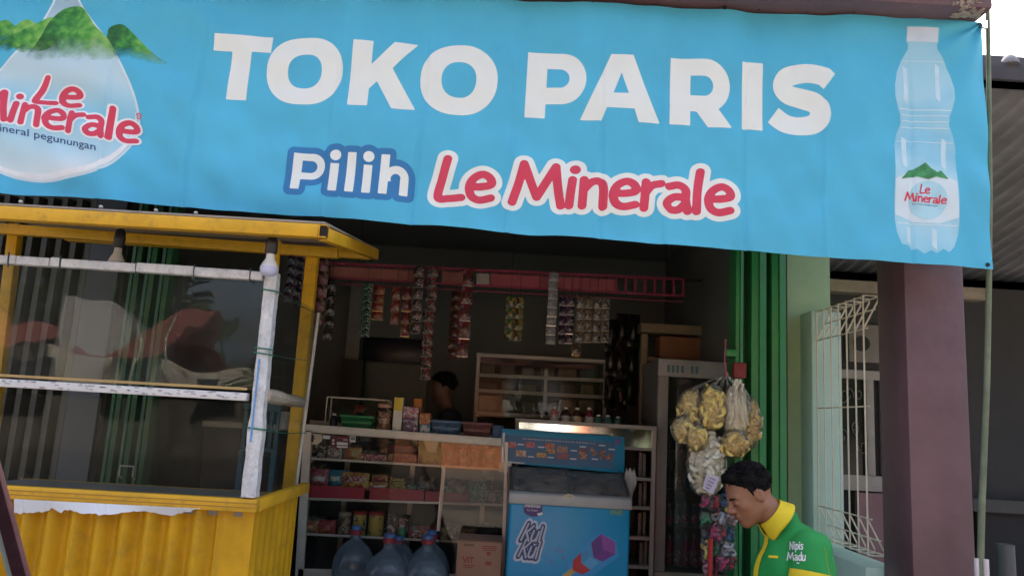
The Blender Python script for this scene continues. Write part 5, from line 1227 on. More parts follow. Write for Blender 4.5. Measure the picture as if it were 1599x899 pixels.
for pts in ([(920, 695), (926, 694), (932, 706), (926, 709)], [(934, 700), (946, 698), (941, 712), (938, 713)], [(944, 708), (957, 702), (954, 713), (946, 713)]): hs('picture', [(x, hy(x, y)) for x, y in pts], ink(['tan', 'red', 'brn'], 50), 2, .6)
for x0, y0 in ((808, 697), (840, 699), (824, 715), (855, 714), (891, 701), (890, 714), (905, 694), (924, 712), (935, 690), (950, 695)): blk(x0, x0+10, y0, y0+2, M((.6, .65, .72), .5, name='caption_print'))
hs('maker_badge', [(959, 684), (970, 685), (969, 692), (964, 696), (960, 692)], M((.10, .06, .25), .4, name='violet_print'), 2)
m = MB(); pbox(m, 779, 799, 722, 737, YH-.01, .08); m.build('bracket', M((.55, .52, .48), .5, name='cream_bracket'), hd, bevel=.004)
for px in (797, 968):
    c = P(px, 736, YH+.035); m = MB(); m.box(c.x-.015, c.x+.015, YH+.02, YH+.05, FZ+.1, P(px, 728, YH).z); m.build('foot', ALU, hd)
# crumpled white carrier bag beside the freezer
X0, X1, z0, z1 = frame_rect(974, 993, 733, 781, 4.95); t = thing('carrier_bag', 'crumpled white plastic bag hanging beside the freezer lid', 'bag', ((X0+X1)/2, 4.95, z0))
rb = random.Random(5)
def bagf(sg):
    def f(u, v):
        w_ = (X1-X0)*(.25+.75*min(1, v*1.5))*(.75 if v > .93 else 1); a = 11*u+5*v
        return ((X0+X1)/2+(u-.5)*w_+.004*math.sin(9*v+3*u)+.006*(1-v), 4.95+sg*(.022*math.sin(math.pi*u)*(.3+.7*math.sin(math.pi*min(1, v*1.1)))+.006*math.sin(a)*math.sin(7*v+a*.3)), z0+(z1-z0)*v+(.012*math.sin(13*u+1) if v > .9 else 0))
    return f
m = MB(); m.surf(bagf(-1), 16, 16); m.surf(bagf(1), 16, 16); m.build('film', M((.50, .50, .48), .5, bump=.6, bs=60, name='white_film'), t, smooth=True, fix=False, sharp=25)
# ------------------------------------------------------------------ right glass cabinet with mirror strip
YC, DC = 5.38, .4
rc = thing('glass_cabinet', 'tall glass cabinet with white frame and mirrored top strip behind the freezer', 'cabinet', (P(915, 899, YC).x, YC+.2, FZ))
WF = M((.55, .53, .49), .45, var=.08, dirt=.15, name='cream_frame')
hbar('top_rail', (805, 655.5), (1025, 668.5), YC, .03, .026, WF, rc)
m = MB(); a, b = P(1021.5, 668, YC), P(1015.5, 899, YC); m.bar(tuple(a), (b.x, YC, FZ), .028, .03, up=(0, 1, 0)); m.build('post', WF, rc)
m = MB(); a, b = P(808, 657, YC), P(804, 899, YC); m.bar(tuple(a), (b.x, YC, FZ), .024, .03, up=(0, 1, 0)); m.build('post', WF, rc)
for y in (701, 748, 793, 840, 885):
    hbar('shelf', (806, y-12), (1016, y), YC+.03, .05, .022, WF, rc)
    a = P(806, y-12, YC+.06); b = P(1016, y, YC+.06); m = MB(); m.add([tuple(a), tuple(b), (b.x, YC+DC, b.z), (a.x, YC+DC, a.z)]+[(a.x, a.y, a.z-.006), (b.x, b.y, b.z-.006), (b.x, YC+DC, b.z-.006), (a.x, YC+DC, a.z-.006)], [(0, 1, 2, 3), (7, 6, 5, 4), (0, 4, 5, 1), (1, 5, 6, 2), (2, 6, 7, 3), (3, 7, 4, 0)]); m.build('shelf_board', M((.3, .29, .27), .5, name='shelf_board'), rc)
m = MB(); m.box(P(806, 700, YC).x, P(1016, 700, YC).x, YC+DC+.002, YC+DC+.02, FZ, P(910, 664, YC+DC).z); m.build('back_board', M((.07, .07, .065), .7, name='dark_board'), rc)
m = MB(); q = [P(809, 658, YC), P(1018, 670, YC), P(1018, 699, YC), P(809, 688, YC)]; m.add([(p.x, YC+.004, p.z) for p in q]+[(p.x, YC+.010, p.z) for p in q], [(0, 1, 2, 3), (7, 6, 5, 4), (0, 4, 5, 1), (1, 5, 6, 2), (2, 6, 7, 3), (3, 7, 4, 0)])
m.build('mirror_strip', M((.8, .8, .8), .04, metal=1, var=.02, name='mirror'), rc)
m = MB(); a, b = P(806, 653.5, YC), P(1024, 666.5, YC); m.add([tuple(a), tuple(b), (b.x, YC+DC, b.z), (a.x, YC+DC, a.z)]+[(a.x, a.y, a.z+.006), (b.x, b.y, b.z+.006), (b.x, YC+DC, b.z+.006), (a.x, YC+DC, a.z+.006)], [(0, 1, 2, 3), (7, 6, 5, 4), (0, 4, 5, 1), (1, 5, 6, 2), (2, 6, 7, 3), (3, 7, 4, 0)]); m.build('top_board', M((.2, .18, .16), .5, name='top_board'), rc)
for k, (x, y0, y1) in enumerate(((1000, 706, 742), (1006, 708, 742), (1000, 754, 788), (1007, 752, 788), (999, 800, 834), (1006, 799, 834), (1001, 846, 880), (1008, 845, 880))):
    carton('cigarette_carton', ['pale upright carton, left one on the first shelf of the glass cabinet', 'pale upright carton, right one on the first shelf of the glass cabinet', 'pale upright carton, left one on the second shelf of the glass cabinet', 'pale upright carton, right one on the second shelf of the glass cabinet', 'pale upright carton, left one on the third shelf of the glass cabinet', 'pale upright carton, right one on the third shelf of the glass cabinet', 'pale upright carton, left one on the lowest shelf of the glass cabinet', 'pale upright carton, right one on the lowest shelf of the glass cabinet'][k], x-2.3, x+2.3, y0, y1+4, YC+.16, .08, M((.33, .31, .28), .5, var=.2, name='pale_carton'), 'upright cartons in the glass cabinet')
# small bottles on it
tb = lambda x: 655+(x-806)*.0605
bt = [(866, 634, 'pnk', 'bottle of pink drink, leftmost on the glass cabinet', (.5, .2, .2)), (884, 635, 'wht', 'dark bottle with pale label, second from the left on the glass cabinet', (.04, .02, .02)), (902, 636, 'yel', 'dark bottle with yellowish label, third from the left on the glass cabinet', (.05, .025, .02)), (920.5, 636, 'pnk', 'dark red bottle with pink label, fourth from the left on the glass cabinet', (.16, .02, .03)), (935, 647, None, 'short green bottle, first of the three short ones', (.05, .13, .11)), (950, 648, None, 'short green bottle, middle of the three short ones', (.05, .14, .12)), (966, 650, None, 'short green bottle, last of the three short ones', (.05, .13, .11))]
for x, y, lb, lab, col in bt:
    w_ = 7.2; bottle('drink_bottle', lab, x-w_, x+w_, y, tb(x)+1.5, YC+.08, M(col, .2, name='bottle_plastic'), WHITE, ink([lb, 'wht'], 40) if lb else None, 'small bottles on the glass cabinet')
# ------------------------------------------------------------------ drinks fridge
YE = 5.6
fg = thing('drinks_fridge', 'tall white drinks fridge with glass door at the right of the doorway', 'fridge', (P(1080, 899, YE).x, YE+.3, FZ))
x0, x1 = P(1024, 720, YE).x, P(1150, 720, YE).x; zt_ = P(1080, 563, YE).z; zh = P(1080, 590, YE).z; zb_ = P(1080, 893, YE).z
FW = M((.46, .46, .44), .4, var=.06, dirt=.1, name='fridge_white')
m = MB(); m.box(x0, P(1040, 720, YE).x, YE-.03, YE+.02, zb_, zh); m.build('door_stile', FW, fg, bevel=.004)
m = MB(); m.box(x0, x0+.03, YE+.021, YE+.6, FZ, zt_-.002); m.box(x1-.03, x1, YE+.021, YE+.6, FZ, zt_-.002); m.box(x0+.03, x1-.03, YE+.55, YE+.6, FZ, zt_-.002); m.box(x0+.03, x1-.03, YE+.021, YE+.549, zh+.02, zt_-.002); m.build('cabinet', M((.25, .25, .24), .5, name='fridge_grey'), fg)
m = MB(); m.box(x0, x1, YE-.02, YE+.02, zh+.002, zt_); m.build('header', M((.42, .46, .46), .4, name='pale_header'), fg, bevel=.004)
m = MB()
for xx in (1042, 1049, 1056, 1063.5, 1079, 1086): pbox(m, xx, xx+4.2, 569.5+(xx-1042)*.05, 581+(xx-1042)*.05, YE-.0215, .001)
m.build('header_marks', M((.10, .26, .28), .5, name='teal_print'), fg)
m = MB(); m.box(x0, x1, YE-.03, YE+.6, FZ, zb_-.004); m.build('base_panel', M((.52, .47, .36), .5, name='cream_panel'), fg, bevel=.004)
m = MB(); m.box(P(1040, 720, YE).x, x1-.02, YE-.008, YE-.003, zb_, zh); m.build('door_glass', GLASS((.8, .82, .82), 1.1, .02, dust=.025, name='fridge_glass'), fg)
c = P(1075, 612, YE-.012); m = MB(); m.tube([(c.x, YE-.011, c.z), (c.x, YE-.0085, c.z)], .07, 24); m.build('round_decal', M((.05, .05, .055), .4, name='dark_decal'), fg)
fy = [(705, 1), (764, 1), (822, 0), (884, 1)]
for y, k in fy:
    m = MB(); z = P(1085, y, YE+.06).z; m.box(x0+.035, x1-.035, YE+.05, YE+.5, z-.006, z); m.build('shelf', M((.3, .3, .29), .4, metal=.5, name='wire_shelf'), fg)
def fridge_row(yb, yt, cols, group, names):
    z = yb
    for i, c_ in enumerate(cols):
        x = 1046+i*13; bottle('fridge_bottle', names % ['first', 'second', 'third', 'fourth', 'fifth', 'sixth', 'seventh'][i], x-5.4, x+5.4, yt, yb, YE+.1, M(c_, .3, name='drink_plastic'), M((.3, .3, .3), .4, name='grey_cap'), ink(['pnk', 'red', 'wht'], 30) if c_[0] > .12 else None, group)
fridge_row(704, 655, [(.10, .10, .10)]*6, 'bottles on the top fridge shelf', '%s bottle from the left on the top fridge shelf')
fridge_row(763, 722, [(.12, .11, .1), (.2, .19, .18), (.08, .08, .08), (.06, .06, .06), (.1, .1, .1)], 'bottles on the second fridge shelf', '%s bottle from the left on the second fridge shelf')
fridge_row(821, 786, [(.20, .20, .19), (.14, .15, .15), (.24, .22, .2), (.15, .15, .15), (.2, .2, .2)], 'bottles on the third fridge shelf', '%s dark bottle from the left on the third fridge shelf')
fridge_row(883, 834, [(.42, .06, .12), (.34, .05, .1), (.45, .07, .14), (.4, .06, .12), (.34, .05, .1)], 'dark pink bottles on the lowest fridge shelf', '%s dark pink bottle from the left on the lowest fridge shelf')
# wooden rack and boxes above
YK = 6.3
wr = thing('wooden_rack', 'bare wooden rack behind the fridge holding an orange brown box', 'rack', (P(1055, 700, YK).x, YK+.2, FZ))
WD = M((.30, .24, .15), .7, var=.25, vs=5, bump=.2, bs=20, name='bare_wood')
m = MB(); pbox(m, 1001, 1118, 507, 521, YK, .35); m.build('top_board', WD, wr, bevel=.003)
for px in (1007, 1112):
    a = P(px, 521, YK); m = MB(); m.box(a.x-.028, a.x+.028, YK, YK+.06, FZ, a.z-.002); m.build('post', WD, wr, bevel=.003)
m = MB(); pbox(m, 1010, 1114, 559.5, 566, YK+.01, .33); m.build('shelf', WD, wr); m = MB(); pbox(m, 1010, 1040, 590, 604, YK+.01, .05); m.build('cross_piece', WD, wr)
carton('cardboard_box', 'orange brown cardboard box lying in the wooden rack', 1031, 1096, 526, 559, YK+.03, .25, M((.30, .14, .07), .8, var=.15, bump=.1, name='brown_card'))
carton('dark_crate', 'dark box right of the orange brown one in the wooden rack', 1100, 1125, 518, 559, YK+.06, .2, M((.02, .02, .025), .5, name='dark_crate'), cat='crate')
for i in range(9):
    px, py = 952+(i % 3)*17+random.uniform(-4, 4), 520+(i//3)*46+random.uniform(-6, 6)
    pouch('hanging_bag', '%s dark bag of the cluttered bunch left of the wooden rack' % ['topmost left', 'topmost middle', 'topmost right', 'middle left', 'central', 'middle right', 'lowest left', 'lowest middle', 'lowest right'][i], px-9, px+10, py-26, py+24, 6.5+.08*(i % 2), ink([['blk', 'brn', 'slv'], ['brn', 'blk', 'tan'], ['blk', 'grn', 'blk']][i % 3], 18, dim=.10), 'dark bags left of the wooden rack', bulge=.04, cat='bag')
# back cabinet
YQ = 6.6
bc = thing('back_cabinet', 'glass fronted cabinet with white frame against the dark back wall', 'cabinet', (P(847, 700, YQ).x, YQ+.2, FZ))
hbar('rail', (744, 553.5), (948, 565), YQ, .03, .034, WF, bc); hbar('rail', (744, 585), (947, 594), YQ, .03, .03, WF, bc); hbar('rail', (744, 609), (946, 620), YQ, .03, .03, WF, bc); hbar('rail', (744, 644), (944, 655), YQ, .03, .03, WF, bc)
for p, q in (((748, 553), (742, 660)), ((853, 575), (850, 642)), ((946, 565), (943, 655))):
    m = MB(); a, b = P(*p, YQ), P(*q, YQ); m.bar(tuple(a), (b.x, YQ, FZ if p[0] != 853 else b.z), .03, .03, up=(0, 1, 0)); m.build('post', WF, bc)
m = MB(); m.box(P(746, 600, YQ).x, P(946, 600, YQ).x, YQ+.38, YQ+.4, FZ, P(847, 560, YQ).z); m.build('back_board', M((.07, .07, .065), .7, name='dark_board'), bc)
m = MB(); q = [P(749, 556, YQ), P(946, 566, YQ), P(944, 655, YQ), P(743, 650, YQ)]; m.add([(p.x, YQ-.02, p.z) for p in q]+[(p.x, YQ-.016, p.z) for p in q], [(0, 1, 2, 3), (7, 6, 5, 4)]); m.build('pane', PANE, bc)
names = ['far left', 'left', 'mid left', 'mid right', 'right', 'far right']
for r_, (yb_, hh) in enumerate(((583, 17), (607, 16), (640, 24))):
    for i in range(6):
        x = 762+i*31; w_ = random.uniform(9, 14); s_ = yb_+(x-744)*.048
        carton('goods_box', '%s dim box on the %s shelf of the back cabinet' % (names[i], ['top', 'middle', 'lower'][r_]), x-w_, x+w_, s_-hh*random.uniform(.6, 1), s_, YQ+.1, .15, M(random.choice([(.18, .16, .13), (.1, .1, .1), (.22, .2, .16), (.08, .11, .12), (.2, .15, .1)]), .6, var=.25, vs=15, name='dim_box'), 'dim boxes in the back cabinet')
# ------------------------------------------------------------------ hanging rail and sachet strips
YL = 5.6
hr = thing('hanging_rail', 'long pink plastic lattice rail hung with sachets across the shop', 'rail', tuple(P(790, 445, YL)))
PK = M((.30, .035, .075), .5, var=.12, dirt=.15, name='pink_plastic')
tl = lambda x: 411+(x-512)*.0455; bl = lambda x: 433+(x-512)*.0525
for fn, w_ in ((tl, .02), (lambda x: bl(x), .018), (lambda x: bl(x)+9, .008)):
    m = MB(); m.bar(tuple(P(510, fn(510), YL)), tuple(P(1066, fn(1066), YL)), .012, w_, up=(0, 0, 1)); m.build('long_bar', PK, hr)
m = MB()
for x in range(512, 1068, 15): m.bar(tuple(P(x, tl(x), YL)), tuple(P(x, bl(x), YL)), .018, .012, up=(0, 1, 0))
m.build('lattice_bars', PK, hr)
for x0, x1, c_ in ((516, 645, (.36, .13, .10)), (690, 725, (.33, .12, .10)), (744, 764, (.42, .38, .33)), (766, 842, (.40, .08, .10)), (845, 960, (.40, .09, .11))):
    m = MB(); q = [P(x0, tl(x0)+5, YL-.012), P(x1, tl(x1)+5, YL-.012), P(x1, bl(x1)-2, YL-.012), P(x0, bl(x0)-2, YL-.012)]
    m.prism([(p.x, p.z) for p in q], YL-.012, YL-.009); m.build('card_strip', M(c_, .7, var=.2, vs=8, name='faded_card'), hr)
m = MB(); m.tube([tuple(P(960, 433, YL+.05)), tuple(P(1096, 438, YL+.05))], .012, 8); m.build('rod', BLACK, hr)
for x in (560, 800, 1040):
    m = MB(); a = P(x, tl(x), YL); m.tube([(a.x, YL, a.z), (a.x, YL, 3.098)], .003, 5); m.build('hanger_wire', BLACK, hr)
def sach_mesh(w_, h_, seed):
    m = MB(); rs = random.Random(seed); k = rs.uniform(0, 6)
    def f(sg):
        def g(u, v):
            e = min(1, min(v, 1-v)*6)*min(1, min(u, 1-u)*7)
            return ((u-.5)*w_*.97, sg*(.010*(math.sin(math.pi*u)*math.sin(math.pi*v))**.7*e)+.0025*math.sin(u*21+k)*math.cos(v*17+k)*e+.0012*math.sin(u*60)*(1-e), (v-1)*h_*.985)
        return g
    m.surf(f(-1), 8, 8); m.surf(f(1), 8, 8); return m
NSTRIP = [0]
def strip(label, x0, x1, y0, y1, n, Y, inks, edge=None, cat='sachet strip'):
    xm = (x0+x1)/2; a = P(xm, y0, Y); b = P(xm, y1, Y); z1 = a.z; h_ = (a.z-b.z)/n; w_ = P(x1, y0, Y).x-P(x0, y0, Y).x
    t = thing('sachet_strip', label, cat, (a.x, Y, z1), 'sachet strips hanging from the rail')
    first = None; e0 = None
    for i in range(n):
        if first is None:
            m = sach_mesh(w_, h_, NSTRIP[0]); m.v = [(v[0]+a.x, v[1]+Y, v[2]+z1) for v in m.v]; o = m.build('sachet', inks, t, smooth=True, fix=False, sharp=60); first = o
            if edge:
                m = MB(); m.box(a.x-w_/2, a.x+w_/2, Y-.004, Y+.004, z1-h_, z1-h_+.006); e0 = m.build('crimped_seam', edge, o)
        else:
            o = first.copy(); C.objects.link(o); o.parent = t; o.location = (random.uniform(-.003, .003), random.uniform(-.004, .004), -i*h_); o.rotation_euler = (random.uniform(-.12, .12), 0, random.uniform(-.2, .2)); 
            if e0: e = e0.copy(); C.objects.link(e); e.parent = o
    NSTRIP[0] += 1
    if a.z < P(xm, bl(xm), YL).z-.0 or True:
        m = MB(); zt2 = P(xm, tl(xm), Y).z; 
        if zt2 > z1+.01: m.tube([(a.x, Y, z1), (a.x, Y, zt2)], .002, 5); m.build('string', BLACK, t)
    t.rotation_euler = (0, random.uniform(-.012, .012), 0)
SV = M((.55, .53, .5), .3, metal=.6, name='foil_seam'); GD = M((.55, .36, .12), .35, metal=.4, name='gold_seam')
F_ = dict(rough=.25, dim=.42)
strip('faded tan sachet strip beside the cart post, leftmost of the rail', 497, 515, 402, 508, 5, 5.45, ink(['tan', 'brn', 'pnk'], 18, **F_))
strip('dark purple sachet strip left of the cart rear post', 450, 463, 398, 472, 5, 5.3, ink(['pur', 'blk', 'slv', 'blu'], 26, **F_))
strip('second dark purple sachet strip just behind the cart rear post', 464, 477, 400, 478, 5, 5.3, ink(['blk', 'pur', 'blu', 'slv'], 26, **F_))
strip('narrow dark brown strip right of the tan strip', 512, 527, 436, 532, 5, 5.5, ink(['brn', 'blk', 'slv'], 30, **F_))
strip('green sachet strip, the only green one left of centre', 567, 583, 443, 527, 8, 5.45, ink(['grn', 'grn', 'wht', 'blk'], 40, **F_))
strip('short red strip with golden seams beside the green strip', 585, 602, 446, 500, 4, 5.5, ink(['red', 'red', 'org'], 26, **F_), GD)
strip('red strip, left of the two hanging side by side', 613, 627, 448, 507, 3, 5.52, ink(['red', 'org', 'red', 'wht'], 22, **F_))
strip('red strip, right of the two, ending in a pale seam', 629, 644, 448, 526, 4, 5.48, ink(['red', 'brn', 'red', 'wht'], 22, **F_), GD)
strip('dark strip of six sachets left of the longest strip', 647, 663, 415, 521, 6, 5.4, ink(['brn', 'blk', 'slv', 'red'], 30, **F_), M((.2, .17, .15), .4, name='dull_seam'))
strip('longest dark sachet strip, ten sachets reaching low', 668, 685, 415, 594, 10, 5.4, ink(['brn', 'blk', 'slv', 'red'], 30, **F_), M((.2, .17, .15), .4, name='dull_seam'))
strip('thin black strip glinting between the two dark strips', 661, 668, 480, 521, 3, 5.45, ink(['blk', 'slv'], 40, **F_))
strip('faint brown strip behind the white seamed one', 705, 721, 455, 560, 7, 5.65, ink(['brn', 'brn', 'red'], 20, **F_))
strip('brown red strip with white seams', 724, 741, 420, 558, 5, 5.4, ink(['brn', 'red', 'blk', 'pnk'], 24, **F_), SV)
strip('olive green strip, left column of the pair', 791, 805, 463, 533, 4, 5.5, ink(['yel', 'grn', 'brn'], 24, **F_))
strip('olive green strip, right column of the pair', 805.5, 819, 464, 533, 4, 5.5, ink(['grn', 'yel', 'brn'], 24, **F_))
strip('silver white strip hanging highest right of centre', 858, 873, 425, 538, 8, 5.42, ink(['slv', 'wht', 'slv'], 24, **F_), SV)
strip('purple brown strip, left column beside the silver strip', 874, 886, 463, 537, 5, 5.46, ink(['pur', 'blk', 'slv', 'pnk'], 28, **F_), SV)
strip('purple brown strip, right column beside the silver strip', 886.5, 898, 463, 537, 5, 5.46, ink(['pur', 'brn', 'slv', 'blk'], 28, **F_), SV)
for k, x in enumerate((901, 914, 927.5, 940.5)):
    strip('%s of the four tan columns at the right' % ['first', 'second', 'third', 'fourth'][k], x, x+12, 463+k*.5, 535, 4, 5.48, ink(['tan', 'brn', 'slv'], 26, **F_), M((.4, .33, .25), .4, name='tan_seam'))
strip('single small sachet dangling under the purple strips', 893, 907, 538, 556, 1, 5.48, ink(['brn', 'tan'], 30, **F_), GD)
# ------------------------------------------------------------------ water bottles and carton on the floor
GAL = GLASS((.62, .72, .78), .9, .06, dust=.19, dc=(.36, .47, .55), name='blue_pet')
CAPB = M((.05, .12, .27), .35, name='blue_cap'); RING = M((.22, .02, .035), .4, name='red_seal')
def gallon(px, pyt, Y, label):
    c = P(px, pyt, Y); zb2 = FZ; h_ = c.z-zb2; t = thing('water_gallon', label, 'water bottle', (c.x, Y, zb2), 'large water bottles on the floor')
    pr = [(.09, 0), (.118, .01), (.124, .03)]
    for i in range(7): z = .05+i*.028; pr += [(.124, z), (.116, z+.014)]
    pr += [(.124, .25), (.125, .30), (.120, .335), (.108, .368), (.088, .398), (.060, .422), (.040, .438), (.030, .45), (.029, h_-.045)]
    m = MB(); m.lathe(pr, (c.x, Y, zb2), 28); b_ = m.build('bottle', GAL, t, smooth=True, sharp=70)
    m = MB(); m.lathe([(.036, h_-.05), (.037, h_-.026), (.033, h_-.024)], (c.x, Y, zb2), 18); m.build('seal_ring', RING, t, smooth=True)
    m = MB(); m.lathe([(.031, h_-.023), (.031, h_-.004), (.027, h_)], (c.x, Y, zb2), 18); m.build('cap', CAPB, t, smooth=True)
gallon(557, 820, 4.84, 'large water bottle, left one of the rear row')
gallon(609, 832, 4.56, 'large water bottle, middle of the front ones')
gallon(669, 834, 4.57, 'large water bottle, front right one beside the cardboard box')
gallon(674, 827, 4.83, 'large water bottle with its cap just behind the front right one')
gallon(622, 836, 4.84, 'large water bottle half hidden behind the middle one')
X0, X1, z0, z1 = frame_rect(713, 783, 845, 899, 4.68)
t = thing('water_carton', 'brown cardboard box with red printed marks left of the freezer', 'box', ((X0+X1)/2, 4.8, FZ))
CARD = M((.36, .20, .125), .8, var=.08, vs=4, bump=.05, name='carton_brown')
m = MB(); m.box(X0, X1, 4.68, 4.95, FZ, z1); bx_ = m.build('body', CARD, t, bevel=.003)
m = MB(); m.box(X0-.002, (X0+X1)/2-.001, 4.675, 4.95, z1+.001, z1+.004); m.box((X0+X1)/2+.001, X1+.002, 4.675, 4.95, z1+.001, z1+.004); m.build('flap', CARD, t)
RP = M((.33, .07, .05), .8, name='red_stamp')
V2, Fs = text2d('VIT', .03); flat('brand_lettering', V2, Fs, lambda x, z: (722+x*18, 878+x*1-z*10), RP, 1, t, Y=4.68, surf=lambda x, z: 4.6795)
m = MB()
for x0, x1, y0, y1 in ((723, 741, 881, 882.5), (724, 739, 884, 885.5), (753, 775, 852, 853.5), (752, 776, 855, 856.2), (754, 774, 858, 859.2), (760, 766, 861, 866), (758, 767, 876, 882)): pbox(m, x0, x1, y0, y1, 4.6785, .001)
m.build('stamp_lines', RP, t); m = MB(); pbox(m, 724, 740, 848, 852, 4.6785, .001); m.build('tape_slip', M((.2, .12, .05), .7, name='dark_slip'), t)
# ------------------------------------------------------------------ behind the cart: stool and small cabinet
t = thing('plastic_chair', 'blue plastic chair behind the cart side pane', 'chair', (P(372, 760, 4.5).x, 4.6, FZ-.0))
BP = M((.04, .17, .25), .45, var=.1, name='blue_plastic'); Yk = 4.5
X0, X1, z0, z1 = frame_rect(349, 404, 640, 703, Yk)
m = MB()
for i in range(6): x = X0+(X1-X0)*i/5; m.box(x-.012, x+.012, Yk+.36, Yk+.38, z0, z1)
m.box(X0-.012, X1+.012, Yk+.355, Yk+.385, z1, z1+.05); m.box(X0-.012, X1+.012, Yk+.355, Yk+.385, z0-.02, z0); m.build('backrest', BP, t, bevel=.004)
zs_ = FZ+.44; m = MB(); m.box(X0-.02, X1+.02, Yk, Yk+.38, zs_-.03, zs_); m.build('seat', BP, t, bevel=.008)
for x in (X0, X1):
    for y in (Yk+.02, Yk+.36): m = MB(); m.bar((x, y, zs_-.03), (x+(x-(X0+X1)/2)*.12, y, FZ), .03, .03); m.build('leg', BP, t)
m = MB()
for x in (X0, X1): m.box(x-.014, x+.014, Yk+.35, Yk+.38, zs_, z0-.02)
m.build('back_stay', BP, t)
t = thing('low_cabinet', 'low dark cabinet with pale top, seen through the cart panes', 'cabinet', (P(350, 760, 4.9).x, 5.1, FZ))
X0, X1, z0, z1 = frame_rect(316, 425, 668, 760, 4.9); m = MB(); m.box(X0, X1, 4.9, 5.25, FZ, z1); m.build('body', M((.03, .03, .035), .5, name='dark_body'), t); m = MB(); m.box(X0-.02, X1+.02, 4.88, 5.27, z1, z1+.035); m.build('top_board', M((.45, .43, .4), .5, name='pale_top'), t, bevel=.004)
carton('white_box', 'small pale box on the low cabinet beside the cart post', 432, 446, 642, 668, 4.95, .1, M((.5, .48, .45), .6, name='pale_box'))
# ================================================================== CRACKER BAGS HANGING AT THE GATE
FILM = GLASS((.97, .96, .94), 1.5, .05, wavy=.03, ws=30, dust=.10, dc=(.85, .78, .62), name='clear_film')
hook = P(1134, 584, 4.10)
def curl(mb, c, r, t_, ang=5.0):
    ax = Vector((random.gauss(0, 1), random.gauss(0, 1), random.gauss(0, 1))).normalized(); u = ax.orthogonal().normalized(); v = ax.cross(u); ph = random.uniform(0, 6)
    pts = [tuple(Vector(c)+(u*math.cos(ph+a)+v*math.sin(ph+a))*r*(1+.15*math.sin(a*2))+ax*.006*math.sin(a*1.7)) for a in [ang*i/8 for i in range(9)]]
    mb.tube(pts, [t_*(.7+.3*math.sin(math.pi*(i+1)/10)) for i in range(9)], 6)
def cracker_bag(label, x0, x1, y0, y1, Y, col, n, r, t_, neck=True, stick=False):
    gx = 5.5 if neck and x1-x0 < 45 else 1; X0, X1, z0, z1 = frame_rect(x0-gx, x1+gx, y0-gx, y1+gx, Y); n = int(n*1.5); r *= 1.15; t_ *= 1.25; c = Vector(((X0+X1)/2, Y, (z0+z1)/2)); rx, rz = (X1-X0)/2, (z1-z0)/2; ry = min(rx, .055)
    t = thing('cracker_bag', label, 'snack bag', (c.x, Y, z1), 'cracker bags hanging at the gate')
    m = MB()
    for i in range(n):
        for _ in range(20):
            p = Vector((random.uniform(-1, 1), random.uniform(-1, 1), random.uniform(-1, 1)))
            if p.length < .93: break
        q = (c.x+p.x*(rx-r*.6), Y+p.y*(ry-r*.3), c.z+p.z*(rz-r*.5))
        if stick:
            d = Vector((random.gauss(0, .25), random.gauss(0, .2), 1)).normalized()*r*2.2; a = Vector(q)
            m.tube([tuple(a-d), tuple(a-d*.3+Vector((.004, 0, 0))), tuple(a+d*.4-Vector((.004, 0, 0))), tuple(a+d)], [t_*.6, t_, t_, t_*.6], 6)
        else: curl(m, q, r*random.uniform(.75, 1.15), t_)
    m.build('crackers', M(col, .65, var=.35, vs=40, bump=.4, bs=90, name='fried_crackers'), t, smooth=True, fix=False)
    rs = random.Random(int(x0)); k = rs.uniform(0, 6)
    def f(u, v):
        a = 2*math.pi*u; e = math.sin(math.pi*min(1, max(0, v)))**.45
        w_ = 1+.05*math.sin(5*a+k+v*7)+.03*math.sin(11*a+v*13)
        return (c.x+(rx*1.04)*math.cos(a)*e*w_, Y+(ry*1.08)*math.sin(a)*e*w_, z0-.004+(z1-z0+.012)*v)
    m = MB(); m.surf(f, 28, 16); m.build('film', FILM, t, smooth=True, fix=False, sharp=80)
    if neck:
        m = MB(); m.tube([(c.x, Y, z1-.01), tuple(Vector((c.x, Y, z1)).lerp(hook, .4)), tuple(hook)], [.016, .006, .004], 7); m.build('twisted_neck', FILM, t, smooth=True)
    return t
YC1, YC2 = (.88, .64, .24), (.84, .75, .58)
cracker_bag('bag of yellow curled crackers, upper left of the hanging bunch', 1064, 1096, 612, 663, 4.10, YC1, 50, .021, .0085)
cracker_bag('bag of deep yellow curled crackers in the top middle of the hanging bunch', 1095, 1129, 606, 668, 4.05, (.9, .64, .2), 60, .021, .009)
cracker_bag('tall bag of whitish stick crackers, top right of the hanging bunch', 1132, 1166, 604, 682, 4.05, YC2, 46, .024, .010, stick=True)
cracker_bag('narrow bag of yellow crackers at the right edge of the hanging bunch', 1161, 1182, 626, 696, 4.10, (.88, .62, .22), 40, .018, .008)
cracker_bag('small bag of whitish crackers behind the right edge of the bunch', 1164, 1184, 645, 676, 4.16, YC2, 20, .016, .008)
cracker_bag('small yellow bag at the far left of the hanging bunch', 1054, 1078, 655, 686, 4.05, YC1, 22, .02, .0085)
cracker_bag('small yellow bag low on the left of the bunch', 1074, 1101, 668, 698, 4.03, (.88, .62, .22), 26, .02, .0085)
cracker_bag('orange yellow bag low on the right of the bunch', 1132, 1164, 676, 709, 4.03, (.9, .6, .18), 30, .021, .009)
lb = cracker_bag('long clear bag of white crackers with a written paper slip, lowest of the bunch', 1074, 1132, 672, 776, 4.07, (.84, .76, .6), 90, .024, .009, stick=False)
q = [P(1104, 737, 4.005), P(1124, 745, 4.0), P(1113, 771, 4.0), P(1097, 762, 4.005)]
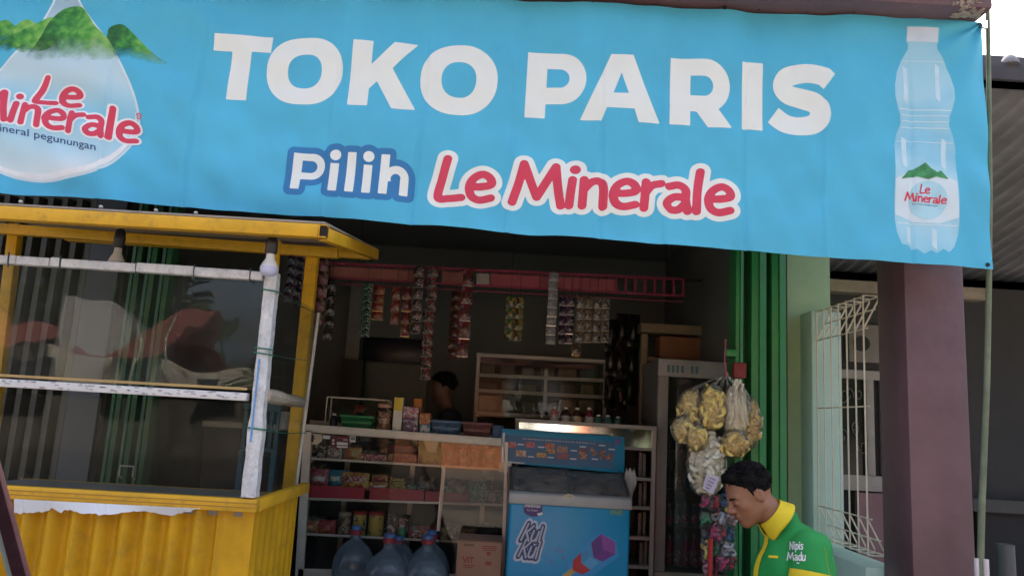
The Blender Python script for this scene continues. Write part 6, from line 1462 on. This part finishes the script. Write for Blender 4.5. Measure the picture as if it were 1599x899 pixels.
m = MB(); m.add([tuple(p) for p in q]+[tuple(p+Vector((0, .0015, 0))) for p in q], [(0, 1, 2, 3), (7, 6, 5, 4), (0, 4, 5, 1), (1, 5, 6, 2), (2, 6, 7, 3), (3, 7, 4, 0)]); sl_ = m.build('paper_slip', M((.62, .58, .68), .7, name='lilac_paper'), lb)
m = MB()
for k, (a, b) in enumerate((((1108, 745), (1117, 749)), ((1106, 750), (1114, 754)), ((1104, 755), (1112, 759)), ((1102, 760), (1108, 763)))):
    A, B = P(*a, 3.997), P(*b, 3.997); pts = [tuple(A.lerp(B, i/8)+Vector((0, 0, .004*math.sin(i*2.3+k)))) for i in range(9)]; m.tube(pts, .0016, 5)
m.build('handwriting', M((.35, .12, .25), .6, name='pen_ink'), sl_)
m = MB(); m.tube([tuple(hook), tuple(hook+Vector((-.004, .02, .07))), tuple(P(1133, 530, 4.2))], .004, 6); m.ball(tuple(hook), (.012, .012, .016), 8, 6); top(m.build('pink_string', M((.4, .12, .14), .6, name='pink_string'), smooth=True), 'pink string knotted over the bunch of cracker bags', 'string')
# strip of little toy bags below
tcols = [(.42, .05, .13), (.36, .03, .04), (.05, .14, .28), (.5, .42, .12), (.05, .2, .1), (.55, .53, .5), (.4, .4, .42), (.45, .25, .27), (.08, .08, .1)]
for i in range(20):
    px = 1104+(i % 4)*12.5+random.uniform(-3, 3); py = 785+(i//4)*23+random.uniform(-4, 4); cc = tcols[i % 9]; Y = 4.06+.03*(i % 3)
    X0, X1, z0, z1 = frame_rect(px-9, px+9, py-13, py+14, Y); c = ((X0+X1)/2, Y, (z0+z1)/2)
    t = thing('toy_bag', '%s toy packet, %s in %s of the hanging toy bunch' % (['pink', 'red', 'blue', 'yellow', 'green', 'white', 'grey', 'rose', 'black'][i % 9], ['first from the left', 'second from the left', 'third from the left', 'fourth from the left'][i % 4], ['the top row', 'the second row', 'the third row', 'the fourth row', 'the bottom row'][i//4]), 'toy bag', (c[0], Y, z1), 'toy packets hanging below the crackers')
    m = MB()
    for k in range(4): curl(m, (c[0]+random.uniform(-.012, .012), Y+random.uniform(-.006, .006), c[2]+random.uniform(-.03, .03)), .018, .009, 4)
    m.build('toy', M(cc, .4, var=.3, vs=40, name='toy_plastic'), t, smooth=True, fix=False)
    m = MB(); kk = i*1.3
    for sg in (-1, 1):
        m.surf(lambda u, v: (X0+(X1-X0)*u+.003*math.sin(v*9+kk), Y+sg*.016*(math.sin(math.pi*u)*math.sin(math.pi*v))**.6+.002*math.sin(u*19+v*14+kk), z0+(z1-z0)*v), 9, 9)
    m.build('film', GLASS((.93, .93, .93), 1.2, .08, wavy=.03, ws=35, dust=.05, dc=(.5, .5, .52), name='toy_film'), t, smooth=True, fix=False)
m = MB(); a = P(1122, 775, 4.09); b = P(1118, 905, 4.09); m.tube([tuple(a), tuple(b)], .004, 6); m.tube([tuple(P(1110, 840, 4.03)), tuple(P(1108, 920, 4.03))], .012, 6); top(m.build('red_ribbon', M((.5, .03, .03), .5, name='red_ribbon')), 'red ribbon hanging down through the bunch of toy packets', 'ribbon')

# ================================================================== PEOPLE
SKIN = M((.27, .125, .07), .5, var=.10, vs=9, bump=.05, bs=120, spec=.4, name='brown_skin')
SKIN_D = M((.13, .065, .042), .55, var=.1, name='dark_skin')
HAIR = M((.006, .0055, .0055), .85, spec=.15, var=.3, vs=40, bump=1.0, bs=160, name='black_hair')
def head_sdf(V, c, f, u, l, s=1.0, grid=None):
    c, f, u, l = Vector(c), Vector(f), Vector(u), Vector(l); ax = (f, l, u)
    p = lambda a, b, e=0: tuple(c+(f*a+u*b+l*e)*s)
    r = lambda *q: tuple(x*s for x in q)
    V.ell(p(-.015, .028), r(.097, .076, .087), ax, .02)
    V.ell(p(.030, -.030), r(.060, .060, .078), ax, .03)
    V.ell(p(.020, -.062), r(.062, .050, .05), ax, .02)
    for e in (-1, 1):
        V.cap(p(-.012, -.055, e*.050), p(.055, -.098, e*.016), .017*s, .017*s, .025)
        V.ell(p(.052, -.022, e*.044), r(.022, .018, .018), ax, .02)
        V.cap(p(.079, .020, e*.012), p(.068, .022, e*.044), .010*s, .008*s, .012)
    V.cap(p(.066, -.100, -.008), p(.066, -.100, .008), .0185*s, None, .02)
    for e in (-1, 1):
        V.ell(p(.090, -.002, e*.033), r(.016, .017, .011), ax, .012, 'sub')
        V.ell(p(.073, -.002, e*.032), r(.0135, .0145, .0125), ax, .004)
        V.cap(p(.0865, -.006, e*.024), p(.080, -.006, e*.043), .0035*s, .003*s, .003)
    V.cap(p(.086, .008), p(.108, -.030), .0075*s, .0115*s, .012)
    for e in (-1, 1): V.ell(p(.096, -.034, e*.013), r(.010, .008, .008), ax, .006)
    V.cap(p(.089, -.055, -.016), p(.089, -.055, .016), .0075*s, None, .008)
    V.cap(p(.087, -.068, -.013), p(.087, -.068, .013), .0085*s, None, .008)
    V.cap(p(.099, -.0617, -.022), p(.099, -.0617, .022), .0022*s, None, .003, 'sub')
    for e in (-1, 1):
        V.ell(p(-.014, -.006, e*.074), r(.020, .009, .033), (f*.95-u*.3, l, u*.95+f*.3), .006)
        V.ell(p(-.010, -.004, e*.083), r(.010, .006, .018), ax, .004, 'sub')
    return p
def hair_sdf(c, f, u, l, s, h, quiff=1.0):
    c, f, u, l = Vector(c), Vector(f), Vector(u), Vector(l); ax = (f, l, u)
    V = Vol(c-Vector((.16, .16, .16))*s, c+Vector((.16, .16, .18))*s, h)
    p = lambda a, b, e=0: tuple(c+(f*a+u*b+l*e)*s); r = lambda *q: tuple(x*s for x in q)
    V.ell(p(-.017, .036), r(.101, .079, .088), ax, .01)
    V.cut(tuple(c+u*.022*s), tuple((f*.86-u).normalized()))
    rs = random.Random(3)
    for i in range(7):
        e = -.045+.09*i/6; V.ell(p(.040+.010*quiff*rs.random(), .098+rs.uniform(-.008, .006), e), r(.019, .013, .013), ax, .012)
    for i in range(60):
        a = rs.uniform(0, 6.28); b = rs.uniform(-.1, 1.3)
        V.ell(p(-.018+.096*math.cos(a)*math.cos(b), .036+.083*math.sin(b), .074*math.sin(a)*math.cos(b)), r(.014, .012, .010), ax, .012) if .034+.090*math.sin(b) > .045+.8*(-.018+.1*math.cos(a)*math.cos(b)) else None
    for e in (-1, 1): V.cap(p(.010, .030, e*.073), p(.008, .004, e*.073), .009*s, .004*s, .01)
    m = MB(); V.to(m)
    for i in range(900):                            # short tufts that break the outline
        a = rs.uniform(0, 6.28); b = math.asin(rs.uniform(-.3, 1)); n_ = Vector((math.cos(a)*math.cos(b), math.sin(a)*math.cos(b), math.sin(b)))
        fu = (-.017+.101*n_.x, .036+.089*n_.z); 
        if fu[1] < .026+.8*fu[0]: continue
        q = Vector(p(fu[0], fu[1], .079*n_.y)); L = rs.uniform(.008, .018)*s*(1.3 if n_.z > .4 else .7)
        d = (f*n_.x+l*n_.y+u*n_.z)*rs.uniform(.25, .7)+(f*.5*quiff-u*.1 if n_.z > .3 else -u*.8)+Vector((rs.gauss(0, .2), rs.gauss(0, .2), rs.gauss(0, .2)))
        d.normalize(); m.tube([tuple(q-d*.004), tuple(q+d*L*.6), tuple(q+d*L-u*.001)], [.0026, .0018, .0003], 4)
    return m
def hand(V, w_, d, side, s=1.0):
    """relaxed curled hand from the wrist w_ along d; side: palm-side normal"""
    w_, d, n_ = Vector(w_), Vector(d).normalized(), Vector(side).normalized(); x = d.cross(n_).normalized()
    V.ell(tuple(w_+d*.045), (.048*s, .038*s, .016*s), (d, x, n_), .012)
    for i, L in enumerate((.070, .078, .073, .058)):
        b = w_+d*.082+x*(.028-.0185*i); k1 = b+d*L*.42+n_*.004; k2 = k1+(d*.75+n_*.65)*L*.32; k3 = k2+(d*.35+n_*.93)*L*.28
        V.cap(tuple(b), tuple(k1), .0095, .009, .004); V.cap(tuple(k1), tuple(k2), .009, .0082, .003); V.cap(tuple(k2), tuple(k3), .0082, .007, .003)
    b = w_+d*.02+x*.03; k1 = b+d*.032+x*.02+n_*.012; k2 = k1+d*.03+n_*.014+x*.002
    V.cap(tuple(b), tuple(k1), .0125, .0105, .01); V.cap(tuple(k1), tuple(k2), .0105, .008, .004)
# --- the man in the green shirt: sitting, facing left, head bowed
YM = 3.2
hc = P(1168, 770, YM)
ta = R(29); yaw = R(7)
hf = Vector((-math.cos(ta)*math.cos(yaw), -math.cos(ta)*math.sin(yaw), -math.sin(ta))); 
hu = Vector((-math.sin(ta)*math.cos(yaw), -math.sin(ta)*math.sin(yaw), math.cos(ta))); hl = hu.cross(hf)
HS = .96
nb = P(1216, 812, YM)                          # base of the neck
shC = P(1244, 845, YM); sL = shC+Vector((-.005, -.185, -.01)); sR = shC+Vector((.03, .185, -.01))
chest = shC+Vector((-.02, 0, -.13)); belly = shC+Vector((.03, 0, -.32)); hip = shC+Vector((.045, 0, -.47))
seat_z = hip.z-.10
eL = sL+Vector((-.045, -.045, -.285)); eR = sR+Vector((.01, .03, -.28))
kL = hip+Vector((-.44, -.13, .0)); kR = hip+Vector((-.44, .13, .0)); aL = Vector((kL.x+.06, kL.y, FZ+.085)); aR = Vector((kR.x+.02, kR.y, FZ+.085))
wL = Vector((kL.x+.16, kL.y+.03, kL.z+.095)); wR = Vector((kR.x+.16, kR.y-.05, kR.z+.095))
man = thing('person', 'young man in a green shirt with yellow collar, sitting with his head bowed', 'person', (hip.x, hip.y, FZ))
V = Vol((hip.x-.62, YM-.36, FZ-.02), (hip.x+.26, YM+.36, hc.z+.16), .0062)
V.cap(tuple(hip), tuple(belly), .125, .12, .06); V.cap(tuple(belly), tuple(chest), .115, .12, .06)
V.ell(tuple(chest), (.11, .16, .13), None, .06)
V.cap(tuple(sL+Vector((0, .06, -.01))), tuple(sR-Vector((0, .06, .01))), .05, .05, .05)
V.cap(tuple(nb+Vector((.02, 0, -.03))), tuple(hc-hf*.028*HS-hu*.05*HS), .062, .056, .03)
V.cap(tuple(sL+Vector((0, .03, -.01))), tuple(eL), .046, .043, .02); V.cap(tuple(eL), tuple(wL), .042, .028, .012); V.cap(tuple(sR+Vector((0, -.03, -.01))), tuple(eR), .046, .043, .02); V.cap(tuple(eR), tuple(wR), .042, .028, .012)
for k, a in ((kL, aL), (kR, aR)):
    V.cap((hip.x, k.y*.6+hip.y*.4, hip.z), tuple(k), .088, .062, .04); V.cap(tuple(k), tuple(a), .06, .042, .02)
    V.cap((a.x+.03, a.y, FZ+.035), (a.x-.15, a.y, FZ+.03), .036, .03, .03)
hand(V, wL, (-.9, .1, -.15), (0, .1, -1)); hand(V, wR, (-.9, -.1, -.15), (0, -.1, -1))
head_sdf(V, hc, hf, hu, hl, HS)
m = MB(); V.to(m)
body = m.build('body', SKIN, man, smooth=True, fix=False, sharp=180)
mh = hair_sdf(hc, hf, hu, hl, HS, .0045, 1.1); mh.build('hair', HAIR, man, smooth=True, fix=False, sharp=180)
m = MB()
for e in (1, -1):
    p = lambda a, b, l_: tuple(hc+(hf*a+hu*b+hl*l_*e)*HS); m.tube([p(.090, .016, .014), p(.090, .022, .030), p(.079, .018, .048)], [.003, .004, .002], 6)
    m.tube([p(.0885, -.0075, .022), p(.088, -.009, .033), p(.080, -.008, .044)], [.0012, .0022, .0012], 5)
m.build('brows_and_lashes', HAIR, man, smooth=True)
# shirt: the same torso and upper arms a finger wider, open at neck, cuffs and hem
SHIRT = M((.010, .26, .05), .75, var=.1, vs=5, weave=220, name='green_cloth'); YEL = M((.72, .55, .015), .75, var=.08, vs=6, weave=220, name='yellow_cloth')
V = Vol((hip.x-.34, YM-.36, hip.z-.12), (hip.x+.30, YM+.36, nb.z+.12), .007)
V.cap(tuple(hip), tuple(belly), .142, .138, .06); V.cap(tuple(belly), tuple(chest), .134, .134, .06)
V.ell(tuple(chest), (.135, .175, .15), None, .06)
V.ell(tuple(shC+Vector((.03, 0, -.10))), (.10, .165, .135), None, .035)
V.cap(tuple(sL+Vector((.005, .035, 0))), tuple(sR+Vector((.005, -.035, 0))), .070, .070, .045)
V.cap(tuple(nb+Vector((.025, 0, -.05))), tuple(nb+Vector((.010, 0, -.008))), .078, .070, .04)
cuL = sL.lerp(eL, .355); cuR = sR.lerp(eR, .355)
dL = (eL-sL).normalized(); dR = (eR-sR).normalized()
V2 = Vol((hip.x-.34, YM-.36, hip.z-.12), (hip.x+.30, YM+.36, nb.z+.12), .007)
V2.cap(tuple(sL+Vector((0, .02, .0))), tuple(cuL+dL*.1), .074, .083, .04); V2.cap(tuple(sR-Vector((0, .02, 0))), tuple(cuR+dR*.1), .074, .083, .04)
for c_, d_ in ((cuL, dL), (cuR, dR)): V2.cut(tuple(c_), tuple(d_))
g = np.meshgrid(*[V.lo[i]+V.h*np.arange(V.n[i]) for i in range(3)], indexing='ij')
A, B = V.F, V2.F; k = .022; hh = np.clip(.5+.5*(A-B)/k, 0, 1); V.F = A*(1-hh)+B*hh-k*hh*(1-hh)
nd = (hc-nb).normalized(); ncp = nb+nd*.004; V.cut(tuple(ncp), tuple(nd))
X_, Y_, Z_ = g                                    # cloth folds
V.F = V.F+.005*np.sin(34*(Z_*.7+X_*.7)+3*np.sin(9*Y_)+1.5*np.sin(21*X_))*np.clip((nb.z-.05-Z_)*8, 0, 1)+.002*np.sin(70*(X_-.4*Z_))
m = MB(); V.to(m); sh = m.build('shirt', SHIRT, man, smooth=True, fix=False, sharp=180)
# yellow cuffs
def cuff(c_, d_, r0, r1, w_, name, mat, thick=.004, sq=1.0):
    a = d_.orthogonal().normalized(); b = d_.cross(a); m = MB(); n = 28; vs = []
    for k_, (o, rr) in enumerate(((-w_, r0), (0, r1), (.001, r1-.008), (-w_+.004, r0-.008))):
        for i in range(n):
            t = 2*math.pi*i/n; vs.append(c_+d_*o+(a*math.cos(t)+b*math.sin(t))*rr)
    m.add(vs, [(k_*n+i, k_*n+(i+1) % n, ((k_+1) % 4)*n+(i+1) % n, ((k_+1) % 4)*n+i) for k_ in range(4) for i in range(n)]); return m.build(name, mat, man, smooth=True)
cuff(cuL+dL*.006, dL, .0825, .0865, .034, 'cuff', YEL); cuff(cuR+dR*.006, dR, .0825, .0865, .034, 'cuff', YEL)
# collar: a folded band that stands at the nape and ends in a point at the throat
fwd = (hf-nd*hf.dot(nd)).normalized(); sid = nd.cross(fwd)
from mathutils.bvhtree import BVHTree
bvh = BVHTree.FromPolygons([tuple(v) for v in m.v], m.f)
NU, NV = 40, 8
def colr(u, v):
    phi = math.pi*(.05+1.90*u); tip = max(0, 1-min(u, 1-u)*7)
    c_ = math.cos(phi)
    r_ = .0635+.002*(c_+1)+(.0235+.004*tip)*v**1.3
    h_ = .052-(.056+.022*tip)*v+.004*math.sin(v*math.pi)
    return nb+nd*h_+(fwd*c_+sid*math.sin(phi))*r_
m = MB(); m.surf(lambda u, v: tuple(colr(u, v)), NU, NV); co = m.build('collar', YEL, man, smooth=True, fix=True)
so = co.modifiers.new('t', 'SOLIDIFY'); so.thickness = .0035; so.offset = 0
m = MB(); m.surf(lambda u, v: tuple(colr(u, 0)+nd*(-.04*v)-(fwd*math.cos(math.pi*(.05+1.9*u))+sid*math.sin(math.pi*(.05+1.9*u)))*.004), NU, 4); co2 = m.build('collar_band', YEL, man, smooth=True)
# button placket down the front
vs = []; rows = 0
for i in range(16):
    z = nb.z-.035-.026*i; row = []
    for j in range(4):
        y = YM-.030+.011*j; h_ = bvh.ray_cast(Vector((hip.x-1.2, y, z)), Vector((1, 0, 0)))
        row.append(h_[0]+Vector((-.0035, 0, 0)) if h_[0] is not None else None)
    if all(r is not None for r in row): vs += row; rows += 1
m = MB(); m.add([tuple(v) for v in vs], [(i*4+j, i*4+j+1, (i+1)*4+j+1, (i+1)*4+j) for i in range(rows-1) for j in range(3)]); m.build('placket', YEL, man, smooth=True)
def on_shirt(px, py, off=.002):
    d = (P(px, py, 1.0)-CAM).normalized(); h_ = bvh.ray_cast(CAM, d)
    return (h_[0]-d*off) if h_[0] is not None else P(px, py, YM-.27)
PRW = M((.78, .78, .76), .7, name='white_print_cloth')
GL.update({'N': (.6, [[(.04, .02), (.1, .98)], [(.1, .98), (.5, .06)], [(.5, .06), (.58, 1.0)]]), 'p': (.48, [[(.08, .68), (.06, .2), (.02, -.28)], [(.08, .5), (.26, .66), (.43, .52), (.42, .22), (.26, .06), (.08, .16)]]),
 's': (.42, [[(.38, .6), (.22, .67), (.06, .56), (.14, .4), (.3, .32), (.36, .16), (.2, .04), (.02, .1)]]), 'd': (.5, [[(.46, 1.02), (.44, .5), (.47, .04)], [(.44, .5), (.26, .66), (.08, .52), (.06, .2), (.22, .04), (.42, .2)]])})
for s_, x0, y0, w_, h_, sl_ in (('Nipis', 1233, 845, 21, 12.5, -.01), ('Madu', 1229, 861, 29, 13, .03)):
    st_, ww = word(s_, .10); d = sd_word(st_, .085)
    D, xs, zs = art(d, -.2, ww+.2, -.5, 1.25, .045); V2, Fs = msq(D, xs, zs); m = MB()
    m.add([tuple(on_shirt(x0+x/ww*w_, y0+x/ww*w_*sl_+(1-z)*h_, .0015)) for x, z in V2], Fs)
    m.build('sleeve_lettering', PRW, man, fix=False)
m = MB(); m.surf(lambda u, v: tuple(on_shirt(1244+4*u, 877.5+1.8*v)), 4, 2); m.build('sleeve_mark', PRW, man, fix=False)
m = MB(); m.surf(lambda u, v: tuple(on_shirt(1200+15*u, 866+4*v+u, .003)), 8, 3); m.build('pocket_trim', YEL, man, fix=False)
m = MB(); m.tube([tuple(on_shirt(1287+6.5*i/10+.06*i*i*.4, 852+4.6*i, .000)) for i in range(11)], .0018, 5); m.build('back_seam', M((.18, .32, .03), .8, name='seam_thread'), man)
# trousers
TRS = M((.03, .03, .04), .8, var=.2, name='dark_trousers')
V = Vol((hip.x-.56, YM-.30, FZ+.08), (hip.x+.22, YM+.30, hip.z+.1), .011)
V.ell(tuple(hip+Vector((0, 0, -.02))), (.14, .18, .12), None, .04)
for k_, a in ((kL, aL), (kR, aR)):
    V.cap((hip.x, k_.y*.6+hip.y*.4, hip.z), tuple(k_), .10, .075, .04); V.cap(tuple(k_), (a.x, a.y, a.z+.03), .072, .062, .03)
V.cut((0, 0, hip.z+.06), (0, 0, 1)); m = MB(); V.to(m); m.build('trousers', TRS, man, smooth=True, fix=False, sharp=180)
# his stool
t = thing('low_stool', 'plastic stool under the man in the green shirt', 'stool', (hip.x, hip.y, FZ))
RS = M((.35, .04, .04), .45, name='red_plastic'); zs2 = hip.z-.125
m = MB(); m.box(hip.x-.16, hip.x+.16, YM-.16, YM+.16, zs2-.03, zs2); m.build('seat', RS, t, bevel=.012)
for sx in (-1, 1):
    for sy in (-1, 1): m = MB(); m.bar((hip.x+sx*.13, YM+sy*.13, zs2-.03), (hip.x+sx*.16, YM+sy*.16, FZ), .035, .035); m.build('leg', RS, t)
# --- the shopkeeper in the dark behind the counter
YP = 6.0
c2 = P(692, 606, YP); k2 = thing('person', 'dark figure with black hair standing behind the counter, face turned left', 'person', (c2.x+.08, YP, FZ))
f2 = Vector((-.93, -.2, -.25)).normalized(); l2 = Vector((0, 0, 1)).cross(f2).normalized(); u2 = f2.cross(l2)
n2 = c2+Vector((.05, 0, -.17)); s2 = n2+Vector((.02, 0, -.05)); h2 = Vector((c2.x+.08, YP, FZ+.82))
V = Vol((c2.x-.28, YP-.32, FZ-.02), (c2.x+.36, YP+.32, c2.z+.17), .011)
head_sdf(V, c2, f2, u2, l2, .95)
V.cap(tuple(n2), tuple(c2+Vector((.02, 0, -.06))), .055, .052, .03)
V.cap(tuple(s2+Vector((0, -.15, 0))), tuple(s2+Vector((0, .15, 0))), .055, .055, .05); V.ell(tuple(s2+Vector((0, 0, -.16))), (.11, .16, .17), None, .05)
V.cap(tuple(s2+Vector((0, 0, -.2))), tuple(h2), .13, .13, .06)
for e in (-1, 1):
    sh_ = s2+Vector((0, e*.185, -.01)); el_ = sh_+Vector((-.04, e*.04, -.28)); wr_ = el_+Vector((-.2, -e*.05, .02))
    V.cap(tuple(sh_), tuple(el_), .052, .042, .02); V.cap(tuple(el_), tuple(wr_), .04, .028, .01); hand(V, wr_, (-1, 0, -.2), (0, -e, -.6))
    V.cap((h2.x, YP+e*.09, h2.z), (h2.x, YP+e*.1, FZ+.08), .085, .045, .03); V.cap((h2.x+.03, YP+e*.1, FZ+.04), (h2.x-.16, YP+e*.1, FZ+.035), .04, .03, .02)
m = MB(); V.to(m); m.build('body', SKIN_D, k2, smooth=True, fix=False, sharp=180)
mh = hair_sdf(c2, f2, u2, l2, .98, .007, .6); mh.build('hair', HAIR, k2, smooth=True, fix=False, sharp=180)
V = Vol((c2.x-.2, YP-.32, FZ+.6), (c2.x+.36, YP+.32, n2.z+.06), .012)
V.cap(tuple(s2+Vector((0, -.15, 0))), tuple(s2+Vector((0, .15, 0))), .07, .07, .05); V.ell(tuple(s2+Vector((0, 0, -.16))), (.125, .175, .18), None, .05); V.cap(tuple(s2+Vector((0, 0, -.2))), tuple(h2), .145, .15, .06)
for e in (-1, 1):
    sh_ = s2+Vector((0, e*.185, -.01)); V.cap(tuple(sh_), tuple(sh_+Vector((-.03, e*.03, -.19))), .068, .068, .03)
m = MB(); V.to(m); m.build('shirt', M((.03, .035, .045), .8, var=.2, name='dark_cloth'), k2, smooth=True, fix=False, sharp=180)
m = MB(); m.box(h2.x-.11, h2.x+.11, YP-.2, YP+.2, FZ+.1, FZ+.12) if False else m.tube([(h2.x, YP-.09, FZ+.86), (h2.x, YP-.1, FZ+.12)], [.105, .075], 12); m.tube([(h2.x, YP+.09, FZ+.86), (h2.x, YP+.1, FZ+.12)], [.105, .075], 12); m.build('trousers', TRS, k2, smooth=True)
